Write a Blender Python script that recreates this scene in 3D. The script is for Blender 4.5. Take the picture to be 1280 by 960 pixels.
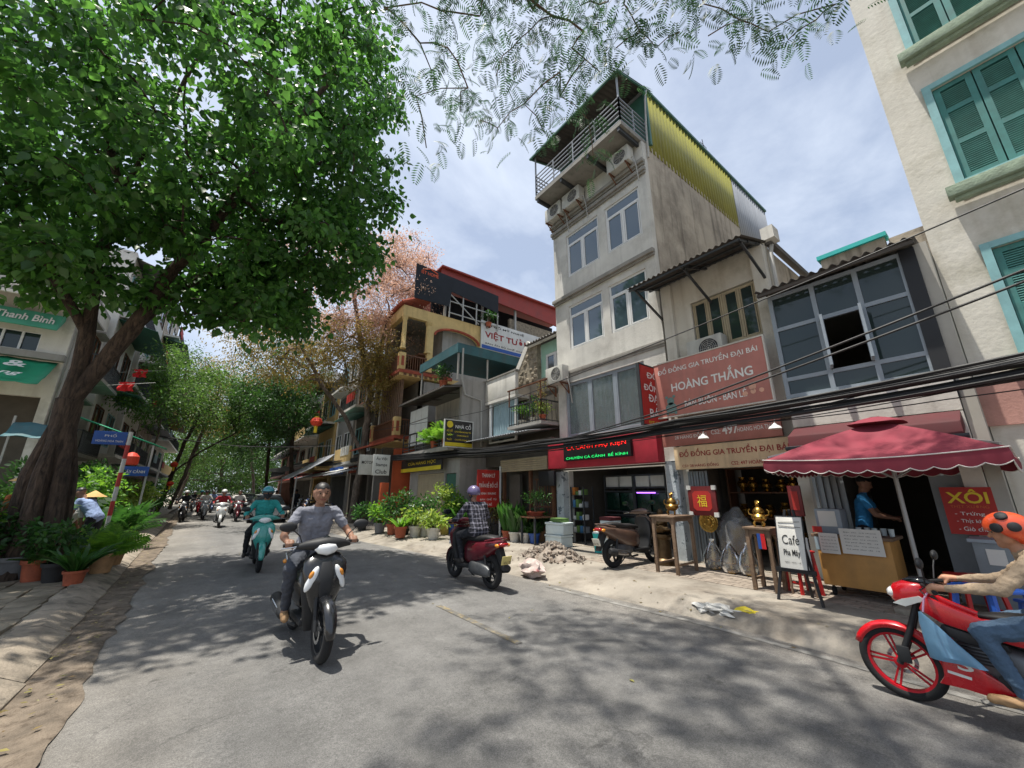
import bpy, bmesh, math, random
import numpy as np
from mathutils import Matrix, Vector, noise
for o in list(bpy.data.objects): bpy.data.objects.remove(o)
S = bpy.context.scene
R = math.radians
rng = random.Random(7)

# ------------------------------------------------------------------ camera
EYE = 1.6; FPX = 485.0; PITCH = math.atan(135/485.0); YAW = R(37)
cam = bpy.data.cameras.new('camera'); cam.sensor_width = 36; cam.lens = 36*FPX/1280
cam.clip_start = .05; cam.clip_end = 3000
camo = bpy.data.objects.new('camera', cam); S.collection.objects.link(camo)
camo.location = (0, 0, EYE); camo.rotation_euler = (R(90)+PITCH, 0, -YAW)
S.camera = camo
S.render.resolution_x = 1024; S.render.resolution_y = 768

# ------------------------------------------------------------------ sky and sun
SUN_EL = R(78); SUN_AZ = R(-65)      # azimuth measured from +Y (along the street) towards +X
W = bpy.data.worlds.new('World'); S.world = W; W.use_nodes = True
nt = W.node_tree; N = nt.nodes; L = nt.links; N.clear()
wo = N.new('ShaderNodeOutputWorld'); bg = N.new('ShaderNodeBackground')
sky = N.new('ShaderNodeTexSky'); sky.sky_type = 'NISHITA'; sky.sun_disc = False
sky.sun_elevation = SUN_EL; sky.sun_rotation = SUN_AZ; sky.air_density = 1.0; sky.dust_density = 2.2; sky.ozone_density = 1.6
tc = N.new('ShaderNodeTexCoord'); sep = N.new('ShaderNodeSeparateXYZ'); L.new(tc.outputs['Generated'], sep.inputs[0])
addz = N.new('ShaderNodeMath'); addz.operation = 'ADD'; addz.inputs[1].default_value = .22; L.new(sep.outputs[2], addz.inputs[0])
mx = N.new('ShaderNodeMath'); mx.operation = 'MAXIMUM'; mx.inputs[1].default_value = .12; L.new(addz.outputs[0], mx.inputs[0])
dv = N.new('ShaderNodeVectorMath'); dv.operation = 'DIVIDE'; cb = N.new('ShaderNodeCombineXYZ')
for i in range(3): L.new(mx.outputs[0], cb.inputs[i])
L.new(tc.outputs['Generated'], dv.inputs[0]); L.new(cb.outputs[0], dv.inputs[1])
n1 = N.new('ShaderNodeTexNoise'); n1.inputs['Scale'].default_value = 2.1; n1.inputs['Detail'].default_value = 9; n1.inputs['Roughness'].default_value = .6; n1.inputs['Distortion'].default_value = .35
L.new(dv.outputs[0], n1.inputs['Vector'])
cr = N.new('ShaderNodeValToRGB'); cr.color_ramp.elements[0].position = .36; cr.color_ramp.elements[1].position = .70
cr.color_ramp.elements[0].color = (.36, .36, .36, 1); cr.color_ramp.elements[1].color = (.93, .93, .93, 1)
L.new(n1.outputs['Fac'], cr.inputs[0])
mixc = N.new('ShaderNodeMix'); mixc.data_type = 'RGBA'; L.new(cr.outputs[0], mixc.inputs[0]); L.new(sky.outputs[0], mixc.inputs[6]); mixc.inputs[7].default_value = (5.5, 6.1, 7.1, 1)
L.new(mixc.outputs[2], bg.inputs[0]); bg.inputs[1].default_value = .105; L.new(bg.outputs[0], wo.inputs[0])
sl = bpy.data.lights.new('sun', 'SUN'); sl.energy = 4.8; sl.angle = R(.7); sl.color = (1, .95, .86)
so = bpy.data.objects.new('sun', sl); S.collection.objects.link(so)
sv = Vector((math.sin(SUN_AZ)*math.cos(SUN_EL), math.cos(SUN_AZ)*math.cos(SUN_EL), math.sin(SUN_EL)))
so.rotation_euler = sv.to_track_quat('Z', 'Y').to_euler(); so.location = (0, 0, 40)
S.view_settings.view_transform = 'Standard'; S.view_settings.look = 'None'; S.view_settings.gamma = 1
S.view_settings.use_curve_mapping = False; S.view_settings.exposure = .60
S.cycles.max_bounces = 8; S.cycles.transparent_max_bounces = 8

# ------------------------------------------------------------------ pixel helpers (direction only; distance comes from a plane the thing stands on)
_h = (math.sin(YAW), math.cos(YAW)); _r = (math.cos(YAW), -math.sin(YAW))
def ray(u, v):
    x = u-640; y = 480-v
    fw = FPX*math.cos(PITCH)-y*math.sin(PITCH); up = FPX*math.sin(PITCH)+y*math.cos(PITCH)
    return Vector((_h[0]*fw+_r[0]*x, _h[1]*fw+_r[1]*x, up))
def G(u, v, z=0): d = ray(u, v); t = (z-EYE)/d.z; return Vector((d.x*t, d.y*t, z))
def PX(u, v, X): d = ray(u, v); t = X/d.x; return Vector((X, d.y*t, EYE+d.z*t))
def PY(u, v, Y): d = ray(u, v); t = Y/d.y; return Vector((d.x*t, Y, EYE+d.z*t))

# ------------------------------------------------------------------ materials
def hx(s):
    s = s.lstrip('#'); o = []
    for i in (0, 2, 4):
        c = int(s[i:i+2], 16)/255; o.append(c/12.92 if c <= .04045 else ((c+.055)/1.055)**2.4)
    return (*o, 1)
MATS = {}
def M(name, col, rough=.65, metal=0, var=.18, scale=2.5, bump=0, bscale=30, streak=0, spot=None, coat=0, spec=.5, trans=0, world=True, second=None, detail=6):
    """procedural paint/plaster/metal: large blotches, fine grain, optional vertical weather streaks, optional second colour"""
    if name in MATS: return MATS[name]
    m = bpy.data.materials.new(name); m.use_nodes = True; nt = m.node_tree; N = nt.nodes; L = nt.links
    b = N['Principled BSDF']; b.inputs['Roughness'].default_value = rough; b.inputs['Metallic'].default_value = metal
    b.inputs['Coat Weight'].default_value = coat; b.inputs['Coat Roughness'].default_value = .08; b.inputs['Specular IOR Level'].default_value = spec
    if trans: b.inputs['Transmission Weight'].default_value = trans
    if isinstance(col, str): col = hx(col)
    g = N.new('ShaderNodeNewGeometry') if world else N.new('ShaderNodeTexCoord')
    P = g.outputs['Position'] if world else g.outputs['Object']
    n = N.new('ShaderNodeTexNoise'); n.inputs['Scale'].default_value = scale; n.inputs['Detail'].default_value = detail; n.inputs['Roughness'].default_value = .62
    L.new(P, n.inputs['Vector'])
    mr = N.new('ShaderNodeMapRange'); mr.inputs[1].default_value = .3; mr.inputs[2].default_value = .7; mr.inputs[3].default_value = 1-var; mr.inputs[4].default_value = 1+var*.6
    L.new(n.outputs['Fac'], mr.inputs[0])
    mul = N.new('ShaderNodeVectorMath'); mul.operation = 'SCALE'; L.new(mr.outputs[0], mul.inputs['Scale'])
    out = None
    if second is not None:
        c2 = hx(second[0]) if isinstance(second[0], str) else second[0]
        n2 = N.new('ShaderNodeTexNoise'); n2.inputs['Scale'].default_value = second[1]; n2.inputs['Detail'].default_value = 7; n2.inputs['Roughness'].default_value = .68; L.new(P, n2.inputs['Vector'])
        r2 = N.new('ShaderNodeMapRange'); r2.inputs[1].default_value = second[2]; r2.inputs[2].default_value = second[2]+second[3]; L.new(n2.outputs['Fac'], r2.inputs[0])
        mm = N.new('ShaderNodeMix'); mm.data_type = 'RGBA'; L.new(r2.outputs[0], mm.inputs[0]); mm.inputs[6].default_value = col; mm.inputs[7].default_value = c2
        L.new(mm.outputs[2], mul.inputs[0])
    else: mul.inputs[0].default_value = col[:3]
    out = mul.outputs[0]
    if streak:
        mp = N.new('ShaderNodeVectorMath'); mp.operation = 'MULTIPLY'; mp.inputs[1].default_value = (3.3, 3.3, .22); L.new(P, mp.inputs[0])
        ns = N.new('ShaderNodeTexNoise'); ns.inputs['Scale'].default_value = 1.6; ns.inputs['Detail'].default_value = 6; L.new(mp.outputs[0], ns.inputs['Vector'])
        rs = N.new('ShaderNodeMapRange'); rs.inputs[1].default_value = .52; rs.inputs[2].default_value = .74; rs.inputs[3].default_value = 0; rs.inputs[4].default_value = streak; L.new(ns.outputs['Fac'], rs.inputs[0])
        ms = N.new('ShaderNodeMix'); ms.data_type = 'RGBA'; L.new(rs.outputs[0], ms.inputs[0]); L.new(out, ms.inputs[6]); ms.inputs[7].default_value = hx(spot) if spot else (.09, .08, .065, 1)
        out = ms.outputs[2]
    L.new(out, b.inputs['Base Color'])
    if rough < .9:
        rr = N.new('ShaderNodeMapRange'); rr.inputs[3].default_value = max(.02, rough-.1); rr.inputs[4].default_value = min(1, rough+.15); L.new(n.outputs['Fac'], rr.inputs[0]); L.new(rr.outputs[0], b.inputs['Roughness'])
    if bump:
        nb = N.new('ShaderNodeTexNoise'); nb.inputs['Scale'].default_value = bscale; nb.inputs['Detail'].default_value = 8; L.new(P, nb.inputs['Vector'])
        bp = N.new('ShaderNodeBump'); bp.inputs['Strength'].default_value = bump; bp.inputs['Distance'].default_value = .02; L.new(nb.outputs['Fac'], bp.inputs['Height']); L.new(bp.outputs[0], b.inputs['Normal'])
    MATS[name] = m; return m
def leafmat(name, c1, c2, tr=.45, rough=.45):
    if name in MATS: return MATS[name]
    m = bpy.data.materials.new(name); m.use_nodes = True; nt = m.node_tree; N = nt.nodes; L = nt.links
    b = N['Principled BSDF']; o = N['Material Output']; b.inputs['Roughness'].default_value = rough
    g = N.new('ShaderNodeNewGeometry'); mm = N.new('ShaderNodeMix'); mm.data_type = 'RGBA'; L.new(g.outputs['Random Per Island'], mm.inputs[0])
    mm.inputs[6].default_value = hx(c1); mm.inputs[7].default_value = hx(c2)
    n = N.new('ShaderNodeTexNoise'); n.inputs['Scale'].default_value = .9; n.inputs['Detail'].default_value = 3; L.new(g.outputs['Position'], n.inputs['Vector'])
    mr = N.new('ShaderNodeMapRange'); mr.inputs[1].default_value = .3; mr.inputs[2].default_value = .7; mr.inputs[3].default_value = .7; mr.inputs[4].default_value = 1.25; L.new(n.outputs['Fac'], mr.inputs[0])
    sc = N.new('ShaderNodeVectorMath'); sc.operation = 'SCALE'; L.new(mm.outputs[2], sc.inputs[0]); L.new(mr.outputs[0], sc.inputs['Scale'])
    L.new(sc.outputs[0], b.inputs['Base Color'])
    t = N.new('ShaderNodeBsdfTranslucent'); hs = N.new('ShaderNodeHueSaturation'); hs.inputs['Hue'].default_value = .492; hs.inputs['Saturation'].default_value = 1.05; hs.inputs['Value'].default_value = 1.9
    L.new(sc.outputs[0], hs.inputs['Color']); L.new(hs.outputs[0], t.inputs['Color'])
    ms = N.new('ShaderNodeMixShader'); ms.inputs[0].default_value = tr; L.new(b.outputs[0], ms.inputs[1]); L.new(t.outputs[0], ms.inputs[2]); L.new(ms.outputs[0], o.inputs['Surface'])
    MATS[name] = m; return m
def emat(name, col, s=1.5):
    if name in MATS: return MATS[name]
    m = bpy.data.materials.new(name); m.use_nodes = True; b = m.node_tree.nodes['Principled BSDF']
    b.inputs['Base Color'].default_value = hx(col); b.inputs['Emission Color'].default_value = hx(col); b.inputs['Emission Strength'].default_value = s
    MATS[name] = m; return m
def glassmat(name, tint, alpha=.6, rough=.05, ior=1.9):
    """window glass: reflective dark sheet that lets some of the room show"""
    if name in MATS: return MATS[name]
    m = bpy.data.materials.new(name); m.use_nodes = True; nt = m.node_tree; N = nt.nodes; L = nt.links; o = N['Material Output']; N.remove(N['Principled BSDF'])
    gl = N.new('ShaderNodeBsdfGlossy'); gl.inputs['Roughness'].default_value = rough; gl.inputs['Color'].default_value = (.9, .95, 1, 1)
    tr = N.new('ShaderNodeBsdfTransparent'); tr.inputs['Color'].default_value = hx(tint)
    df = N.new('ShaderNodeBsdfDiffuse'); df.inputs['Color'].default_value = hx(tint)
    n = N.new('ShaderNodeTexNoise'); n.inputs['Scale'].default_value = 1.3; g = N.new('ShaderNodeNewGeometry'); L.new(g.outputs['Position'], n.inputs['Vector'])
    bp = N.new('ShaderNodeBump'); bp.inputs['Strength'].default_value = .06; bp.inputs['Distance'].default_value = .05; L.new(n.outputs['Fac'], bp.inputs['Height']); L.new(bp.outputs[0], gl.inputs['Normal'])
    m1 = N.new('ShaderNodeMixShader'); m1.inputs[0].default_value = alpha; L.new(df.outputs[0], m1.inputs[1]); L.new(tr.outputs[0], m1.inputs[2])
    fr = N.new('ShaderNodeFresnel'); fr.inputs['IOR'].default_value = ior
    m2 = N.new('ShaderNodeMixShader'); L.new(fr.outputs[0], m2.inputs[0]); L.new(m1.outputs[0], m2.inputs[1]); L.new(gl.outputs[0], m2.inputs[2]); L.new(m2.outputs[0], o.inputs['Surface'])
    MATS[name] = m; return m

# ------------------------------------------------------------------ mesh helpers
COL = S.collection
class MB:
    def __init__(s): s.v = []; s.f = []
    def add(s, vs, fs, mat=None):
        o = len(s.v); s.v += [tuple(mat @ Vector(p)) if mat else tuple(p) for p in vs]; s.f += [tuple(i+o for i in f) for f in fs]; return s
    def box(s, x0, x1, y0, y1, z0, z1, mat=None):
        x0, x1 = min(x0, x1), max(x0, x1); y0, y1 = min(y0, y1), max(y0, y1); z0, z1 = min(z0, z1), max(z0, z1)
        return s.add([(x0,y0,z0),(x1,y0,z0),(x1,y1,z0),(x0,y1,z0),(x0,y0,z1),(x1,y0,z1),(x1,y1,z1),(x0,y1,z1)],
                     [(0,3,2,1),(4,5,6,7),(0,1,5,4),(1,2,6,5),(2,3,7,6),(3,0,4,7)], mat)
    def bar(s, a, b, w, d=None, up=(0,0,1)):
        """square bar from a to b"""
        d = d or w; a = Vector(a); b = Vector(b); t = (b-a); ln = t.length; t.normalize(); u = Vector(up)
        if abs(t.dot(u)) > .95: u = Vector((1,0,0))
        sx = t.cross(u).normalized(); su = sx.cross(t)
        m = Matrix((sx, t, su)).transposed().to_4x4(); m.translation = a
        return s.box(-w/2, w/2, 0, ln, -d/2, d/2, m)
    def tube(s, pts, r, n=8, caps=True):
        pts = [Vector(p) for p in pts]; rs = r if isinstance(r, (list, tuple)) else [r]*len(pts)
        o = len(s.v); prev = None
        for i, p in enumerate(pts):
            t = (pts[min(i+1, len(pts)-1)]-pts[max(i-1, 0)]); t.normalize()
            if prev is None:
                u = Vector((0,0,1)) if abs(t.z) < .9 else Vector((1,0,0)); a = t.cross(u).normalized()
            else: a = (prev-t*prev.dot(t)).normalized()
            prev = a; b = t.cross(a)
            for k in range(n):
                an = 2*math.pi*k/n; s.v.append(tuple(p+(a*math.cos(an)+b*math.sin(an))*rs[i]))
        for i in range(len(pts)-1):
            for k in range(n):
                k2 = (k+1) % n; s.f.append((o+i*n+k, o+i*n+k2, o+(i+1)*n+k2, o+(i+1)*n+k))
        if caps: s.f.append(tuple(o+k for k in reversed(range(n)))); s.f.append(tuple(o+(len(pts)-1)*n+k for k in range(n)))
        return s
    def lathe(s, prof, n=24, mat=None, caps=True):
        """prof: (radius, height) about local Z"""
        vs = []; fs = []
        for r, z in prof:
            for k in range(n): a = 2*math.pi*k/n; vs.append((r*math.cos(a), r*math.sin(a), z))
        for i in range(len(prof)-1):
            for k in range(n): k2 = (k+1) % n; fs.append((i*n+k, i*n+k2, (i+1)*n+k2, (i+1)*n+k))
        if caps: fs.append(tuple(reversed(range(n)))); fs.append(tuple((len(prof)-1)*n+k for k in range(n)))
        return s.add(vs, fs, mat)
    def loft(s, secs, n=20, e=2.4, axis='x', mat=None):
        """secs: (pos, c1, c2, a, b[, exponent]); rings of superellipses across the axis"""
        vs = []; fs = []
        for q in secs:
            p, c1, c2, a, b = q[:5]; ee = q[5] if len(q) > 5 else e
            for k in range(n):
                t = 2*math.pi*k/n; cs, sn = math.cos(t), math.sin(t)
                u = c1+a*math.copysign(abs(cs)**(2/ee), cs); w = c2+b*math.copysign(abs(sn)**(2/ee), sn)
                vs.append((p, u, w) if axis == 'x' else (u, w, p) if axis == 'z' else (u, p, w))
        m = len(secs)
        for i in range(m-1):
            for k in range(n): k2 = (k+1) % n; fs.append((i*n+k, i*n+k2, (i+1)*n+k2, (i+1)*n+k))
        fs.append(tuple(reversed(range(n)))); fs.append(tuple((m-1)*n+k for k in range(n)))
        return s.add(vs, fs, mat)
    def prism(s, poly, d0, d1, axis='x', mat=None):
        """poly in the plane across axis, extruded from d0 to d1"""
        def P(a, b, d): return (d, a, b) if axis == 'x' else (a, d, b) if axis == 'y' else (a, b, d)
        n = len(poly); vs = [P(a, b, d0) for a, b in poly]+[P(a, b, d1) for a, b in poly]
        fs = [tuple(reversed(range(n))), tuple(range(n, 2*n))]+[(i, (i+1) % n, n+(i+1) % n, n+i) for i in range(n)]
        return s.add(vs, fs, mat)
    def blob(s, c, r, sub=2, amp=.15, seed=0, mat=None):
        bm = bmesh.new(); bmesh.ops.create_icosphere(bm, subdivisions=sub, radius=1)
        r = r if isinstance(r, (tuple, list)) else (r, r, r); vs = []
        for v in bm.verts:
            k = 1+amp*noise.noise(v.co*1.7+Vector((seed*3.1, seed, 0))); vs.append((c[0]+v.co.x*r[0]*k, c[1]+v.co.y*r[1]*k, c[2]+v.co.z*r[2]*k))
        fs = [tuple(v.index for v in f.verts) for f in bm.faces]; bm.free(); return s.add(vs, fs, mat)
    def mesh(s, name, mat, smooth=False, bevel=0, seg=2):
        me = bpy.data.meshes.new(name); bm = bmesh.new()
        vs = [bm.verts.new(p) for p in s.v]
        for f in s.f:
            try: bm.faces.new([vs[i] for i in f])
            except ValueError: pass
        bmesh.ops.recalc_face_normals(bm, faces=bm.faces)
        if bevel:
            ed = [e for e in bm.edges if len(e.link_faces) == 2 and e.calc_face_angle(0) > .6]
            bmesh.ops.bevel(bm, geom=ed, offset=bevel, segments=seg, profile=.6, affect='EDGES', clamp_overlap=True)
        bm.to_mesh(me); bm.free()
        if smooth or bevel:
            me.polygons.foreach_set('use_smooth', [True]*len(me.polygons)); me.set_sharp_from_angle(angle=R(38))
        me.materials.append(MATS[mat] if isinstance(mat, str) else mat); return me
    def build(s, name, mat, parent=None, smooth=False, bevel=0, loc=None, rot=None, label=None, **k):
        o = bpy.data.objects.new(name, s.mesh(name, mat, smooth, bevel)); COL.objects.link(o); o.parent = parent
        if loc is not None: o.location = loc
        if rot is not None: o.rotation_euler = rot
        if label: o['label'] = label
        return o
def tag(o, label, cat=None, group=None, kind=None):
    if label: o['label'] = label
    if cat: o['category'] = cat
    if group: o['group'] = group
    if kind: o['kind'] = kind
    return o
def thing(name, label, cat, loc=(0,0,0), rz=0, group=None):
    o = bpy.data.objects.new(name, None); COL.objects.link(o); o.location = loc; o.rotation_euler = (0, 0, rz); o.empty_display_size = .2
    return tag(o, label, cat, group)
def kids(o): return [c for c in bpy.data.objects if c.parent == o]
def copy_tree(o, parent=None, mats=None):
    c = o.copy(); COL.objects.link(c); c.parent = parent
    if mats and c.type == 'MESH': recolor(c, mats)
    for ch in o.children: copy_tree(ch, c, mats)
    return c
def recolor(o, mats):
    for i, sl in enumerate(o.material_slots):
        if sl.material and sl.material.name in mats:
            nm = mats[sl.material.name]; sl.link = 'OBJECT'; sl.material = MATS[nm]
def inst(src, name, parent, M4=None, loc=None, rot=None, mat=None):
    """a piece that shares its mesh"""
    o = bpy.data.objects.new(name, src); COL.objects.link(o); o.parent = parent
    if M4 is not None: o.matrix_local = M4
    if loc is not None: o.location = loc
    if rot is not None: o.rotation_euler = rot
    return o
def rawmesh(name, V, Fs, mat, parent=None, nper=None, smooth=False):
    """V (n,3) numpy; Fs list of (k, array(m,k)) polygons"""
    me = bpy.data.meshes.new(name); me.vertices.add(len(V)); me.vertices.foreach_set('co', np.asarray(V, np.float32).ravel())
    tot = np.concatenate([np.full(len(f), k, np.int32) for k, f in Fs]); idx = np.concatenate([np.asarray(f, np.int32).ravel() for k, f in Fs])
    st = np.concatenate([[0], np.cumsum(tot)[:-1]]).astype(np.int32)
    me.loops.add(len(idx)); me.loops.foreach_set('vertex_index', idx); me.polygons.add(len(tot)); me.polygons.foreach_set('loop_start', st); me.polygons.foreach_set('loop_total', tot)
    if smooth: me.polygons.foreach_set('use_smooth', np.ones(len(tot), bool))
    me.update(calc_edges=True); me.validate(); me.materials.append(MATS[mat] if isinstance(mat, str) else mat)
    o = bpy.data.objects.new(name, me); COL.objects.link(o); o.parent = parent; return o
_tc = {}
def textmesh(s, ext=.004, off=0, shear=0, align='CENTER', space=1.0):
    s = s.replace('\u0110', '\u00d0'); k = (s, ext, off, shear, align, space)
    if k in _tc: return _tc[k]
    cu = bpy.data.curves.new('t', 'FONT'); cu.body = s; cu.size = 1; cu.extrude = 0; cu.offset = off; cu.shear = shear; cu.align_x = align; cu.resolution_u = 3; cu.space_line = space
    o = bpy.data.objects.new('t', cu); COL.objects.link(o); dg = bpy.context.evaluated_depsgraph_get(); dg.update()
    me = bpy.data.meshes.new_from_object(o.evaluated_get(dg)); bpy.data.objects.remove(o); bpy.data.curves.remove(cu)
    V = [tuple(v.co) for v in me.vertices]; Fc = [tuple(p.vertices) for p in me.polygons]; bpy.data.meshes.remove(me)
    _tc[k] = (V, Fc); return _tc[k]
def text(s, origin, right, up, w, h, mat, parent, off=0, shear=0, name='lettering', d=.003, space=1.0):
    """flat lettering s stretched to w x h, centred on origin; right and up are directions in the sign's plane"""
    V, Fc = textmesh(s, 0, off, shear, space=space)
    if not V: return None
    A = np.array(V); lo = A.min(0); hi = A.max(0); c = (lo+hi)/2; sc = np.array([w/max(hi[0]-lo[0], 1e-6), h/max(hi[1]-lo[1], 1e-6)])
    rt = Vector(right).normalized(); u = Vector(up).normalized(); nn = rt.cross(u); og = Vector(origin)+nn*d
    mb = MB(); mb.v = [tuple(og+rt*float((p[0]-c[0])*sc[0])+u*float((p[1]-c[1])*sc[1])) for p in V]; mb.f = list(Fc)
    return mb.build(name, mat, parent)
ST = dict(right=(0,-1,0), up=(0,0,1))     # a sign on a street front that faces the road (-X)
# ================================================================== ground
def gridsheet(name, xs, ys, zf, mat):
    nx, ny = len(xs), len(ys); XX, YY = np.meshgrid(xs, ys)
    V = np.array([(x, y, zf(x, y)) for y in ys for x in (xs if not callable(xs) else xs(y))])
    i = np.arange((nx-1)*(ny-1)); a = i//(nx-1)*nx+i % (nx-1)
    Fq = np.stack([a, a+1, a+1+nx, a+nx], 1)
    return rawmesh(name, V, [(4, Fq)], mat, smooth=True)
def asphalt():
    m = bpy.data.materials.new('asphalt'); m.use_nodes = True; nt = m.node_tree; N = nt.nodes; L = nt.links; b = N['Principled BSDF']
    g = N.new('ShaderNodeNewGeometry'); P = g.outputs['Position']
    def nz(sc, det=6, ro=.6, vec=P):
        n = N.new('ShaderNodeTexNoise'); n.inputs['Scale'].default_value = sc; n.inputs['Detail'].default_value = det; n.inputs['Roughness'].default_value = ro; L.new(vec, n.inputs['Vector']); return n.outputs['Fac']
    def ramp(v, a, bb, lo, hi):
        r = N.new('ShaderNodeMapRange'); r.inputs[1].default_value = a; r.inputs[2].default_value = bb; r.inputs[3].default_value = lo; r.inputs[4].default_value = hi; L.new(v, r.inputs[0]); return r.outputs[0]
    def mul(a, b2):
        q = N.new('ShaderNodeMath'); q.operation = 'MULTIPLY'; L.new(a, q.inputs[0]); L.new(b2, q.inputs[1]); return q.outputs[0]
    st = N.new('ShaderNodeVectorMath'); st.operation = 'MULTIPLY'; st.inputs[1].default_value = (1.6, .09, 1); L.new(P, st.inputs[0])
    v = mul(ramp(nz(.55), .3, .7, .82, 1.18), ramp(nz(1.1, 4, .6, st.outputs[0]), .3, .7, .84, 1.14))     # blotches, tyre lanes
    v = mul(v, ramp(nz(110, 3, .8), .3, .7, .5, 1.5))                                    # aggregate
    v = mul(v, ramp(nz(340, 2, .8), .35, .65, .75, 1.25))
    v = mul(v, ramp(nz(26, 6, .75), .3, .7, .78, 1.2))
    v = mul(v, ramp(nz(2.2, 7, .75), .35, .65, .88, 1.12))
    v = mul(v, ramp(nz(3.1, 5, .7), .62, .70, 1, .6))                                     # oil spots
    vo = N.new('ShaderNodeTexVoronoi'); vo.feature = 'DISTANCE_TO_EDGE'; vo.inputs['Scale'].default_value = .42
    ds = N.new('ShaderNodeVectorMath'); ds.operation = 'ADD'; nn = N.new('ShaderNodeTexNoise'); nn.inputs['Scale'].default_value = 1.7; nn.inputs['Detail'].default_value = 6; L.new(P, nn.inputs['Vector'])
    L.new(P, ds.inputs[0]); L.new(nn.outputs['Color'], ds.inputs[1]); L.new(ds.outputs[0], vo.inputs['Vector'])
    crk = mul(ramp(vo.outputs['Distance'], .0, .006, 1, 0), ramp(nz(.4), .5, .62, 0, 1))
    v = mul(v, ramp(crk, 0, 1, 1, .5))
    c = N.new('ShaderNodeVectorMath'); c.operation = 'SCALE'; mm = N.new('ShaderNodeMix'); mm.data_type = 'RGBA'; mm.inputs[6].default_value = (.148, .145, .139, 1); mm.inputs[7].default_value = (.205, .190, .168, 1)
    sx = N.new('ShaderNodeSeparateXYZ'); L.new(P, sx.inputs[0])
    ad = N.new('ShaderNodeMath'); ad.operation = 'ADD'; L.new(sx.outputs[0], ad.inputs[0]); L.new(ramp(nz(.8), 0, 1, -1.0, 1.0), ad.inputs[1])
    q1 = ramp(ad.outputs[0], 4.3, 5.4, 0, 1); q2 = ramp(ad.outputs[0], .6, -.8, 0, 1); mxx = N.new('ShaderNodeMath'); mxx.operation = 'MAXIMUM'; L.new(q1, mxx.inputs[0]); L.new(q2, mxx.inputs[1])
    L.new(mxx.outputs[0], mm.inputs[0]); L.new(mm.outputs[2], c.inputs[0]); L.new(v, c.inputs['Scale']); L.new(c.outputs[0], b.inputs['Base Color'])
    b.inputs['Roughness'].default_value = .82
    bp = N.new('ShaderNodeBump'); bp.inputs['Strength'].default_value = .8; bp.inputs['Distance'].default_value = .015; L.new(nz(95, 6, .8), bp.inputs['Height']); L.new(bp.outputs[0], b.inputs['Normal'])
    MATS['asphalt'] = m
asphalt()
M('concrete', '#a39a8b', .9, var=.34, scale=1.7, bump=.5, bscale=45, second=('#7f7669', 2.6, .5, .16))
M('apron', '#918a7f', .92, var=.32, scale=1.3, bump=.6, bscale=30, second=('#7b7368', 1.5, .46, .18))
M('kerb', '#94897a', .92, var=.35, scale=2.5, bump=.6, bscale=40, second=('#6a6358', 4, .5, .15))
M('dirt', '#75695b', .97, var=.45, scale=4, bump=.9, bscale=60, second=('#4b4034', 6, .5, .15))
M('earth', '#7d756a', .95, var=.3, scale=.6)
M('paver', '#8f8574', .93, var=.35, scale=3, bump=.5, bscale=50, second=('#6f6656', 1.1, .46, .18))
M('brickpave', '#8d8276', .93, var=.4, scale=5, bump=.4, bscale=60)
M('yellowline', '#93825d', .85, var=.35, scale=14, second=('#676560', 9, .38, .16))
M('whiteline', '#8d8b86', .88, var=.3, scale=14, second=('#686662', 7, .42, .14))

def sm(t): t = max(0, min(1, t)); return t*t*(3-2*t)
def edgeR(y):
    pts = [(-400, 5.3), (0, 5.32), (3, 5.38), (6, 5.12), (9.5, 4.98), (14, 4.35), (19, 4.15), (40, 4.0), (600, 4.0)]
    for (a, xa), (b, xb) in zip(pts, pts[1:]):
        if a <= y <= b: return xa+(xb-xa)*(y-a)/(b-a)
def edgeL(y): return -.62-.022*max(0, min(y, 40)-3)
# the ground sheet reaches the horizon
gs = rawmesh('ground', np.array([(-900,-900,-.06),(900,-900,-.06),(900,1500,-.06),(-900,1500,-.06)]), [(4, np.array([[0,1,2,3]]))], 'earth'); tag(gs, None, None, None, 'structure')
ys = list(np.arange(-14, 24, .5))+list(np.arange(24, 80, 4))+[100, 150, 260, 500]
def rx(y): a, b = edgeL(y)-.05, edgeR(y)+.05; return [a+(b-a)*k/16 for k in range(17)]
V = np.array([(x, y, .035*math.sin(math.pi*k/16)-.004+.006*noise.noise(Vector((x*.8, y*.8, 0)))) for y in ys for k, x in enumerate(rx(y))])
i = np.arange(16*(len(ys)-1)); a = i//16*17+i % 16
road = rawmesh('road', V, [(4, np.stack([a, a+1, a+18, a+17], 1))], 'asphalt', smooth=True); tag(road, None, kind='structure')
def roadz(x, y): return .035*math.sin(math.pi*min(1, max(0, (x-edgeL(y)+.05)/(edgeR(y)-edgeL(y)+.1))))-.004+.006*noise.noise(Vector((x*.8, y*.8, 0)))
def marking(name, pts, w, mat):
    V = []
    for (x, y) in pts: z = roadz(x, y)+.006; V += [(x-w/2, y, z), (x+w/2, y, z)]
    n = len(pts); o = rawmesh(name, np.array(V), [(4, np.array([[2*k, 2*k+1, 2*k+3, 2*k+2] for k in range(n-1)]))], mat, road); return o
for y0 in (3.75, 11.4, 19.2, 27, 35): marking('lane_dash', [(2.93-(t+y0-3.75)*.018, y0+t) for t in np.linspace(0, 1.85, 8)], .085, 'yellowline')
marking('edge_line', [(edgeR(t)-.16, t) for t in np.linspace(-2, 5.6, 40)], .10, 'whiteline')

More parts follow.
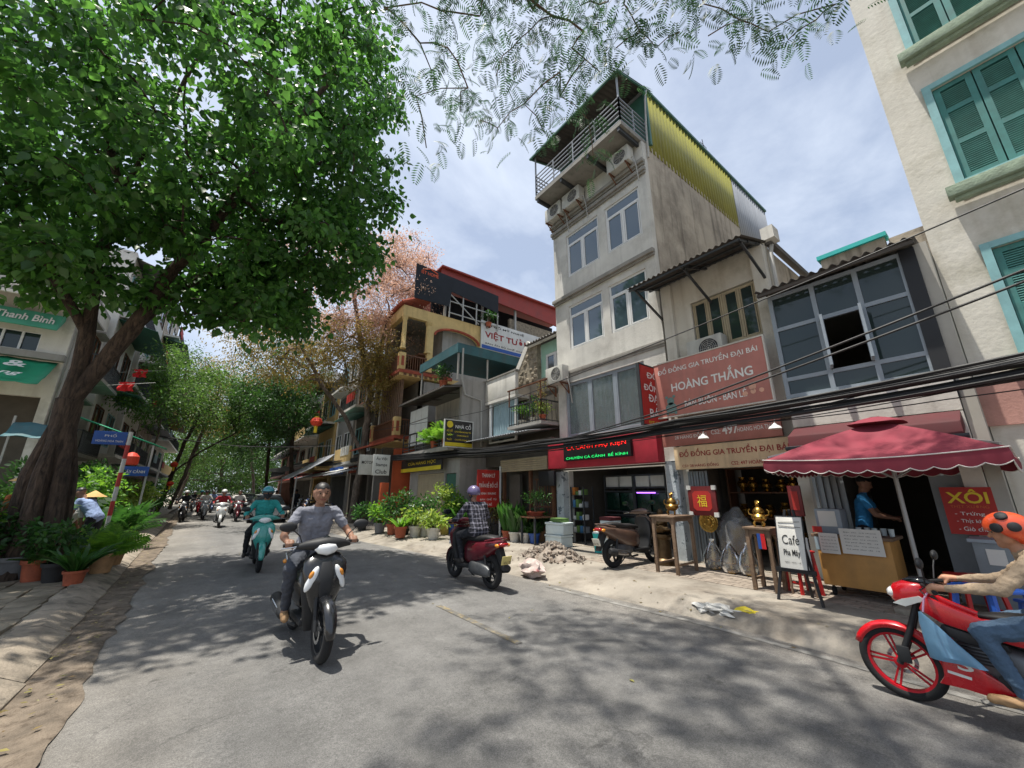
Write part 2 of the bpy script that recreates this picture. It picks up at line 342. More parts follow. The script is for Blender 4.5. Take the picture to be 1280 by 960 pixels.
# ---- right pavement: worn concrete apron that rises from the road to the shop floors
def zR(x, y):
    d = x-edgeR(y)
    k = .16*sm((d+.02)/(.32 if y < 3.2 else .32+min(1, (y-3.2)/2)*.9))
    return k-.012+.012*noise.noise(Vector((x*1.4, y*1.4, 3)))*sm(d/.3)
ysr = list(np.arange(-14, 26, .22))+list(np.arange(26, 80, 3))+[120, 300]
def ax(y): e = edgeR(y); return [e-.03+(9.6-e)*((k/26)**1.5) for k in range(27)]
V = np.array([(x, y, zR(x, y)) for y in ysr for x in ax(y)]); i = np.arange(26*(len(ysr)-1)); a = i//26*27+i % 26
pr = rawmesh('pavement', V, [(4, np.stack([a, a+1, a+28, a+27], 1))], 'apron', smooth=True); tag(pr, None, kind='structure')
# brick setts in front of the brass shop and the cafe
bm_ = MB().box(-.11, .11, -.055, .055, -.03, .008).mesh('sett', 'brickpave', bevel=.006)
n = 0
for r in range(13):
    for k in range(26):
        x = 7.0+r*.118; y = 1.2+k*.228+(r % 2)*.114
        if y > 6.6 or n >= 295: continue
        n += 1; o = inst(bm_, 'sett', pr, loc=(x, y, zR(x, y)+rng.uniform(-.003, .004)), rot=(0, 0, R(90)+rng.uniform(-.02, .02)))
# ---- left pavement: gutter, sloped kerb stones, cracked slabs
ysl = list(np.arange(-10, 30, .12))+list(np.arange(30, 90, 4))+[150, 300]
def lstrip(name, offs, mat, amp=.01, ys=ysl):
    V = np.array([(edgeL(y)+o+(.13*noise.noise(Vector((y*.8, o*3, 7)))+.06*noise.noise(Vector((y*3.1, 1, 7))))*(j == len(offs)-1 and name == 'gutter'), y, z+amp*noise.noise(Vector((o*6, y*2.1, 5)))) for y in ys for j, (o, z) in enumerate(offs)])
    m = len(offs); i = np.arange((m-1)*(len(ys)-1)); a = i//(m-1)*m+i % (m-1)
    o = rawmesh(name, V, [(4, np.stack([a, a+1, a+m+1, a+m], 1))], mat, smooth=True); tag(o, None, kind='structure'); return o
lstrip('gutter', [(-.40, .012), (-.33, .014), (-.22, .008), (-.1, .016), (.02, .022), (.10, .012)], 'dirt', .012)
lp = lstrip('sidewalk', [(-60, .10), (-20, .10), (-8, .105), (-5, .11), (-3, .11), (-1.5, .11), (-.72, .11)], 'concrete', .006)
kr = tag(bpy.data.objects.new('kerb', None), None, kind='structure'); COL.objects.link(kr)
for k in range(52):
    y0 = -4+k*.8; e = edgeL(y0)-.32; j = rng.uniform(-.012, .012)
    mb = MB().prism([(e+.0, -.03), (e+.0, .03), (e-.24, .148+j), (e-.46, .152+j), (e-.46, -.03)], y0+.008, y0+.79, 'y')
    for q, v in enumerate(mb.v): mb.v[q] = (v[0]+rng.uniform(-.012, .012), v[1]+rng.uniform(-.006, .006), v[2]+rng.uniform(-.008, .008))
    mb.build('kerb_stone', 'kerb', kr, bevel=.012)
n = 0; prng = random.Random(3)
slabs = []
for r in range(10):
    for k in range(60):
        y = 2.2+k*.36; x = edgeL(y)-.80-.2-r*.36-(.0 if k % 2 else .0)
        if n < 298 and (y < 9.5 or r < 7):
            n += 1; hw = .172
            c = [(x+sx*hw+prng.uniform(-.025, .02), y+sy*hw+prng.uniform(-.025, .02)) for sx, sy in ((-1,-1),(1,-1),(1,1),(-1,1))]
            if prng.random() < .35: c.insert(prng.randint(1, 3), (x+prng.uniform(-.1, .1), y+prng.choice((-1, 1))*hw*.9))
            cx = sum(p[0] for p in c)/len(c); cy = sum(p[1] for p in c)/len(c); c.sort(key=lambda p: math.atan2(p[1]-cy, p[0]-cx))
            z = .138+prng.uniform(-.008, .01); tx, ty = prng.uniform(-.03, .03), prng.uniform(-.03, .03)
            mb = MB(); m_ = len(c); mb.add([(a, b, .08) for a, b in c]+[(a, b, z+tx*(a-cx)+ty*(b-cy)) for a, b in c], [tuple(reversed(range(m_))), tuple(range(m_, 2*m_))]+[(i, (i+1) % m_, m_+(i+1) % m_, m_+i) for i in range(m_)])
            mb.build('slab', 'paver', lp, bevel=.008)
# fallen leaves and grit along the gutter
gl = random.Random(5); mb = MB()
for k in range(520):
    y = gl.uniform(1.5, 22); x = edgeL(y)-gl.uniform(.02, .40) if gl.random() < .6 else (gl.uniform(-.5, 5.2) if gl.random() < .25 else edgeR(y)+gl.uniform(-.15, .8)); z = (roadz(x, y) if edgeL(y) < x < edgeR(y) else zR(x, y) if x > 3 else .03)+.006
    s = gl.uniform(.012, .035); a = gl.uniform(0, 6.3); ca, sa = math.cos(a)*s, math.sin(a)*s
    mb.add([(x-ca, y-sa, z), (x+sa*.5, y-ca*.5, z+.006), (x+ca, y+sa, z+gl.uniform(0, .01)), (x-sa*.5, y+ca*.5, z+.004)], [(0,1,2,3)])
leafmat('litter', '#6f5836', '#8d8a4a', .1)
tag(mb.build('leaf_litter', 'litter'), 'small dry leaves and grit scattered along the gutter and road', 'litter', kind='stuff')
# ================================================================== buildings
M('plaster_grey', '#cbc9c2', .88, var=.2, scale=1.2, bump=.25, bscale=25, streak=.22, spot='#6d6a63', second=('#b3b0a9', .9, .5, .2))
M('plaster_side', '#b5ab9c', .9, var=.26, scale=.9, bump=.35, bscale=18, streak=.75, spot='#4e463b', second=('#857c70', .7, .48, .22))
M('plaster_beige', '#cecabf', .9, var=.16, scale=.8, bump=.3, bscale=14, streak=.3, spot='#8c7d66', second=('#aeaa9b', 1.1, .52, .2))
M('plaster_pink', '#b98d82', .9, var=.2, scale=1.5, bump=.2, streak=.4)
M('plaster_cream', '#cdb077', .85, var=.18, scale=2, bump=.2, streak=.35, spot='#7d6137')
M('plaster_green', '#9cc3b2', .85, var=.12, scale=2, streak=.15)
M('plaster_white', '#cfccc4', .85, var=.16, scale=1.6, bump=.2, streak=.35)
M('plaster_flaked', '#b4bcc0', .88, var=.3, scale=3, second=('#5f6a70', 6, .56, .05), bump=.4)
M('concrete_wall', '#9a9791', .92, var=.2, scale=1.1, bump=.3, bscale=20, streak=.35)
M('dark_wall', '#5a544c', .92, var=.3, scale=1.5, streak=.3)
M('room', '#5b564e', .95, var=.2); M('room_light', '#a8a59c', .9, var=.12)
M('trim_grey', '#8e8b84', .85, var=.2, streak=.4)
M('upvc', '#d8d9d8', .4, var=.06, scale=5); M('steel_frame', '#8d97a0', .45, var=.15, scale=4)
M('turquoise', '#82b0b3', .7, var=.2, scale=4, streak=.2); M('turquoise_bright', '#29b7b5', .6, var=.1)
M('shutter_green', '#3b7873', .6, var=.25, scale=6, streak=.2); M('shutter_slat', '#5e9a94', .6, var=.25, scale=8)
M('sill_green', '#8a9a86', .85, var=.3, scale=6, bump=.4)
M('rust', '#6d4630', .9, var=.4, scale=10)
M('roof_grey', '#5d5a57', .7, var=.3, scale=3, streak=.3); M('roof_under', '#4c4640', .8, var=.3, scale=2)
M('sheet_yellow', '#8a8838', .5, var=.14, scale=1.5, streak=.25); M('sheet_grey', '#8c9096', .45, var=.14, scale=1.5, streak=.2); M('sheet_green', '#3f6a5e', .5, var=.2, scale=2)
M('sheet_teal', '#356067', .6, var=.25, scale=2.5, streak=.3); M('sheet_red', '#93382f', .6, var=.18, scale=2, streak=.25)
M('clay', '#9a4a34', .85, var=.3, scale=5, bump=.3)
M('rail_dark', '#3d4043', .5, .3, var=.2); M('pipe_grey', '#a5a49f', .5, var=.15)
M('wood', '#6a4630', .7, var=.3, scale=6); M('wood_louver', '#7a6250', .75, var=.35, scale=5, streak=.2); M('wood_orange', '#b0502a', .6, var=.2)
M('shutter_beige', '#a89c82', .6, var=.14, scale=3, streak=.2); M('shutter_steel', '#7d8488', .5, .3, var=.2, scale=3, streak=.3)
M('curtain', '#c6ccce', .9, var=.18, scale=3); M('curtain_blue', '#8fa6ad', .9, var=.16, scale=3)
M('stone_clad', '#8d8371', .9, var=.5, scale=7, bump=.9, bscale=7)
M('black_net', '#23272d', .9, var=.2, scale=2); M('black', '#15161a', .5, var=.2); M('fish_green', '#0f2d24', .2, var=.4, scale=3)
M('red_sign', '#b02a22', .6, var=.26, scale=1.7, streak=.2, spot='#7a4038'); M('pink_sign', '#b8786c', .65, var=.22, scale=1.3, streak=.3, spot='#8d6a60'); M('red_fascia', '#a52234', .6, var=.28, scale=2)
M('cream_sign', '#cdb38f', .65, var=.2, scale=2, streak=.35); M('white_sign', '#cfd0cb', .6, var=.1, scale=2, streak=.15); M('dark_sign', '#2a2826', .6, var=.15)
M('yellow_sign', '#d5c02c', .55, var=.14); M('blue_sign', '#1f4f9c', .45, var=.1); M('maroon', '#4f181e', .75, var=.2, scale=3)
M('txt_white', '#e2e0da', .6, var=.08); M('txt_red', '#8f1f1d', .6, var=.1); M('txt_yellow', '#dfc22e', .6, var=.08); M('txt_dark', '#20201f', .6, var=.1); M('txt_blue', '#2c4a86', .6, var=.1); M('txt_orange', '#c8622a', .6)
M('ac_white', '#bdbcb4', .55, var=.16, scale=4, streak=.25)
glassmat('glass', '#5f7480', .55); glassmat('glass_dark', '#4a5a58', .6, .05, 1.5); glassmat('glass_clear', '#dfe6e6', .9, .03, 1.35)

def rebase(root, loc):
    loc = Vector(loc); root.location = loc
    for c in root.children: c.location = c.location-loc
def wall(mb, y0, y1, z0, z1, x0, x1, holes):
    """slab across X with rectangular openings (ya, yb, za, zb)"""
    ysx = sorted({y0, y1, *[h[0] for h in holes], *[h[1] for h in holes]}); zsx = sorted({z0, z1, *[h[2] for h in holes], *[h[3] for h in holes]})
    ysx = [v for v in ysx if y0 <= v <= y1]; zsx = [v for v in zsx if z0 <= v <= z1]
    for a, b in zip(ysx, ysx[1:]):
        run = None
        for c, d in zip(zsx, zsx[1:]):
            cy, cz = (a+b)/2, (c+d)/2
            if any(h[0] < cy < h[1] and h[2] < cz < h[3] for h in holes):
                if run: mb.box(x0, x1, a, b, *run); run = None
            else: run = (run[0] if run else c, d)
        if run: mb.box(x0, x1, a, b, *run)
    return mb
def window(root, y0, y1, z0, z1, x, cols=2, transom=.26, fm='upvc', gm='glass', t=.06, curtain=None, name='window'):
    mb = MB(); d = .05
    mb.box(x, x+d, y0, y0+t, z0, z1).box(x, x+d, y1-t, y1, z0, z1).box(x, x+d, y0+t, y1-t, z0, z0+t).box(x, x+d, y0+t, y1-t, z1-t, z1)
    zt = z1-(z1-z0)*transom if transom else z1-t
    if transom: mb.box(x, x+d, y0+t, y1-t, zt-t/2, zt+t/2)
    cw = (y1-y0-2*t)/cols
    for k in range(1, cols): yy = y0+t+k*cw; mb.box(x-.012, x+d-.004, yy-t*.6, yy+t*.6, z0+t, zt-(t/2 if transom else 0))
    for k in range(cols):     # sashes
        ya, yb = y0+t+k*cw+.01, y0+t+(k+1)*cw-.01; s = t*.55
        ya += t*.6 if k else 0; yb -= t*.6 if k < cols-1 else 0
        top = zt-(t/2 if transom else 0)-.005
        mb.box(x-.01, x+.03, ya, ya+s, z0+t, top).box(x-.01, x+.03, yb-s, yb, z0+t, top).box(x-.01, x+.03, ya+s, yb-s, z0+t, z0+t+s).box(x-.01, x+.03, ya+s, yb-s, top-s, top)
    w = mb.build(name, fm, root)
    for k in range(cols):
        ya, yb = y0+t+k*cw, y0+t+(k+1)*cw
        MB().box(x+.016, x+.022, ya+.02, yb-.02, z0+t, zt-.01).build('pane', gm, w)
    if transom: MB().box(x+.016, x+.022, y0+t, y1-t, zt, z1-t).build('pane', gm, w)
    if curtain: drape(root, y0+.03, y1-.03, z0+.02, z1-.02, x+.16, curtain)
    return w
def drape(root, y0, y1, z0, z1, x, mat, amp=.035, per=.14, name='curtain'):
    n = max(8, int((y1-y0)/.02)); V = []
    for k in range(n+1):
        y = y0+(y1-y0)*k/n; dx = amp*math.sin(2*math.pi*y/per+1.5*noise.noise(Vector((y*3, 0, 1))))+.01*noise.noise(Vector((y*9, 3, 1)))
        V += [(x+dx, y, z0), (x+dx*.8, y, z1)]
    return rawmesh(name, np.array(V), [(4, np.array([[2*k, 2*k+2, 2*k+3, 2*k+1] for k in range(n)]))], mat, root, smooth=True)
def corrugated(name, p0, u, v, mat, root, per=.12, amp=.02, thick=.004):
    """sheet spanned by u (across the ridges) and v (along them)"""
    p0, u, v = Vector(p0), Vector(u), Vector(v); nn = u.cross(v).normalized(); n = int(u.length/per*6); V = []
    for k in range(n+1):
        q = p0+u*(k/n)+nn*(amp*math.sin(k/6*2*math.pi)); V += [q, q+v, q-nn*thick, q+v-nn*thick]
    Fq = []
    for k in range(n):
        a, b = 4*k, 4*k+4; Fq += [(a, b, b+1, a+1), (a+2, a+3, b+3, b+2), (a, a+2, b+2, b), (a+1, b+1, b+3, a+3)]
    return rawmesh(name, np.array([tuple(q) for q in V]), [(4, np.array(Fq))], mat, root)
def ac_unit(loc, label, rz=0, group=None):
    """outdoor unit; local -X faces the street"""
    r = thing('air_conditioner', label, 'air conditioner', loc, rz, group)
    MB().box(-.16, .14, -.4, .4, 0, .56).build('casing', 'ac_white', r, bevel=.025)
    mx = Matrix.Translation((-.162, -.1, .28)) @ Matrix.Rotation(R(-90), 4, 'Y')
    MB().lathe([(.245, 0), (.245, .012), (.22, .014), (.22, .002)], 28, mx, caps=False).build('fan_ring', 'ac_white', r, smooth=True)
    g = MB().lathe([(.215, .003), (.02, .003)], 28, mx, caps=False).build('fan_opening', 'black', r)
    gg = MB()
    for k in range(5): rr = .05+.04*k; gg.lathe([(rr, .010), (rr+.006, .014), (rr+.012, .010)], 24, mx, caps=False)
    for k in range(8): a = k*math.pi/4; gg.bar((-.172, -.1+.02*math.cos(a), .28+.02*math.sin(a)), (-.172, -.1+.22*math.cos(a), .28+.22*math.sin(a)), .006)
    gg.build('guard', 'pipe_grey', g)
    for s in (-.3, .3): MB().bar((-.2, s, -.03), (.2, s, -.03), .035).bar((.2, s, -.03), (.2, s, -.35), .035).bar((-.15, s, -.05), (.2, s, -.33), .025).build('bracket', 'rust', r)
    MB().tube([(.0, -.4, .15), (.0, -.47, .1), (.05, -.5, -.2), (.15, -.48, -.7)], .018, 6).build('pipe', 'pipe_grey', r, smooth=True)
    return r
def balusters(mb, a, b, z0, z1, step=.11, w=.016, rail=.04):
    a, b = Vector((*a, 0)), Vector((*b, 0)); n = max(2, int((b-a).length/step))
    for k in range(n+1): p = a.lerp(b, k/n); mb.bar((p.x, p.y, z0), (p.x, p.y, z1), w)
    mb.bar((a.x, a.y, z1), (b.x, b.y, z1), rail); mb.bar((a.x, a.y, z0+.05), (b.x, b.y, z0+.05), rail*.7); return mb
def rails(mb, a, b, zs, posts, w=.03):
    a, b = Vector((*a, 0)), Vector((*b, 0))
    for z in zs: mb.bar((a.x, a.y, z), (b.x, b.y, z), w)
    for k in range(posts+1): p = a.lerp(b, k/posts); mb.bar((p.x, p.y, zs[0]), (p.x, p.y, zs[-1]), w*1.15)
    return mb
def sign(name, label, pos, w, h, mat, faceX=True, t=.06, frame=None, cat='sign'):
    """board centred on pos; faces -X (street) or -Y; returns (root, right, origin of the face)"""
    r = thing(name, label, cat, (0,0,0)); x, y, z = pos
    if faceX: MB().box(x, x+t, y-w/2, y+w/2, z-h/2, z+h/2).build('board', mat, r, bevel=.006)
    else: MB().box(x-w/2, x+w/2, y, y+t, z-h/2, z+h/2).build('board', mat, r, bevel=.006)
    if frame:
        f = MB(); e = .03
        for s in (-1, 1):
            if faceX: f.box(x-.012, x+t+.004, y+s*(w/2+.002), y+s*(w/2+e), z-h/2-e, z+h/2+e).box(x-.010, x+t+.002, y-w/2, y+w/2, z+s*(h/2+.002), z+s*(h/2+e))
            else: f.box(x+s*(w/2+.002), x+s*(w/2+e), y-.012, y+t+.004, z-h/2-e, z+h/2+e).box(x-w/2, x+w/2, y-.010, y+t+.002, z+s*(h/2+.002), z+s*(h/2+e))
        f.build('frame', frame, r)
    return r
def T(r, s, pos, w, h, mat, faceX=True, off=.01, d=.006, shear=0):
    return text(s, pos, (0,-1,0) if faceX else (1,0,0), (0,0,1), w, h, mat, r, off=off, d=d, shear=shear)
XF = 8.75

# ------------------------------------------------------------------ tall tower house
tw = thing('tower_house', 'tall narrow grey plaster tower house with white framed windows and fish tank shop below', 'building')
HO = [(6.95, 8.4, 8.75, 10.4), (5.38, 6.65, 8.75, 10.4), (6.98, 8.42, 6.1, 7.65), (5.42, 6.72, 6.1, 7.65), (5.75, 8.72, 3.25, 5.0), (5.45, 8.72, .1, 2.22)]
wall(MB(), 5.1, 9.05, .1, 11.85, XF, XF+.2, HO).build('front_wall', 'plaster_grey', tw)
sw = MB().box(XF+.2, 18.4, 5.1, 5.28, .1, 11.9).build('side_wall', 'plaster_side', tw)
MB().box(XF+.2, 18.4, 8.87, 9.05, .1, 13.6).build('side_wall', 'plaster_side', tw)
MB().box(18.2, 18.4, 5.28, 8.87, .1, 13.6).build('back_wall', 'plaster_side', tw)
for z in (3.02, 5.75, 8.5, 11.2): MB().box(XF+.2, 18.2, 5.28, 8.87, z, z+.14).build('floor_slab', 'room_light', tw)
MB().box(13.2, 13.3, 5.28, 8.87, .12, 11.2).build('partition_wall', 'room', tw)
for z, p in ((11.0, .16), (10.72, .12), (7.95, .14), (5.28, .05)):
    MB().box(XF-p, XF-.002, 5.06, 9.08, z, z+.12).box(XF-p*.55, XF-.003, 5.07, 9.07, z-.07, z-.001).build('cornice', 'trim_grey', tw, bevel=.01)
for (a, b, c, d) in HO[:4]: window(tw, a, b, c, d, XF+.04, 2, .24, curtain='curtain' if a > 6.9 and c > 8 else None)
window(tw, 5.75, 8.72, 3.25, 5.0, XF+.05, 3, 0, gm='glass_clear', fm='steel_frame', curtain=None); drape(tw, 5.8, 8.68, 3.27, 4.96, XF+.14, 'curtain', .03, .17)
# recessed top storey with balcony, railing and sheet-metal canopy
MB().box(XF-.95, XF+.4, 5.12, 8.95, 11.86, 12.0).build('balcony_floor', 'trim_grey', tw)
for x in range(4): MB().box(XF-.93, XF-.001, 5.2+x*1.2, 5.28+x*1.2, 11.72, 11.855).build('bracket', 'rail_dark', tw)
rl = MB(); zs = [12.05, 12.22, 12.39, 12.56, 12.73, 12.9]
rails(rl, (XF-.92, 5.15), (XF-.92, 8.92), zs, 4); rails(rl, (XF-.92, 5.15), (XF+.4, 5.15), zs, 2); rails(rl, (XF-.92, 8.92), (XF+.4, 8.92), zs, 2); rl.build('railing', 'sheet_grey', tw)
wall(MB(), 5.12, 9.0, 12.0, 14.1, XF+.45, XF+.55, [(6.2, 8.2, 12.05, 13.8)]).build('top_front', 'sheet_green', tw)
corrugated('canopy', (XF-1.05, 5.0, 13.78), (0, 4.1, 0), (1.75, 0, .5), 'roof_under', tw, .15, .015)
MB().bar((XF-1.05, 5.0, 13.73), (XF-1.05, 9.1, 13.73), .06).bar((XF-1.05, 5.03, 13.73), (XF+.6, 5.03, 14.2), .05).bar((XF-1.05, 9.07, 13.73), (XF+.6, 9.07, 14.2), .05).build('canopy_frame', 'sheet_green', tw)
for y in (5.15, 8.92): MB().bar((XF-.92, y, 12.9), (XF-.92, y, 13.75), .045).build('canopy_post', 'sheet_grey', tw)
corrugated('cladding', (XF+.4, 5.09, 11.7), (6.0, 0, 0), (0, 0, 2.5), 'sheet_yellow', tw, .2, .018)
corrugated('cladding', (XF+6.42, 5.085, 10.9), (3.3, 0, 0), (0, 0, 3.2), 'sheet_grey', tw, .2, .018)
MB().bar((XF+.36, 5.06, 14.22), (XF+9.75, 5.06, 14.12), .09).bar((XF+.42, 5.06, 11.9), (XF+.42, 5.06, 14.2), .09).build('roof_edge', 'sheet_green', tw)
MB().box(XF+.4, 18.4, 5.1, 9.1, 14.15, 14.2).build('roof', 'sheet_grey', tw)
MB().tube([(XF+.5, 5.03, 14.2), (XF+.3, 5.0, 13.6), (XF+.25, 5.04, 12.5), (XF+.2, 5.05, 11.3)], .03, 6).build('drain_pipe', 'pipe_grey', tw, smooth=True)
MB().bar((13.4, 5.2, 14.2), (13.3, 5.2, 15.0), .02).bar((13.1, 5.2, 14.75), (13.6, 5.2, 14.75), .015).build('antenna', 'rail_dark', tw)
# ground floor shop of fish tanks
MB().box(XF-.22, XF-.001, 8.74, 9.04, .1, 2.2).build('pilaster', 'plaster_flaked', tw)
MB().box(XF-.22, XF-.001, 5.0, 5.3, .1, 2.3).build('pilaster', 'plaster_flaked', tw)
MB().box(XF-.2, 18.2, 5.31, 8.73, .1, .17).build('shop_floor', 'concrete', tw)
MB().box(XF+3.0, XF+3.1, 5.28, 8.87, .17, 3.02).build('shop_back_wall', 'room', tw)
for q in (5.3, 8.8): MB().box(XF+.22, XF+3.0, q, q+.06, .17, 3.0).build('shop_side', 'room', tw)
rebase(tw, (XF, 7.1, .1))
fs = thing('shop_fascia', 'faded red fascia board over the fish tank shop', 'shop fascia')
MB().box(XF-.5, XF-.22, 5.28, 9.1, 2.28, 3.02).build('board', 'red_fascia', fs, bevel=.01)
MB().box(XF-.24, XF-.02, 5.26, 9.08, 2.24, 2.27).build('soffit', 'dark_wall', fs); rebase(fs, (XF-.4, 7.2, 2.25))
led = thing('led_sign', 'black LED scrolling sign with red and green letters on the red fascia', 'LED sign')
MB().box(XF-.6, XF-.501, 5.95, 8.3, 2.46, 2.98).build('panel', 'black', led, bevel=.01)
emat('led_red', '#ff2420', 1.1); emat('led_green', '#1fd86a', .9)
T(led, 'CÁ CẢNH PHỤ KIỆN', (XF-.6, 7.12, 2.82), 2.1, .17, 'led_red', off=0); T(led, 'CHUYÊN CÁ CẢNH  BỂ KÍNH', (XF-.6, 7.12, 2.55), 2.15, .1, 'led_green', off=0); rebase(led, (XF-.55, 7.1, 2.46))
def tankrack(y0, y1, x, label):
    r = thing('tank_rack', label, 'rack', (0,0,0)); f = MB()
    for y in (y0, y1):
        for xx in (x, x+.55): f.bar((xx, y, .17), (xx, y, 2.1), .04)
    for z in (.35, .95, 1.05, 1.62, 1.72, 2.08):
        for xx in (x, x+.55): f.bar((xx, y0, z), (xx, y1, z), .035)
    f.build('frame', 'rail_dark', r); nt_ = 2
    for z in (.38, 1.08, 1.75):
        for k in range(nt_):
            a = y0+.03+(y1-y0)*k/nt_; b = y0+(y1-y0)*(k+1)/nt_-.03
            tnk = MB().box(x+.03, x+.53, a, b, z, z+(.5 if z < 1.7 else .3)).build('fish_tank', 'fish_green' if z < 1.7 else 'white_sign', r, bevel=.008)
            if z < 1.7: MB().box(x+.02, x+.54, a-.008, b+.008, z+.505, z+.53).build('lid', 'black', tnk)
    rebase(r, (x+.28, (y0+y1)/2, .17)); return r
tankrack(6.2, 7.2, 9.9, 'black steel rack of green fish tanks next to the shop pilaster beside the statue'); tankrack(7.25, 8.3, 9.9, 'black steel rack of green fish tanks beside the goods shelf')
emat('tube_light', '#cfe0ff', 5.0); emat('tank_light', '#b06aff', 2.5)
tag(MB().tube([(9.8, 7.1, 2.35), (9.8, 6.5, 2.35)], .018, 8).build('fluorescent_tube', 'tube_light'), 'white fluorescent tube lit under the shop ceiling', 'lamp')
tag(MB().tube([(9.85, 7.1, 1.58), (9.85, 6.5, 1.58)], .014, 8).build('aquarium_lamp', 'tank_light'), 'violet aquarium lamp glowing over a fish tank', 'lamp')
gsf = thing('goods_shelf', 'wire shelf crowded with boxes and jars at the fish shop entrance', 'shelf', (0,0,0)); f = MB()
for y in (8.15, 8.65):
    for x in (8.75, 9.15): f.bar((x, y, .17), (x, y, 1.75), .03)
for z in (.45, .8, 1.15, 1.5): f.box(8.74, 9.16, 8.14, 8.66, z, z+.015)
f.build('frame', 'rail_dark', gsf); rebase(gsf, (8.95, 8.4, .17))
for c_, s_ in (('box_blue', '#3f6f9a'), ('box_white', '#c8c8c2'), ('box_orange', '#b7702c'), ('box_grey', '#7c8288'), ('box_green', '#5d7d3f')): M(c_, s_, .6, var=.25, scale=8)
for z in (.465, .815, 1.165, 1.515):
    for k in range(4):
        hh = rng.uniform(.1, .24); y = 8.2+k*.125; c_ = rng.choice(['blue', 'white', 'orange', 'grey', 'green'])
        tag(MB().box(8.78, 8.95, y-.05, y+.05, z, z+hh).build('goods_box', 'box_'+c_, bevel=.008), f'small {c_} packet standing on the crowded wire shelf', 'box', f'{c_} packets on the wire shelf')
ac_unit((XF-.22, 8.85, 5.0), 'white air conditioner unit beside the curtained tower window')
ac_unit((XF-.24, 5.75, 11.15), 'white air conditioner unit under the balcony next to the yellow cladding')
ac_unit((XF-.24, 7.75, 11.15), 'white air conditioner unit of a pair high under the tower balcony', group='pair of units under the balcony'); ac_unit((XF-.24, 8.65, 11.15), 'white air conditioner unit of a pair high under the tower balcony', group='pair of units under the balcony')

# ------------------------------------------------------------------ brass shop house
ht = thing('brass_shop_house', 'low grey house with corrugated awning above the bronze shop signs', 'building')
wall(MB(), 2.55, 5.02, .1, 6.9, XF, XF+.2, [(2.85, 4.3, 4.8, 6.08), (2.75, 4.85, .1, 2.1)]).build('front_wall', 'plaster_beige', ht)
MB().box(XF+.2, 15, 2.55, 2.72, .1, 6.75).build('side_wall', 'plaster_side', ht)
for q in (4.72, 2.56): MB().box(XF-.12, XF-.002, q, q+.26, 3, 6.75).build('pilaster', 'plaster_beige', ht)
MB().box(XF+.2, 15, 2.72, 5.02, 6.2, 6.3).build('roof_slab', 'room', ht); MB().box(XF+.2, 15, 2.72, 5.02, 2.6, 2.75).build('floor_slab', 'room', ht)
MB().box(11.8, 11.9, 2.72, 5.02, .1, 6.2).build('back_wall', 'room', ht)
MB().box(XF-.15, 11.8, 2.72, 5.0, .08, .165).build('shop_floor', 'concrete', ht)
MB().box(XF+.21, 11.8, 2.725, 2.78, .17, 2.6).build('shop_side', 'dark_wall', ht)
for y0 in (2.87, 3.58): window(ht, y0, y0+.7, 4.82, 6.06, XF+.05, 2, 0, 'shutter_beige', 'glass_dark', .04)
corrugated('awning', (XF-1.3, 2.5, 6.42), (0, 2.7, 0), (1.9, 0, .62), 'roof_under', ht, .13, .022)
aw = MB()
for y in (2.6, 3.8, 5.05): aw.bar((XF-1.28, y, 6.36), (XF+.3, y, 6.9), .05).bar((XF-1.1, y, 6.38), (XF, y, 5.9), .045)
for k in range(4): aw.bar((XF-1.25+k*.45, 2.55, 6.37+k*.145), (XF-1.25+k*.45, 5.15, 6.37+k*.145), .04)
aw.build('awning_frame', 'rail_dark', ht)
MB().bar((XF+.1, 2.48, 6.86), (14.5, 2.48, 6.86), .12).build('gutter', 'roof_grey', ht); MB().tube([(XF+.2, 2.46, 6.8), (XF+.05, 2.47, 6.5), (XF+.05, 2.48, 3.3)], .045, 8).build('drain_pipe', 'pipe_grey', ht, smooth=True)
MB().box(XF-.02, XF+.3, 2.32, 2.56, 6.85, 7.15).build('gutter_box', 'plaster_white', ht)
mb = MB()
for k in range(7): mb.box(XF-.08, XF-.05-(k % 2)*.04, 4.4+k*.065, 4.45+k*.065, .17, 2.05)
mb.build('folding_gate', 'shutter_steel', ht)
rebase(ht, (XF, 3.8, .1))
ac_unit((XF-.2, 3.95, 4.42), 'air conditioner unit with black fan below the four brown windows')
sg = sign('shop_sign', 'large pink sign lettered for the bronze shop under the awning', (XF-.55, 3.93, 3.92), 2.42, 1.28, 'pink_sign', frame='plaster_beige')
x = XF-.55; T(sg, 'ĐỒ ĐỒNG GIA TRUYỀN ĐẠI BÁI', (x, 3.93, 4.36), 2.2, .2, 'txt_white', off=.012); T(sg, 'HOÀNG THẮNG', (x, 3.85, 3.98), 1.75, .3, 'txt_white', off=.02); T(sg, 'BÁN BUÔN - BÁN LẺ', (x, 3.8, 3.52), 1.3, .19, 'txt_white', off=.012)
M('txt_teal', '#6c8a84', .6); M('txt_cream', '#d9a58c', .6)
mb = MB()
for (cy, cz, r_) in ((4.78, 3.62, .09), (4.78, 3.46, .13), (4.69, 3.72, .035), (4.87, 3.72, .035)): mb.lathe([(r_, 0), (r_, .004)], 18, Matrix.Translation((x-.006, cy, cz)) @ Matrix.Rotation(R(-90), 4, 'Y'))
for dy in (-.1, .1): mb.box(x-.01, x-.004, 4.78+dy-.03, 4.78+dy+.03, 3.31, 3.38)
mb.build('emblem', 'txt_teal', sg)
mb = MB()
for (cy, cz, r_, r2) in ((3.03, 3.6, .07, 0), (3.03, 3.5, .05, 0), (2.88, 3.5, .045, 0), (3.18, 3.48, .05, 0)): mb.lathe([(r_, 0), (r_, .004)], 14, Matrix.Translation((x-.006, cy, cz)) @ Matrix.Rotation(R(-90), 4, 'Y'))
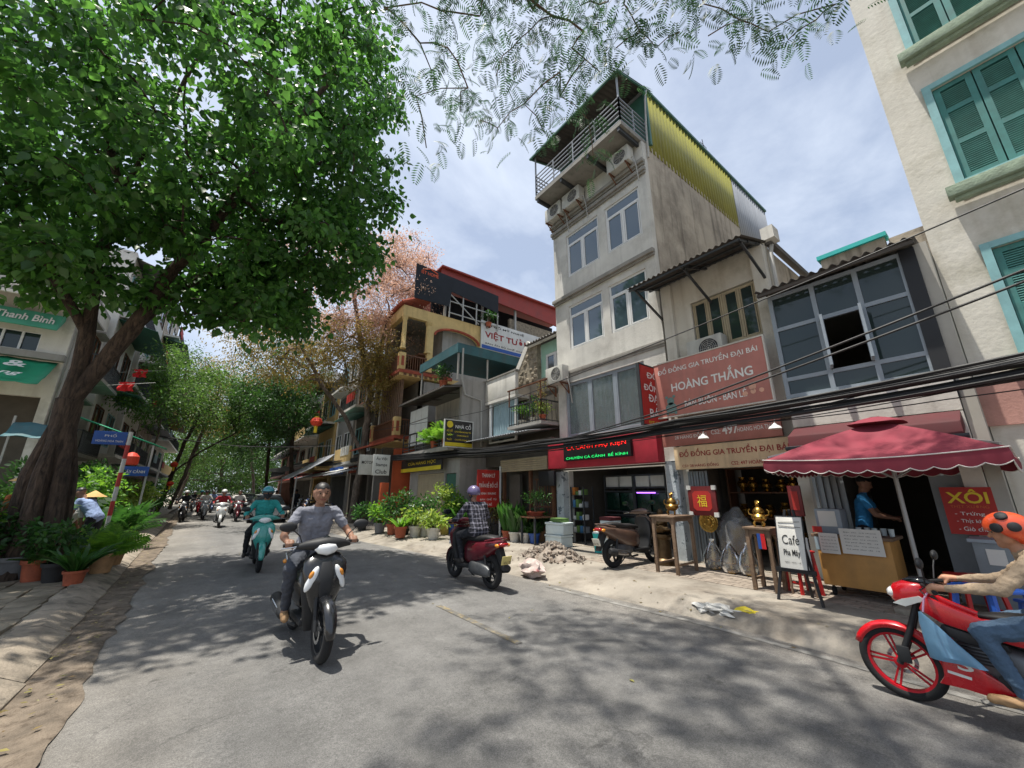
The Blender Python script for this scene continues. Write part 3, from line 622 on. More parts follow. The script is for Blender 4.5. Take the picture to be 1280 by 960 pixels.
mb.build('emblem', 'txt_cream', sg); rebase(sg, (x, 3.93, 3.28))
sg = sign('shop_sign', 'pink strip sign with two street addresses below the black cables', (XF-.3, 4.0, 2.87), 2.5, .5, 'pink_sign'); x = XF-.3
T(sg, '28 HÀNG ĐỒNG', (x, 4.55, 2.83), .75, .12, 'txt_white'); T(sg, 'CS2:', (x, 3.98, 2.84), .2, .1, 'txt_white'); T(sg, '497', (x, 3.68, 2.86), .32, .2, 'txt_white', off=.02); T(sg, 'HOÀNG HOA THÁM', (x, 3.18, 2.84), .72, .11, 'txt_white'); rebase(sg, (x, 4, 2.62))
sg = sign('shop_sign', 'cream sign with dark red lettering over the bronze shop doorway', (XF-.42, 3.72, 2.33), 2.4, .5, 'cream_sign'); x = XF-.42
T(sg, 'ĐỒ ĐỒNG GIA TRUYỀN ĐẠI BÁI', (x, 3.72, 2.42), 2.15, .2, 'txt_red', off=.015); T(sg, 'CS1: 28 HÀNG ĐỒNG', (x, 4.35, 2.17), .8, .09, 'txt_red', off=.01); T(sg, 'CS2: 497 HOÀNG HOA THÁM', (x, 3.15, 2.17), 1.1, .09, 'txt_red', off=.01); rebase(sg, (x, 3.72, 2.08))
sg = sign('hanging_sign', 'narrow red upright sign with white letters projecting beside the tower', (8.1, 5.14, 3.8), .98, 1.42, 'red_sign', faceX=False, frame='rail_dark')
for k, s_ in enumerate(('ĐỒ', 'ĐỒNG', 'ĐẠI', 'BÁI')): T(sg, s_, (8.1, 5.14, 4.33-k*.31), .44 if len(s_) < 4 else .74, .24, 'txt_white', False, .015)
T(sg, 'ĐT 0243', (8.1, 5.14, 3.15), .6, .06, 'txt_yellow', False); rebase(sg, (8.1, 5.14, 3.09))
for k, (y, z, lb) in enumerate(((4.1, 2.68, 'small white dome lamp over the left half of the cream sign'), (2.75, 2.72, 'small white dome lamp at the end of the cream sign'))):
    r = thing('sign_lamp', lb, 'lamp', (XF-.62, y, z)); MB().lathe([(.11, 0), (.09, .04), (.035, .075), (.02, .1)], 16).build('shade', 'upvc', r, smooth=True); MB().tube([(0, 0, .09), (.05, 0, .2), (.24, 0, .22)], .01, 6).build('arm', 'pipe_grey', r)

# ------------------------------------------------------------------ glass-fronted cafe house
cf = thing('cafe_house', 'house with a steel and glass upper front above the cafe', 'building')
xg = 8.3
MB().box(xg-.02, xg+.3, .44, .62, 2.9, 5.35).build('end_post', 'black', cf)
MB().box(xg+.05, 14, .3, .45, .1, 5.4).box(xg+.35, 14, 2.4, 2.54, .1, 5.4).build('side_wall', 'room_light', cf)
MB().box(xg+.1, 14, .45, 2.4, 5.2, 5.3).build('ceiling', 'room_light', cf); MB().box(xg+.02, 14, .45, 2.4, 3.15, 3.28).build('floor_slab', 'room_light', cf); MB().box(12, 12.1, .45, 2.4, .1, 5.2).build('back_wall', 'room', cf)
MB().box(xg+.1, 12, .45, 2.4, .08, .165).build('shop_floor', 'concrete', cf)
fr = MB(); yy = [.62, 1.2, 1.82, 2.5]; zz = [3.3, 3.62, 4.62, 5.3]
for y in yy: fr.box(xg, xg+.07, y-.035, y+.035, 3.25, 5.33)
for z in zz:
    for a, b in zip(yy, yy[1:]): fr.box(xg+.003, xg+.067, a+.035, b-.035, z-.035, z+.035)
wn = fr.build('window_frame', 'steel_frame', cf)
for i in range(3):
    for j in range(3):
        if (i, j) == (1, 1): continue
        MB().box(xg+.03, xg+.036, yy[i]+.035, yy[i+1]-.035, zz[j]+.035, zz[j+1]-.035).build('pane', 'glass_dark', wn)
for hinge, sgn, ang in ((1.235, 1, 100), (1.785, -1, 75)):
    r = MB(); a = R(ang); dx, dy = -math.sin(a)*.29, math.cos(a)*.29*sgn
    for t in (0, 1): r.bar((xg+dx*t, hinge+dy*t, 3.66), (xg+dx*t, hinge+dy*t, 4.58), .04)
    for z in (3.68, 4.56): r.bar((xg, hinge, z), (xg+dx, hinge+dy, z), .04)
    cs = r.build('casement', 'steel_frame', cf); MB().add([(xg, hinge, 3.68), (xg+dx, hinge+dy, 3.68), (xg+dx, hinge+dy, 4.56), (xg, hinge, 4.56)], [(0,1,2,3)]).build('pane', 'glass', cs)
corrugated('roof', (xg-.35, .38, 5.36), (0, 2.25, 0), (3.4, 0, .75), 'roof_grey', cf, .15, .03)
MB().bar((xg-.3, .4, 5.29), (xg-.3, 2.6, 5.29), .06).build('roof_beam', 'roof_under', cf)
MB().box(xg-.05, xg+.1, .46, 2.5, 2.72, 3.24).build('fascia', 'plaster_white', cf)
MB().box(xg-.06, xg+.25, .46, .66, .1, 2.70).build('pilaster', 'plaster_white', cf)
mb = MB()
for k in range(9): mb.box(xg+.12+(k % 2)*.05, xg+.15+(k % 2)*.05, 2.0+k*.048, 2.046+k*.048, .17, 2.70)
mb.build('folding_gate', 'shutter_steel', cf)
mb = MB().box(xg+.1, xg+.14, .66, 1.0, .17, 2.68); mb.build('door_leaf', 'shutter_steel', cf)
wall(MB(), .95, 2.1, 5.4, 7.0, 10.95, 11.15, []).build('rear_wall', 'plaster_side', cf); MB().box(10.88, 11.2, .9, 2.15, 7.0, 7.1).build('rear_coping', 'turquoise_bright', cf); MB().box(11.0, 11.4, .31, .9, 5.4, 6.95).build('rear_block', 'plaster_side', cf)
rebase(cf, (xg, 1.5, .1))
aw = thing('awning', 'folded dark red awning under the white cafe fascia', 'awning')
MB().prism([(xg-.55, 2.3), (xg-.5, 2.52), (xg-.07, 2.71), (xg-.07, 2.45)], .48, 2.48, 'y').build('cloth', 'maroon', aw, bevel=.02); MB().tube([(xg-.54, .44, 2.31), (xg-.54, 2.52, 2.31)], .035, 10).build('roller', 'rail_dark', aw); rebase(aw, (xg-.3, 1.5, 2.3))

# ------------------------------------------------------------------ beige corner building with green shutters
bb = thing('apartment_building', 'tall beige plaster building with green louvred shutters', 'building')
WN = [(-2.05, -.28, 3.55, 5.1), (-2.05, -.28, 6.35, 8.2), (-2.05, -.28, 9.2, 11.1), (-5.5, -3.7, 3.55, 5.1), (-5.5, -3.7, 6.35, 8.2), (-5.5, -3.7, 9.2, 11.1), (-6.9, -.1, .1, 2.5)]
wall(MB(), -7, .29, .1, 16, XF, XF+.25, WN).build('front_wall', 'plaster_beige', bb)
MB().box(XF+.25, 17, .1, .29, .1, 16).box(XF+.25, 17, -7, -6.8, .1, 16).box(16.8, 17, -6.8, .1, .1, 16).build('side_wall', 'plaster_beige', bb); MB().box(XF+.25, 16.8, -6.8, .1, 15.8, 16).build('roof', 'concrete_wall', bb)
MB().box(XF-.04, XF-.002, -7, .3, 2.5, 3.15).build('band', 'plaster_pink', bb); MB().box(10.4, 10.5, -6.8, .1, .1, 15.8).build('inner_wall', 'room', bb)
slat = MB().box(-.012, .012, -.155, .155, -.004, .004, Matrix.Rotation(R(35), 4, 'Y')); smesh = slat.mesh('louvre', 'shutter_slat')
for wi, (y0, y1, z0, z1) in enumerate(WN[:6]):
    f = MB(); x0 = XF-.05; e = .1
    f.box(x0, XF+.1, y0-e, y0-.001, z0-e, z1+e).box(x0, XF+.1, y1+.001, y1+e, z0-e, z1+e).box(x0+.002, XF+.098, y0, y1, z1+.001, z1+e).box(x0+.002, XF+.098, y0, y1, z0-e, z0-.001)
    fw_ = f.build('window', 'turquoise', bb)
    MB().box(XF-.24, XF-.052, y0-.22, y1+.22, z0-.30, z0-.12).box(XF-.16, XF-.053, y0-.16, y1+.16, z0-.36, z0-.301).build('sill', 'sill_green', bb, bevel=.012)
    MB().box(XF+.12, XF+.13, y0, y1, z0, z1).build('backing', 'shutter_green', fw_)
    n = 4; wd = (y1-y0)/n
    for k in range(n):
        a, b = y0+k*wd+.008, y0+(k+1)*wd-.008; st = .075; x1 = XF+.02
        s_ = MB().box(x1, x1+.045, a, a+st, z0+.01, z1-.01).box(x1, x1+.045, b-st, b, z0+.01, z1-.01)
        zs = [z0+.01, z0+(z1-z0)*.36, z0+(z1-z0)*.7, z1-.09]
        for z in zs: s_.box(x1+.002, x1+.043, a+st, b-st, z, z+.08)
        sh = s_.build('shutter', 'shutter_green', bb); lv = MB(); w2 = (b-a)/2-st
        for za, zb in zip(zs, zs[1:]):
            zq = za+.1
            while zq < zb-.01: lv.box(-.02, .02, -w2, w2, -.004, .004, Matrix.Translation((x1+.022, (a+b)/2, zq)) @ Matrix.Rotation(R(-42), 4, 'Y')); zq += .036
        lo = lv.build('louvres', 'shutter_slat', sh); lo['kind'] = 'stuff'
mb = MB()
for k in range(30): mb.box(XF+.1, XF+.12+(k % 2)*.02, -6.85+k*.22, -6.65+k*.22, .12, 2.48)
mb.build('shop_shutter', 'shutter_steel', bb)
rebase(bb, (XF, -3.3, .1))
# ------------------------------------------------------------------ small green house left of the tower
gh = thing('balcony_house', 'small green house with stone gable and plant covered balcony', 'building')
MB().box(XF+.3, XF+.5, 9.1, 12.9, .1, 5.6).build('front_wall', 'dark_wall', gh)
MB().box(XF+.5, 14, 12.7, 12.9, .1, 5.6).build('side_wall', 'concrete_wall', gh); MB().box(XF+.5, 14, 9.1, 12.7, 5.4, 5.58).build('roof_slab', 'concrete_wall', gh)
MB().box(XF-.35, XF-.2, 10.95, 12.95, 5.1, 5.95).build('parapet', 'plaster_white', gh, bevel=.01); MB().box(XF-.38, XF-.17, 10.9, 13.0, 5.96, 6.02).build('parapet_cap', 'trim_grey', gh)
MB().box(XF-.35, XF+.3, 10.95, 12.95, 4.98, 5.09).build('ledge', 'plaster_white', gh)
drape(gh, 11.05, 12.6, 3.55, 4.97, XF-.15, 'curtain_blue', .03, .16)
MB().box(XF-.3, XF-.22, 12.62, 12.72, 3.4, 4.97).box(XF-.3, XF-.22, 11.0, 11.06, 3.4, 4.97).box(XF-.3, XF-.22, 11.06, 12.62, 3.4, 3.46).build('window_frame', 'upvc', gh)
MB().prism([(12.1, 5.59), (10.95, 7.15), (10.45, 7.15), (10.45, 5.59)], XF+.3, XF+.5, 'x').build('stone_gable', 'stone_clad', gh)
sr = random.Random(2)
for k in range(46):   # rubble cladding
    y = sr.uniform(10.5, 11.9); z = sr.uniform(5.65, 7.05)
    if z > 5.6+(12.0-y)/1.15*1.5-.1: continue
    s_ = sr.uniform(.06, .12); MB().blob((XF+.29, y, z), (.03, s_, s_*.75), 1, .3, k).build('stone', 'stone_clad', gh)
MB().bar((XF+.35, 12.15, 5.6), (XF+.35, 10.93, 7.25), .14, .22).build('coping', 'plaster_white', gh)
wall(MB(), 9.1, 10.44, 5.59, 7.0, XF+.5, XF+.65, [(9.15, 10.2, 5.7, 6.55)]).build('upper_wall', 'plaster_green', gh)
window(gh, 9.16, 10.2, 5.7, 6.55, XF+.52, 2, 0)
corrugated('roof', (XF+.1, 9.0, 7.06), (0, 2.0, 0), (2.2, 0, .45), 'roof_grey', gh, .16, .035); MB().box(XF+.2, XF+.28, 9.05, 10.9, 6.96, 7.03).build('roof_fascia', 'plaster_white', gh)
MB().box(XF-.7, XF+.3, 9.15, 10.95, 3.7, 3.8).build('balcony_floor', 'concrete_wall', gh)
b_ = MB(); balusters(b_, (XF-.66, 9.2), (XF-.66, 10.9), 3.8, 4.5, .14); balusters(b_, (XF-.66, 9.2), (XF+.3, 9.2), 3.8, 4.5, .2); b_.build('railing', 'rail_dark', gh)
b_ = MB()
for k in range(5): b_.bar((XF-.75, 9.2+k*.42, 5.05), (XF+.3, 9.2+k*.42, 5.5), .03)
for k in range(4): b_.bar((XF-.7+k*.3, 9.15, 5.1+k*.13), (XF-.7+k*.3, 10.95, 5.1+k*.13), .03)
for y in (9.2, 10.9): b_.bar((XF-.66, y, 4.5), (XF-.66, y, 5.1), .035)
b_.build('pergola', 'rust', gh)
corrugated('canopy', (XF-1.3, 9.15, 3.42), (0, 3.9, 0), (1.5, 0, .22), 'sheet_grey', gh, .14, .015)
MB().box(XF-.3, XF+.3, 9.15, 12.9, 2.5, 3.3).build('lintel', 'dark_wall', gh)
sh_ = MB()
for k in range(6): sh_.tube([(XF-.42, 9.2, 2.32+k*.07), (XF-.42, 11.7, 2.32+k*.07)], .042, 8)
sh_.build('shutter_roll', 'shutter_beige', gh, smooth=True)['kind'] = 'stuff'
for y in (9.2, 10.3, 11.8): MB().bar((XF-.2, y, .12), (XF-.2, y, 2.5), .1).build('door_post', 'wood', gh)
f = MB().box(XF-.1, XF-.06, 9.3, 10.2, .15, .9)
for k in range(7): f.bar((XF-.08, 9.35+k*.13, .9), (XF-.08, 9.35+k*.13, 2.0), .02)
for z in (.9, 1.15, 2.0): f.bar((XF-.08, 9.3, z), (XF-.08, 10.2, z), .05)
f.build('lattice_door', 'wood', gh)
MB().box(XF+.1, XF+.25, 10.4, 11.7, .15, .95).build('counter', 'red_sign', gh); MB().box(XF-.12, XF+.0, 11.0, 11.6, .15, 2.2).build('door_panel', 'dark_wall', gh)
rebase(gh, (XF, 11, .1))
sb = sign('sale_banner', 'red clearance banner with white letters by the green plants', (7.72, 11.6, 1.72), .92, 1.25, 'red_sign', faceX=False, t=.03)
for s_, z, w_, h_ in (('THANH LÝ', 2.17, .55, .16), ('TRẦN BỂ ĐỒ CỔ', 1.85, .78, .2), ('KÍNH  KHUNG', 1.56, .62, .09), ('BÀN  GHẾ  TỦ', 1.37, .66, .09), ('GIÁ RẺ', 1.2, .3, .1)): T(sb, s_, (7.72, 11.6, z), w_, h_, 'txt_white', False)
MB().bar((8.25, 11.65, .12), (8.25, 11.65, 2.5), .05).build('post', 'upvc', sb); rebase(sb, (8.2, 11.65, .12))

# ------------------------------------------------------------------ grey concrete house with roof terrace
gc = thing('terrace_house', 'grey concrete house with a dark green roof terrace canopy', 'building'); xb = 7.35
MB().box(xb, 12.5, 13.0, 13.2, .1, 5.95).build('side_wall', 'concrete_wall', gc)
wall(MB(), 13.2, 17.6, .1, 3.1, xb, xb+.2, [(14.25, 16.75, .1, 2.35), (13.25, 14.1, .1, 2.3)]).build('front_wall', 'concrete_wall', gc)
wall(MB(), 13.2, 17.6, 3.3, 5.9, xb+1.1, xb+1.25, [(13.6, 14.3, 3.4, 5.3), (14.5, 15.2, 4.2, 5.3)]).build('upper_wall', 'plaster_white', gc); MB().box(xb+2, xb+2.1, 13.2, 17.6, .1, 5.9).build('inner_wall', 'room', gc)
MB().box(xb-.5, 12.5, 13.05, 17.6, 3.12, 3.28).build('balcony_slab', 'concrete_wall', gc); MB().box(xb, 12.5, 13.2, 17.6, 5.75, 5.9).build('roof_slab', 'concrete_wall', gc)
f = MB()
for k in range(6): f.tube([(xb+.04, 14.27, .16+k*.001), (xb+.04, 14.3, .16)], .001, 3)
f = MB()
for k in range(30): f.box(xb+.03, xb+.06+(k % 2)*.012, 14.26, 16.74, .12+k*.074, .19+k*.074)
f.build('rolling_shutter', 'shutter_beige', gc)['kind'] = 'stuff'
MB().box(xb+.05, xb+.1, 13.26, 14.08, .12, 2.28).build('door', 'sheet_green', gc)
for k in range(3):
    for j in range(3): MB().box(xb-.46, xb-.43, 15.1+k*.62, 15.69+k*.62, 3.55+j*.55, 4.06+j*.55).build('panel', 'white_sign', gc)
f = MB(); rails(f, (xb-.48, 13.1), (xb-.48, 17.5), [3.3, 3.42, 3.55, 3.7, 4.1], 6, .035); f.build('railing', 'rail_dark', gc)
corrugated('awning', (xb-.8, 13.0, 5.55), (0, 4.6, 0), (1.9, 0, .35), 'roof_under', gc, .16, .02)
f = MB().bar((xb-.8, 13, 5.5), (xb-.8, 17.6, 5.5), .05)
for k in range(4): f.bar((xb-.8, 13.05+k*1.5, 5.5), (xb+1.1, 13.05+k*1.5, 5.85), .05)
f.build('awning_frame', 'roof_grey', gc)
cp = MB().box(xb-.3, 11, 12.95, 13.03, 7.0, 7.36).box(xb-.3, xb-.22, 13.03, 16.6, 7.0, 7.36).box(xb-.3, 11, 12.95, 16.6, 7.365, 7.40).build('terrace_canopy', 'sheet_teal', gc)
for (x, y) in ((xb-.2, 13.06), (xb-.2, 16.5), (xb+1.2, 13.08), (11, 13.08)): MB().bar((x, y, 5.9), (x, y, 7.0), .06).build('canopy_post', 'pipe_grey', gc)
MB().box(10.8, 11, 13.1, 17.5, 5.95, 7.3).build('terrace_back_wall', 'dark_wall', gc)
MB().tube([(xb-.06, 12.95, 7.2), (xb-.06, 12.95, 5.9), (xb+.1, 12.95, 5.3), (xb+.85, 12.95, 5.15), (xb+.9, 12.95, 3.3)], .04, 8).build('drain_pipe', 'pipe_grey', gc, smooth=True)
rebase(gc, (xb, 15.3, .1))
sg = sign('hanging_sign', 'black and yellow sign board projecting beside the balcony plants', (7.22, 12.92, 3.72), 1.18, .98, 'dark_sign', faceX=False, frame='white_sign')
MB().box(6.64, 7.8, 12.908, 12.918, 3.24, 3.38).build('band', 'yellow_sign', sg)
MB().lathe([(.13, 0), (.13, .006)], 20, Matrix.Translation((6.82, 12.91, 4.05)) @ Matrix.Rotation(R(90), 4, 'X')).build('emblem', 'yellow_sign', sg)
for s_, x_, z, w_, h_ in (('ĐỒ GỖ', 6.82, 3.83, .24, .1), ('NỘI', 6.82, 3.67, .2, .1), ('THẤT', 6.82, 3.5, .22, .1)): T(sg, s_, (x_, 12.92, z), w_, h_, 'txt_yellow', False)
T(sg, 'NHÀ CỔ', (7.4, 12.92, 4.02), .68, .2, 'txt_white', False)
for z, w_ in ((3.8, .7), (3.66, .5), (3.5, .66)): T(sg, 'CHUYÊN ĐÓNG TỦ', (7.38, 12.92, z), w_, .07, 'txt_yellow', False)
rebase(sg, (7.22, 12.92, 3.23))
sg = sign('shop_sign', 'long dark sign with a yellow lower band over the beige rolling shutter', (xb-.3, 16.0, 2.72), 4.2, .55, 'dark_sign'); MB().box(xb-.31, xb-.301, 13.95, 18.05, 2.46, 2.62).build('band', 'yellow_sign', sg)
T(sg, 'CỬA HÀNG MỘC', (xb-.3, 15.8, 2.8), 2.8, .2, 'txt_yellow'); rebase(sg, (xb-.3, 16, 2.45))

# ------------------------------------------------------------------ yellow balcony building
yb = thing('colonnade_building', 'cream yellow building with columned balconies and clay roof', 'building'); xy = 6.75
for z0, z1 in ((.1, 3.6), (4.2, 7.1)): MB().box(xy+1.0, xy+1.2, 18.1, 21.6, z0, z1).build('front_wall', 'dark_wall', yb)
MB().box(xy+1.0, 16, 18.1, 18.3, .1, 7.1).build('side_wall', 'concrete_wall', yb); MB().box(xy+.2, 16, 21.5, 21.7, .1, 11).build('side_wall', 'concrete_wall', yb)
for z in (3.9, 7.2):
    MB().box(xy-.15, 12, 18.0, 21.6, z, z+.22).build('balcony_slab', 'plaster_cream', yb, bevel=.01)
    MB().box(xy-.2, xy-.152, 17.95, 21.6, z+.14, z+.3).box(xy-.152, 9.5, 17.95, 17.998, z+.14, z+.3).build('moulding', 'clay', yb)
    mb = MB()
    for k in range(14): mb.box(xy-.18, xy-.152, 18.1+k*.25, 18.24+k*.25, z+.02, z+.12)
    for k in range(8): mb.box(xy+.05+k*.28, xy+.2+k*.28, 17.97, 17.998, z+.02, z+.12)
    mb.build('dentils', 'wood', yb)['kind'] = 'stuff'
    f = MB(); balusters(f, (xy-.1, 18.2), (xy-.1, 21.5), z+.3, z+1.1, .12, .03, .07); balusters(f, (xy-.1, 18.06), (9.4, 18.06), z+.3, z+1.1, .12, .03, .07); f.build('railing', 'wood', yb)
    for (x, y) in ((xy-.05, 18.1), (xy-.05, 21.45)):
        MB().box(x-.16, x+.16, y-.12, y+.16, z+.31, z+1.2).build('pedestal', 'plaster_cream', yb, bevel=.015); MB().box(x-.175, x-.162, y-.05, y+.09, z+.5, z+1.0).box(x-.07, x+.07, y-.135, y-.122, z+.5, z+1.0).build('pedestal_panel', 'clay', yb)
for (x, y) in ((xy-.05, 18.1), (xy+1.3, 18.12), (xy-.05, 21.45)):
    MB().lathe([(.15, 8.62), (.15, 8.7), (.12, 8.74), (.11, 10.2), (.15, 10.26), (.16, 10.4)], 16, Matrix.Translation((x, y, 0)) if x < xy+1 else Matrix.Translation((x, y, 0)) @ Matrix.Diagonal((1.3, 1.2, 1, 1))).build('column', 'plaster_cream', yb, smooth=True)
pa = [(xy-.2, 10.4), (xy+1.25, 10.4), (xy+1.25, 7.6), (xy+1.55, 7.6), (xy+1.55, 9.7)]
for k in range(13): a = math.pi*(1-k/12); pa.append((xy+3.0+1.4*math.cos(a), 9.75+.55*math.sin(a)))
pa += [(xy+4.45, 9.0), (xy+4.6, 9.0), (xy+4.6, 11.0), (xy-.2, 11.0)]
MB().prism(pa, 18.0, 18.22, 'y').build('arch_beam', 'plaster_cream', yb)
rim = [(xy+3.0+1.4*math.cos(math.pi*(1-k/12)), 17.99, 9.75+.55*math.sin(math.pi*(1-k/12))) for k in range(13)]; MB().tube(rim, .07, 6).build('arch_trim', 'clay', yb)
MB().box(xy-.2, xy+.05, 18.22, 21.6, 10.4, 11.0).build('beam', 'plaster_cream', yb); MB().box(xy+.05, 11.4, 18.22, 21.6, 10.9, 11.0).build('ceiling', 'concrete_wall', yb)
tl = MB()
for k in range(18): tl.tube([(xy-.35, 17.9+k*.21, 11.08), (xy+1.6, 17.9+k*.21, 12.1)], .095, 6)
tl.build('tile_roof', 'clay', yb, smooth=True)['kind'] = 'stuff'
for k in range(11): MB().box(xy+.2, xy+.3, 18.5+k*.27, 18.62+k*.27, 4.2, 7.15).build('louvre_fin', 'wood_louver', yb)
MB().box(xy-.1, xy+.9, 18.0, 18.1, .1, 3.6).build('door_jamb', 'wood_orange', yb)
MB().prism([(xy-1.2, 3.7), (xy+.1, 4.15), (xy+.1, 4.0), (xy-1.2, 3.62)], 18.0, 21.5, 'y').build('door_canopy', 'clay', yb)
MB().box(xy+.95, 9.6, 18.4, 21.4, 8.6, 8.7).build('sofa_bench', 'wood', yb)
rebase(yb, (xy, 19.8, .1))
# tall shed roof and its hoardings behind the yellow building
rr = thing('roof_shed', 'open loft with long dull red metal roof above the yellow building', 'shed')
MB().prism([(8.6, 13.9), (19, 13.9), (19, 12.6), (13.5, 12.9), (8.6, 13.1)], 18.0, 18.1, 'y').build('gable_sheet', 'sheet_red', rr)
MB().box(8.5, 19.1, 17.8, 24, 13.91, 14.0).build('roof', 'sheet_red', rr)
for x in (9, 11.5, 14, 18.5): MB().bar((x, 18.25, 11), (x, 18.25, 13.2), .12).build('post', 'pipe_grey', rr)
MB().box(9, 18.9, 20.0, 20.2, 10.9, 13.6).build('loft_wall', 'black_net', rr)
MB().box(13.6, 18.9, 18.3, 18.5, 7, 12.3).build('rubble_wall', 'stone_clad', rr); MB().box(9, 18.9, 18.35, 23, 7, 10.9).build('lower_storey', 'concrete_wall', rr)
rebase(rr, (12, 19, 7))
bl = thing('billboard', 'torn black billboard on a pipe frame above the clay roof', 'billboard')
MB().prism([(6.95, 11.4), (6.95, 13.45), (12.3, 13.2), (12.3, 12.05), (9.1, 12.45), (9.0, 11.5)], 17.7, 17.74, 'y').build('sheet', 'black_net', bl)
f = MB()
for x in (9.05, 9.9, 10.8, 11.6, 12.3): f.bar((x, 17.78, 10.9), (x, 17.78, 13.2), .06)
for z in (11.2, 11.9): f.bar((9, 17.80, z), (12.4, 17.80, z), .05)
f.bar((9, 17.82, 12.4), (11, 17.82, 11.0), .05); f.build('frame', 'pipe_grey', bl)
M('txt_flame', '#d2572f', .6); T(bl, 'IST HOME', (7.75, 17.7, 13.05), 1.0, .2, 'txt_flame', False, .02); MB().bar((7.3, 17.69, 13.2), (7.75, 17.69, 13.36), .05).bar((7.75, 17.69, 13.36), (8.2, 17.69, 13.2), .05).build('emblem', 'txt_flame', bl)
rebase(bl, (9.6, 17.7, 10.9))
sg = sign('banner', 'white banner with red and dark letters below the torn billboard', (13.6, 17.85, 10.5), 4.8, 1.75, 'white_sign', faceX=False)
T(sg, 'ĐỒ GỖ MỸ NGHỆ', (12.9, 17.85, 11.15), 3.0, .22, 'txt_dark', False, .02); T(sg, 'VIỆT TƯỜNG', (13.4, 17.85, 10.55), 3.9, .6, 'txt_red', False, .03); T(sg, 'BÀN ĂN BỘ GHẾ GIƯỜNG TỦ', (13.4, 17.85, 10.0), 3.8, .17, 'txt_dark', False); MB().box(11.25, 15.95, 17.835, 17.848, 9.64, 9.86).build('band', 'blue_sign', sg); rebase(sg, (13.6, 17.85, 9.62))
sg = sign('club_sign', 'small white square sign hung beside the tree trunk', (5.9, 17.4, 2.75), .75, .9, 'white_sign', faceX=False, t=.05)
for k, s_ in enumerate(('Âu Việt', 'Stamps', 'Club')): T(sg, s_, (5.9, 17.4, 3.02-k*.28), .5, .17, 'txt_dark', False)
MB().bar((5.9, 17.43, 3.2), (5.9, 17.43, 3.5), .03).bar((5.9, 17.43, 3.5), (6.7, 17.43, 3.5), .03).build('bracket', 'rail_dark', sg); rebase(sg, (5.9, 17.4, 2.3))
sg = sign('motor_sign', 'grey sign board with dark wording next to the small white sign', (5.35, 17.6, 2.75), .7, .85, 'ac_white', faceX=False, t=.05); T(sg, 'MOTOR', (5.35, 17.6, 2.85), .5, .13, 'txt_dark', False); rebase(sg, (5.35, 17.6, 2.3))
tag(MB().box(6.0, 6.35, 17.5, 17.7, .12, 2.0).build('orange_panel', 'wood_orange', bevel=.01), 'plain orange panel standing below the small white sign', 'panel')

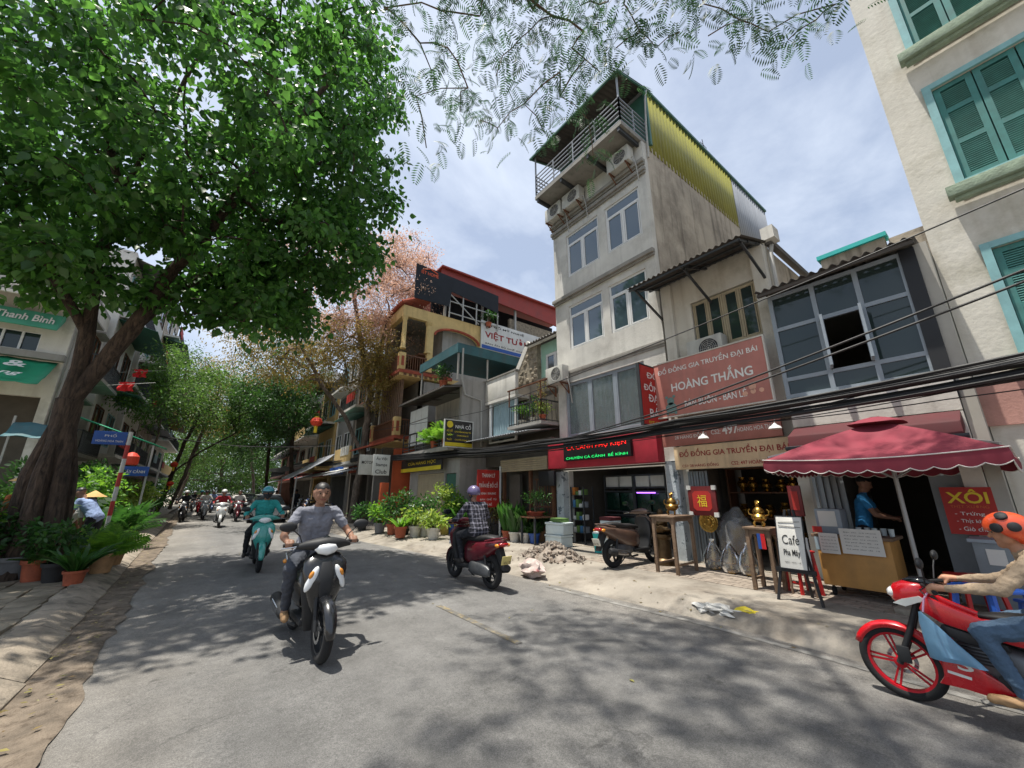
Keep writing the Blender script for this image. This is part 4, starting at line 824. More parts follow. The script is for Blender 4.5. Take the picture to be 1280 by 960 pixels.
# ------------------------------------------------------------------ further houses along both sides
def house(name, label, x, sgn, y0, y1, h, depth, wm, floors, sg_txt=None, sgm='red_sign', awn='sheet_grey', balc=True, seed=0):
    """street house whose front at x looks towards the road (sgn -1: right side, +1: left side)"""
    q = random.Random(seed); r = thing(name, label, 'building'); d = sgn
    hs = []; fh = (h-3.2)/max(1, floors)
    for f in range(floors):
        z0 = 3.2+f*fh+.7; nw = 2; ww = (y1-y0)/nw
        for k in range(nw): hs.append((y0+k*ww+ww*.2, y0+(k+1)*ww-ww*.2, z0, min(z0+1.5, 3.2+(f+1)*fh-.3)))
    op = (y0+.3, y1-.3, .1, 2.6)
    wall(MB(), y0, y1, .1, h, x, x-d*.2, hs+[op]).build('front_wall', wm, r)
    for yy in (y0, y1-.15): MB().box(x-d*.2, x-d*depth, yy, yy+.15, .1, h).build('side_wall', wm, r)
    MB().box(x-d*.2, x-d*depth, y0+.15, y1-.15, h-.15, h).build('roof_slab', 'concrete_wall', r); MB().box(x-d*2.2, x-d*2.3, y0+.15, y1-.15, .1, h-.15).build('inner_wall', 'room', r)
    for f in range(floors): MB().box(x-d*.2, x-d*2.2, y0+.15, y1-.15, 3.0+f*fh, 3.12+f*fh).build('floor_slab', 'room', r)
    for (a, b, c, e) in hs:
        w = MB().box(x+d*.03, x-d*.04, a-.05, a, c-.05, e+.05).box(x+d*.03, x-d*.04, b, b+.05, c-.05, e+.05).box(x+d*.03, x-d*.04, a, b, e, e+.05).box(x+d*.03, x-d*.04, a, b, c-.05, c).bar((x, (a+b)/2, c), (x, (a+b)/2, e), .05).build('window', q.choice(['upvc', 'wood', 'turquoise']), r)
        MB().box(x-d*.06, x-d*.07, a, b, c, e).build('pane', 'glass_dark', w)
    for f in range(floors):
        z = 3.1+f*fh
        if balc and q.random() < .75:
            dp = q.uniform(.7, 1.2); MB().box(x, x+d*dp, y0+.2, y1-.2, z, z+.14).build('balcony_slab', 'plaster_white' if q.random() < .6 else wm, r)
            if q.random() < .4: MB().box(x+d*dp, x+d*(dp-.08), y0+.2, y1-.2, z+.14, z+.95).build('balcony_parapet', 'plaster_cream', r)
            else: mb = MB(); balusters(mb, (x+d*(dp-.05), y0+.25), (x+d*(dp-.05), y1-.25), z+.14, z+1.0, .14, .02, .04); mb.build('railing', 'rail_dark', r)
            if q.random() < .6: corrugated('canopy', (x+d*(dp+.3), y0+.1, z+fh-.45), (0, y1-y0-.2, 0), (-d*(dp+.3), 0, .3), q.choice(['sheet_grey', 'roof_grey', 'sheet_red', 'sheet_green']), r, .16, .02)
            if q.random() < .5:
                cc = MB()
                for k in range(4): yy = y0+.5+k*.45; cc.box(x+d*(dp-.02), x+d*dp+d*.02, yy, yy+.35, z+.5, z+1.0)
                cc.build('laundry', q.choice(['red_sign', 'white_sign', 'curtain_blue']), r)['kind'] = 'stuff'
    if awn: corrugated('shop_awning', (x+d*1.6, y0+.1, 2.55), (0, y1-y0-.2, 0), (-d*1.6, 0, .5), awn, r, .18, .02)
    rebase(r, (x, (y0+y1)/2, .1))
    if sg_txt:
        g_ = sign('shop_sign', sg_txt[1], (x+d*.22 if d < 0 else x+.16, (y0+y1)/2, 2.95), (y1-y0)*.8, .5, sgm)
        text(sg_txt[0], (x+d*.22 if d < 0 else x+.22, (y0+y1)/2, 2.95), (0, d, 0), (0,0,1), (y1-y0)*.6, .26, 'txt_white', g_, off=.01, d=.008); rebase(g_, (x+d*.2, (y0+y1)/2, 2.7))
    return r
house('narrow_house', 'narrow dark house behind the brown tree trunk', 6.9, -1, 22.2, 26, 9.5, 8, 'dark_wall', 2, ('XE MÁY', 'brown sign of the motorbike shop behind the tree'), 'clay', 'sheet_grey', True, 1)
house('narrow_house', 'grey house with white awning past the brown tree', 6.8, -1, 26.2, 30.5, 11, 8, 'concrete_wall', 3, ('PHỞ', 'blue shop sign past the brown tree'), 'blue_sign', 'white_sign', True, 2)
house('narrow_house', 'cream house two doors past the brown tree', 6.7, -1, 30.7, 36, 10, 8, 'plaster_cream', 2, ('QUÁN ĂN', 'red shop sign two doors past the brown tree'), 'red_sign', 'sheet_grey', True, 3)
house('narrow_house', 'white house far down the shop side of the street', 6.6, -1, 36.2, 44, 12, 8, 'plaster_white', 3, None, None, 'sheet_red', True, 4)
house('narrow_house', 'pink house at the far end of the shop side', 6.6, -1, 44.2, 56, 11, 8, 'plaster_pink', 3, None, None, 'sheet_grey', True, 5)
house('balcony_block', 'grey block with washing on its balconies behind the big tree', -4.7, 1, 24.5, 30, 13, 8, 'plaster_grey', 3, None, None, None, True, 11)
house('balcony_block', 'pale block with cream balcony past the red flags', -4.5, 1, 30.3, 36, 15, 8, 'plaster_white', 4, None, None, 'sheet_green', True, 12)
house('balcony_block', 'weathered block with metal canopies farther past the flags', -4.5, 1, 36.4, 44, 16, 8, 'plaster_side', 4, ('SỬA XE', 'red shop sign under the far left trees'), 'red_sign', 'sheet_grey', True, 15)
house('balcony_block', 'last grey block visible above the left trees', -4.6, 1, 44.4, 58, 14, 8, 'concrete_wall', 4, None, None, 'sheet_grey', True, 14)
# corner house whose front looks down the side lane
M('tarp_green', '#1d8a63', .6, var=.16, scale=2, bump=.2, bscale=4); M('tarp_pale', '#4f9f82', .6, var=.16, scale=2)
cn = thing('corner_house', 'corner house hung with green awnings behind the big tree', 'building')
yq = 20.2
def wally(mb, x0, x1, z0, z1, y0, y1, holes):
    t = wall(MB(), x0, x1, z0, z1, y0, y1, holes); t.v = [(b, a, c) for a, b, c in t.v]; mb.v += t.v; o = len(mb.v)-len(t.v); mb.f += [tuple(i+o for i in f) for f in t.f]; return mb
wally(MB(), -14, -4.9, .1, 9.2, yq, yq+.2, [(-6.9, -5.6, 6.35, 7.0), (-9.5, -7.3, 6.35, 7.0), (-13, -5.15, .1, 4.75)]).build('front_wall', 'plaster_beige', cn)
MB().box(-5.1, -4.9, yq+.2, 24.3, .1, 9.2).build('side_wall', 'plaster_beige', cn); MB().box(-14, -5.1, 21.6, 21.7, .1, 9).build('inner_wall', 'room', cn); MB().box(-14, -4.9, yq+.2, 24.3, 9.2, 9.35).build('roof_slab', 'concrete_wall', cn)
for a, b in ((-6.9, -5.6), (-9.5, -7.3)):
    w = MB()
    for k in range(4): xx = a+(b-a)*k/3; w.box(xx-.03, xx+.03, yq+.03, yq+.08, 6.35, 7.0)
    w = w.box(a, b, yq+.035, yq+.075, 6.3, 6.36).box(a, b, yq+.035, yq+.075, 6.98, 7.04).build('window', 'upvc', cn); MB().box(a, b, yq+.09, yq+.1, 6.36, 6.98).build('pane', 'glass_dark', w)
MB().box(-14, -4.85, yq-.25, yq, 6.05, 6.28).build('ledge', 'trim_grey', cn)
corrugated('roof', (-14, yq-1.2, 8.0), (9.4, 0, 0), (0, 2.2, 1.3), 'roof_grey', cn, .2, .03); MB().bar((-14, yq-1.2, 7.95), (-4.6, yq-1.2, 7.95), .1).build('roof_edge', 'plaster_white', cn)
for za, zb in ((3.6, 5.0), (6.5, 7.9)):
    for ya in (21.0, 22.7):
        w = MB().box(-4.9, -4.84, ya-.06, ya, za-.06, zb+.06).box(-4.9, -4.84, ya+1, ya+1.06, za-.06, zb+.06).box(-4.9, -4.842, ya, ya+1, zb, zb+.06).box(-4.9, -4.842, ya, ya+1, za-.06, za).box(-4.9, -4.845, ya+.47, ya+.53, za, zb).build('window', 'wood', cn); MB().box(-4.899, -4.88, ya, ya+1, za, zb).build('pane', 'glass_dark', w)
        MB().box(-4.9, -4.55, ya-.2, ya+1.2, zb+.15, zb+.22).build('window_hood', 'concrete_wall', cn)
    MB().box(-4.9, -4.0, 20.8, 24.2, za-.75, za-.62).build('balcony_slab', 'trim_grey', cn); mb = MB(); balusters(mb, (-4.05, 20.85), (-4.05, 24.15), za-.62, za+.2, .14, .02, .04); balusters(mb, (-4.9, 20.85), (-4.05, 20.85), za-.62, za+.2, .14, .02, .04); mb.build('railing', 'rail_dark', cn)
MB().tube([(-4.82, 20.4, 9.0), (-4.82, 20.4, .2)], .05, 8).build('drain_pipe', 'pipe_grey', cn, smooth=True)
rebase(cn, (-9, yq, .1))
aw = thing('awning', 'pale green awning lettered in white on the corner house', 'awning')
MB().prism([(yq-.06, 7.75), (yq-.35, 7.66), (yq-.62, 7.05), (yq-.58, 7.03), (yq-.06, 7.55)], -11, -5.15, 'x').build('cloth', 'tarp_pale', aw)
text('Thanh Bình', (-5.95, yq-.5, 7.36), (1,0,0), (0,.4,.92), 1.35, .3, 'txt_white', aw, off=.02, d=.03); rebase(aw, (-8, yq-.3, 7.05))
aw = thing('awning', 'bright green shop tarpaulin with white script on the corner house', 'awning')
def tarp(x0, x1, y0, z0, y1, z1, mat, parent, nx=30, ny=10, sag=.1):
    V = []
    for j in range(ny+1):
        for i in range(nx+1):
            u, v = i/nx, j/ny; x = x0+(x1-x0)*u; V.append((x, y0+(y1-y0)*v, z0+(z1-z0)*v-sag*math.sin(math.pi*v)*(.7+.5*noise.noise(Vector((x*2, v*3, 0))))+.05*noise.noise(Vector((x*3, v*6, 4)))))
    i = np.arange(nx*ny); a = i//nx*(nx+1)+i % nx
    o = rawmesh('cloth', np.array(V), [(4, np.stack([a, a+1, a+nx+2, a+nx+1], 1))], mat, parent, smooth=True)
    md = o.modifiers.new('thickness', 'SOLIDIFY'); md.thickness = .01; return o
tarp(-12, -5.0, yq-.05, 6.0, yq-1.3, 4.95, 'tarp_green', aw)
text('&', (-5.75, yq-.6, 5.62), (1,0,0), (0,.77,.64), .5, .42, 'txt_white', aw, off=.02, d=.1); text('Trang', (-5.95, yq-1.15, 5.18), (1,0,0), (0,.77,.64), 1.1, .34, 'txt_white', aw, off=.015, d=.1, shear=.3)
rebase(aw, (-8, yq-.6, 4.95))
aw = thing('awning', 'dark green sloping sheet awning past the big trunk', 'awning'); corrugated('sheet', (-1.9, 20.5, 3.35), (0, 4.2, .2), (-2.9, 0, 1.1), 'tarp_green', aw, .25, .03)
for y in (20.6, 24.5): MB().bar((-2.0, y, .1), (-2.0, y, 3.35), .06).build('post', 'pipe_grey', aw)
rebase(aw, (-3, 22.5, .1))
tp = thing('tarpaulin', 'dull teal tarpaulin under the green awnings', 'tarpaulin'); tarp(-5.2, -3.9, 18.9, 3.7, 18.2, 3.2, 'sheet_teal', tp, 12, 6, .2); MB().bar((-5.2, 18.9, .1), (-5.2, 18.9, 3.9), .05).build('pole', 'pipe_grey', tp); rebase(tp, (-4.2, 18.5, .1))
# red flags on poles over the left pavement
M('flag_red', '#d31f22', .7, var=.12, scale=6)
for k, (p, lb) in enumerate((((-3.55, 22.0, 6.0), 'larger red flag on a thin pole between the forked trunks'), ((-3.6, 24.6, 7.2), 'small red flag hanging nearer the trunk fork'))):
    r = thing('flag', lb, 'flag', p); r.scale = (.62, .62, .62); MB().tube([(-1.3, .1, -.5), (1.6, -.2, .15)], .018, 6).build('pole', 'pipe_grey', r)
    V = []; nx, ny = 10, 8
    for j in range(ny+1):
        for i in range(nx+1): V.append((i/nx*.75-.2+.05*math.sin(j*.9), .1*math.sin(i*1.1+j*.4), -j/ny*.62-.05+i/nx*.1))
    i = np.arange(nx*ny); a = i//nx*(nx+1)+i % nx; rawmesh('cloth', np.array(V), [(4, np.stack([a, a+1, a+nx+2, a+nx+1], 1))], 'flag_red', r, smooth=True)
# ================================================================== vegetation
def bark(name, c1, c2):
    m = bpy.data.materials.new(name); m.use_nodes = True; N = m.node_tree.nodes; L = m.node_tree.links; b = N['Principled BSDF']; b.inputs['Roughness'].default_value = .95
    g = N.new('ShaderNodeNewGeometry'); mp = N.new('ShaderNodeVectorMath'); mp.operation = 'MULTIPLY'; mp.inputs[1].default_value = (11, 11, 2.2); L.new(g.outputs['Position'], mp.inputs[0])
    n = N.new('ShaderNodeTexNoise'); n.inputs['Scale'].default_value = 1.6; n.inputs['Detail'].default_value = 9; n.inputs['Roughness'].default_value = .7; n.inputs['Distortion'].default_value = .6; L.new(mp.outputs[0], n.inputs['Vector'])
    n2 = N.new('ShaderNodeTexNoise'); n2.inputs['Scale'].default_value = 1.7; n2.inputs['Detail'].default_value = 6; L.new(g.outputs['Position'], n2.inputs['Vector'])
    r = N.new('ShaderNodeMapRange'); r.inputs[1].default_value = .36; r.inputs[2].default_value = .64; L.new(n.outputs['Fac'], r.inputs[0])
    mm = N.new('ShaderNodeMix'); mm.data_type = 'RGBA'; L.new(r.outputs[0], mm.inputs[0]); mm.inputs[6].default_value = hx(c2); mm.inputs[7].default_value = hx(c1)
    r2 = N.new('ShaderNodeMapRange'); r2.inputs[1].default_value = .35; r2.inputs[2].default_value = .65; r2.inputs[3].default_value = .7; r2.inputs[4].default_value = 1.25; L.new(n2.outputs['Fac'], r2.inputs[0])
    sc = N.new('ShaderNodeVectorMath'); sc.operation = 'SCALE'; L.new(mm.outputs[2], sc.inputs[0]); L.new(r2.outputs[0], sc.inputs['Scale']); L.new(sc.outputs[0], b.inputs['Base Color'])
    bp = N.new('ShaderNodeBump'); bp.inputs['Strength'].default_value = 1; bp.inputs['Distance'].default_value = .06; L.new(n.outputs['Fac'], bp.inputs['Height']); L.new(bp.outputs[0], b.inputs['Normal']); MATS[name] = m
bark('bark_dark', '#5a4a3e', '#231c17'); bark('bark_grey', '#7a6e62', '#3f372f'); M('twig', '#5b4c3c', .9, var=.3)
leafmat('leaf_main', '#315628', '#4f7a36', .5, .42); leafmat('leaf_brown', '#a08471', '#c0a28c', .35, .7); leafmat('leaf_street', '#3a5828', '#5a7a36', .4, .5); leafmat('leaf_olive', '#6f6a34', '#8f7a44', .4, .6)
leafmat('leaf_yg', '#446f29', '#6d9636', .5, .5); leafmat('leaf_deep', '#27461f', '#3d6129', .4, .45); leafmat('leaf_feather', '#28422b', '#3d5f3a', .35, .55)
leafmat('leaf_bush', '#284d22', '#436f2f', .35, .4); leafmat('leaf_pale', '#8fae8a', '#c3d0b8', .3, .45); leafmat('leaf_lime', '#6d8c38', '#96a750', .45, .5); leafmat('leaf_dry', '#8a6b45', '#7d8a4a', .3, .7); leafmat('petal', '#d9d2c8', '#c9a64a', .4, .6)
LEAF = {
 'heart': (np.array([(0,0,0),(.32,.18,.05),(.40,.42,.07),(.2,.75,.04),(0,1.05,-.06),(-.2,.75,.04),(-.40,.42,.07),(-.32,.18,.05),(0,.45,-.02)]), [(3, np.array([(0,1,8),(1,2,8),(2,3,8),(3,4,8),(4,5,8),(5,6,8),(6,7,8),(7,0,8)]))]),
 'ovate': (np.array([(0,0,0),(.22,.35,.05),(.16,.75,.03),(0,1,-.08),(-.16,.75,.03),(-.22,.35,.05),(0,.5,-.02)]), [(4, np.array([(0,1,2,6),(6,2,3,4)])), (4, np.array([(0,6,4,5)]))]),
 'quad': (np.array([(0,0,0),(.22,.5,.04),(0,1,-.05),(-.22,.5,.04)]), [(4, np.array([(0,1,2,3)]))]),
 'blade': (np.array([(-.05,0,0),(.05,0,0),(.07,.45,.06),(-.07,.45,.06),(.05,.8,.0),(-.05,.8,.0),(0,1.05,-.14)]), [(4, np.array([(0,1,2,3),(3,2,4,5)])), (3, np.array([(5,4,6)]))]),
}
def rotfrom(d, roll):
    """rotation matrices whose Y axis is d (n,3)"""
    d = d/np.linalg.norm(d, axis=1, keepdims=True); ref = np.where(np.abs(d[:, 2:3]) > .92, np.array([[1., 0, 0]]), np.array([[0, 0, 1.]]))
    x = np.cross(d, ref); x /= np.linalg.norm(x, axis=1, keepdims=True); z = np.cross(x, d)
    c, s = np.cos(roll)[:, None], np.sin(roll)[:, None]; x2 = x*c+z*s; z2 = np.cross(x2, d)
    return np.stack([x2, d, z2], 2)
def leafcloud(P, D, size, shape, rs, rollamp=.9):
    base, Fs = LEAF[shape]; n = len(P); Rm = rotfrom(D, rs.normal(0, rollamp, n)); s = size*rs.uniform(.65, 1.25, n)
    V = np.einsum('nij,kj->nki', Rm, base)*s[:, None, None]+P[:, None, :]; k = len(base); off = (np.arange(n)*k)[:, None, None]
    return V.reshape(-1, 3), [(q, (f[None]+off).reshape(-1, q)) for q, f in Fs]
def merge(parts):
    V = np.concatenate([p[0] for p in parts]); out = []; o = 0
    for v, Fs in parts:
        out += [(k, f+o) for k, f in Fs]; o += len(v)
    return V, out
def skeleton(paths, attract, rs, tip=.012, pw=2.2, wob=.12, minz=None):
    """paths: list of (points, parent index or -1) main limbs; then every attractor is joined to its nearest node"""
    nodes = []; par = []
    for pts, p in paths:
        pts = [np.array(q, float) for q in pts]
        if p >= 0: start = min(range(len(nodes)), key=lambda i: np.linalg.norm(nodes[i]-pts[0]))
        else: start = -1
        prev = start
        for a, b in zip(pts, pts[1:]):
            m = max(2, int(np.linalg.norm(b-a)/.45))
            for k in range(m):
                if prev == -1 or k > 0 or not np.allclose(a, nodes[prev]): nodes.append(a+(b-a)*k/m+rs.normal(0, .02, 3)); par.append(prev); prev = len(nodes)-1
        nodes.append(pts[-1]); par.append(prev)
    base = np.array(nodes); order = np.argsort([np.min(np.linalg.norm(base-a, axis=1)) for a in attract]); z0 = base[0][2]+(minz or 0)
    for i in order:
        A = np.array(nodes); t = attract[i]; d = np.linalg.norm(A-t, axis=1)+.35*np.maximum(0, A[:, 2]-t[2])+50*(A[:, 2] < z0); j = int(np.argmin(d)); a = A[j]; ln = np.linalg.norm(t-a); m = max(2, int(ln/.5)); prev = j
        for k in range(1, m+1):
            u = k/m; q = a+(t-a)*u+np.array([0, 0, .14*ln*math.sin(math.pi*u)])+rs.normal(0, wob, 3)*ln*.12*(k < m); nodes.append(q); par.append(prev); prev = len(nodes)-1
    n = len(nodes); r = np.zeros(n); 
    ch = [0]*n
    for i in range(n-1, -1, -1):
        if r[i] == 0: r[i] = tip**pw
        if par[i] >= 0: r[par[i]] += r[i]
    return np.array(nodes), par, r**(1/pw)
def branchmesh(nodes, par, rad, mat, parent, name, sel=None, n0=9, rmin=0, scale=1, flare=None):
    mb = MB(); n = len(nodes); kidsl = [[] for _ in range(n)]
    for i, p in enumerate(par):
        if p >= 0: kidsl[p].append(i)
    big = [max(k, key=lambda q: rad[q]) if k else -1 for k in kidsl]; starts = [i for i in range(n) if par[i] < 0 or big[par[i]] != i]
    for s in starts:
        ch = [s]
        while big[ch[-1]] >= 0: ch.append(big[ch[-1]])
        pts = [nodes[i] for i in ch]; rs_ = [rad[i]*scale for i in ch]
        if par[s] >= 0: pts = [nodes[par[s]]]+pts; rs_ = [min(rad[par[s]]*scale, rs_[0]*1.25)]+rs_
        if max(rs_) < rmin or len(pts) < 2: continue
        mb.tube(pts, [max(.004, q) for q in rs_], n0 if rs_[0] > .1 else 6 if rs_[0] > .03 else 4, caps=False)
    return mb.build(name, mat, parent, smooth=True)
def ellips(n, c, r, rs, lo=.35):
    d = rs.normal(0, 1, (n, 3)); d /= np.linalg.norm(d, axis=1, keepdims=True); return np.array(c)+d*(rs.uniform(lo**3, 1, n)**(1/3))[:, None]*np.array(r)
def crownleaves(cl, per, rad, size, shape, rs, mat, parent, name='crown', droop=.5, keep=None):
    n = len(cl)*per; C = np.repeat(cl, per, 0); o = rs.normal(0, 1, (n, 3)); o /= np.linalg.norm(o, axis=1, keepdims=True); P = C+o*(rs.uniform(0, 1, n)**.6)[:, None]*rad*np.repeat(rs.uniform(.6, 1.3, len(cl)), per)[:, None]*np.array([1, 1, .75])
    if keep is not None: P = P[keep(P)]; o = o[:len(P)]
    D = o*.8+rs.normal(0, .5, (len(P), 3)); D[:, 2] -= droop; V, Fs = leafcloud(P, D, size, shape, rs); return rawmesh(name, V, Fs, mat, parent)
def nodef(p): return tuple(p)
# ---- the big broad-leaved tree on the left pavement
rs = np.random.RandomState(4)
bt = thing('shade_tree', 'big leafy tree with a forked trunk standing among the potted plants', 'tree', (0,0,0))
Y0 = 11.4
def q_(u, v, Y=Y0): p = PY(u, v, Y); return (p.x, p.y, p.z)
b0 = q_(42, 668); fork = q_(88, 500)
paths = [([(b0[0], b0[1], .1), q_(55, 620), q_(72, 560), fork, q_(108, 420, 11.3), q_(122, 325, 11.1), q_(152, 240, 10.8), q_(205, 150, 10.2), q_(270, 30, 9.6), q_(330, -120, 9.4)], -1),
         ([fork, q_(128, 452, 11.3), q_(165, 410, 11.2), q_(205, 355, 10.9), q_(262, 290, 10.4), q_(330, 200, 9.7), q_(420, 90, 9.0)], 0),
         ([q_(165, 410, 11.2), q_(225, 358, 11.4), q_(300, 325, 11.5), q_(390, 290, 11.2)], 0),
         ([q_(108, 420, 11.3), q_(60, 330, 10.7), q_(10, 230, 9.9), q_(-60, 120, 9)], 0),
         ([q_(152, 240, 10.8), q_(120, 120, 10.0), q_(90, 0, 9.0), q_(60, -150, 8)], 0)]
cl = np.concatenate([ellips(215, (-1.2, 10.2, 9.4), (4.1, 3.9, 4.4), rs, .3), ellips(80, (-3.9, 10.2, 8.2), (3.0, 3.2, 3.6), rs, .2), ellips(70, (.3, 11.0, 8.0), (2.3, 2.4, 2.5), rs, .1), ellips(26, (.3, 12.0, 6.9), (1.5, 1.6, .9), rs, 0), ellips(50, (.9, 9.7, 12.6), (2.0, 2.2, 2.3), rs, .1), ellips(40, (-3.6, 10.5, 6.3), (2.6, 2.4, 1.2), rs, 0)])
cl = cl[(cl[:, 2] > 4.9-.12*np.clip(cl[:, 0]+1, -3, 0)) & (np.linalg.norm(cl[:, :2], axis=1) > 4.2)]
nd, pa_, ra = skeleton(paths, cl, rs, .0165, 2.12, minz=4.2); ra = np.minimum(ra, .38)
for i in range(len(nd)):
    if nd[i][2] < 1.6 and i < 60: ra[i] *= 1+.12*(1-nd[i][2]/1.6)
tk = branchmesh(nd, pa_, ra, 'bark_dark', bt, 'trunk', n0=18, scale=1.0)
# root flutes and peeling bark tufts on the lower trunk
for k in range(6):
    a = k*1.05+.3; c = np.array(nd[0]); MB().tube([(c[0]+.40*math.cos(a), c[1]+.40*math.sin(a), .05), (c[0]+.29*math.cos(a)+.02, c[1]+.29*math.sin(a), .7), (q_(60, 600)[0]+.26*math.cos(a), q_(60, 600)[1]+.26*math.sin(a), 1.9), (fork[0]+.1*math.cos(a), fork[1]+.1*math.sin(a), fork[2]-.3)], [.17, .15, .12, .05], 8, caps=False).build('root_flute', 'bark_dark', bt, smooth=True)
crownleaves(cl, 104, .66, .155, 'heart', rs, 'leaf_main', bt, droop=.75)
rebase(bt, (b0[0], b0[1], .1))
# ---- feathery tree whose twigs hang over the road
def bipinnate(P, D, ln, rs, npair=11):
    """fern-like compound leaves: P base, D direction"""
    n = len(P); Rm = rotfrom(D, rs.normal(0, .6, n)); s = ln*rs.uniform(.7, 1.2, n); base = []; 
    for k in range(npair):
        u = .12+.86*k/(npair-1); w = .25*math.sin(math.pi*(.12+.80*u))+.05; y = u-.06*u*u; zz = -.25*u*u
        for sg in (-1, 1):
            dx, dy = sg*w, w*.42; nx, ny = -.040*sg, .046
            base += [(0, y, zz), (dx*.5-nx*.5, y+dy*.5-ny*.5, zz-.02), (dx, y+dy, zz-.07), (dx*.5+nx*.5, y+dy*.5+ny*.5, zz-.02)]
    base = np.array(base); m = len(base); f = np.arange(m).reshape(-1, 4)
    V = np.einsum('nij,kj->nki', Rm, base)*s[:, None, None]+P[:, None, :]; off = (np.arange(n)*m)[:, None, None]
    return V.reshape(-1, 3), [(4, (f[None]+off).reshape(-1, 4))]
rs = np.random.RandomState(9)
ft = thing('feathery_tree', 'feathery leaved tree whose thin twigs hang over the road', 'tree')
limbs = [([(-2.7, -4.0, .1), (-2.6, -3.8, 2.5), (-2.2, -3.2, 4.8), (-1.2, -1.8, 7.4), (.3, .3, 9.3), (2.0, 2.0, 10.2), (3.8, 3.0, 10.4)], -1), ([(-1.2, -1.8, 7.4), (-.9, .6, 9.4), (.2, 2.6, 10.6), (1.2, 4.6, 11.0)], 0), ([(.3, .3, 9.3), (3.0, .2, 10.2), (5.2, .4, 10.2)], 0)]
tips = []
for u, v, z in [(505, 30, 8.4), (520, 120, 7.6), (533, 185, 7.2), (560, 60, 8.4), (585, 110, 8.0), (600, 150, 7.8), (622, 160, 7.7), (640, 60, 8.6), (655, 130, 8.0), (680, 165, 7.6), (700, 90, 8.2), (735, 150, 7.9), (742, 200, 7.4), (770, 60, 8.4), (800, 40, 8.6), (820, 60, 8.3), (850, 40, 8.4), (885, 45, 8.3), (925, 25, 8.2), (960, 40, 8.0), (985, 50, 7.8), (1020, 25, 7.8), (1045, 5, 7.8), (560, 20, 9), (690, 20, 9), (730, 40, 8.8), (600, 20, 9), (480, 10, 9), (640, 5, 9.2), (780, 5, 9), (880, 5, 8.8), (700, 120, 8.4), (660, 40, 9), (540, 90, 8.6), (575, 140, 8.3), (620, 95, 8.5), (750, 90, 8.5), (715, 60, 8.8)]:
    p = G(u, v, z); tips.append((p.x, p.y, p.z))
tips = np.array(tips); extra = ellips(150, (2.4, 1.2, 10.4), (4.6, 3.8, 1.3), rs, 0); 
el = np.degrees(np.arctan2(extra[:, 2]-EYE, np.linalg.norm(extra[:, :2], axis=1))); extra = extra[(el > 58) | (extra[:, 0]*_h[0]+extra[:, 1]*_h[1] < 0)]
allt = np.concatenate([tips, extra])
nd, pa_, ra = skeleton(limbs, allt, rs, .009, 2.2, wob=.35, minz=6)
branchmesh(nd, pa_, np.minimum(ra, .3), 'twig', ft, 'trunk', n0=10)
P = []; D = []
for t in tips:
    for k in range(rs.randint(14, 22)):
        off = rs.normal(0, .24, 3); p = t+off*np.array([1, 1, .8])+np.array([0, 0, .15]); P.append(p); d = rs.normal(0, .7, 3); d[2] -= .55; D.append(d)
for t in extra:
    for k in range(17): P.append(t+rs.normal(0, .42, 3)); d = rs.normal(0, .8, 3); d[2] -= .3; D.append(d)
V, Fs = bipinnate(np.array(P), np.array(D), .33, rs, 9); rawmesh('crown', V, Fs, 'leaf_feather', ft)
rebase(ft, (-2.7, -4, .1))
# ---- generic street tree
def street_tree(label, base, top, crown, per, crad, size, shape, mats, seed, tr=.02, bark='bark_grey', limbs=None, name='street_tree', mat2=None, cut=None, group=None):
    rs = np.random.RandomState(seed); t = thing(name, label, 'tree', group=group); b = np.array(base, float); tp = np.array(top, float)
    paths = [([b, b+(tp-b)*.35+rs.normal(0, .12, 3), b+(tp-b)*.7+rs.normal(0, .2, 3), tp], -1)]+[(l, 0) for l in (limbs or [])]
    cl = np.concatenate([ellips(n, c, r, rs, .25) for n, c, r in crown])
    if cut is not None: cl = cl[cut(cl)]
    nd, pa_, ra = skeleton(paths, cl, rs, tr, 2.25, minz=1.8); branchmesh(nd, pa_, np.minimum(ra, .55), bark, t, 'trunk', n0=12)
    if mat2 is None: crownleaves(cl, per, crad, size, shape, rs, mats, t)
    else:
        hi = cl[:, 2] > mat2[1]; crownleaves(cl[hi], per, crad, size, shape, rs, mats, t, 'crown'); crownleaves(cl[~hi], per, crad, size, shape, rs, mat2[0], t, 'crown')
    rebase(t, tuple(b)); return t
bx_, by_ = 5.75, 20.6
street_tree('tall tree with dry pinkish brown leaves in front of the yellow building', (bx_, by_, .1), (6.4, 20.2, 10.5), [(150, (5.0, 20.8, 12.6), (4.2, 3.8, 4.4)), (95, (2.6, 21.4, 9.3), (3.6, 3.4, 2.6)), (36, (6.2, 19.9, 9.0), (1.0, 1.2, 3.6)), (60, (7.6, 21.6, 15.2), (2.8, 2.4, 2.3)), (40, (4.6, 19.6, 8.6), (1.6, 1.2, 2.0))], 150, .85, .13, 'quad', 'leaf_brown', 21, .02, 'bark_grey',
            [[(5.85, 20.55, 3.6), (4.9, 20.8, 5.4), (3.9, 21, 6.6), (2.6, 21.4, 8.8), (1.6, 21.6, 10.6)], [(6.1, 20.4, 6.3), (5.4, 20.6, 9.0), (4.6, 20.8, 12.5)]], 'dry_tree', ('leaf_olive', 9.6))
street_tree('green feathery tree arching over the road on the left pavement', (-2.5, 35, .1), (-1.3, 34, 7), [(90, (-.6, 33.5, 7.6), (3.2, 4.0, 2.2)), (50, (-2.6, 35, 9.4), (2.2, 3.5, 2.0))], 130, 1.0, .17, 'quad', 'leaf_street', 31, .02, 'bark_dark', [[(-2.3, 34.8, 2.6), (-.9, 34, 4.2), (.9, 33, 5.6)]])
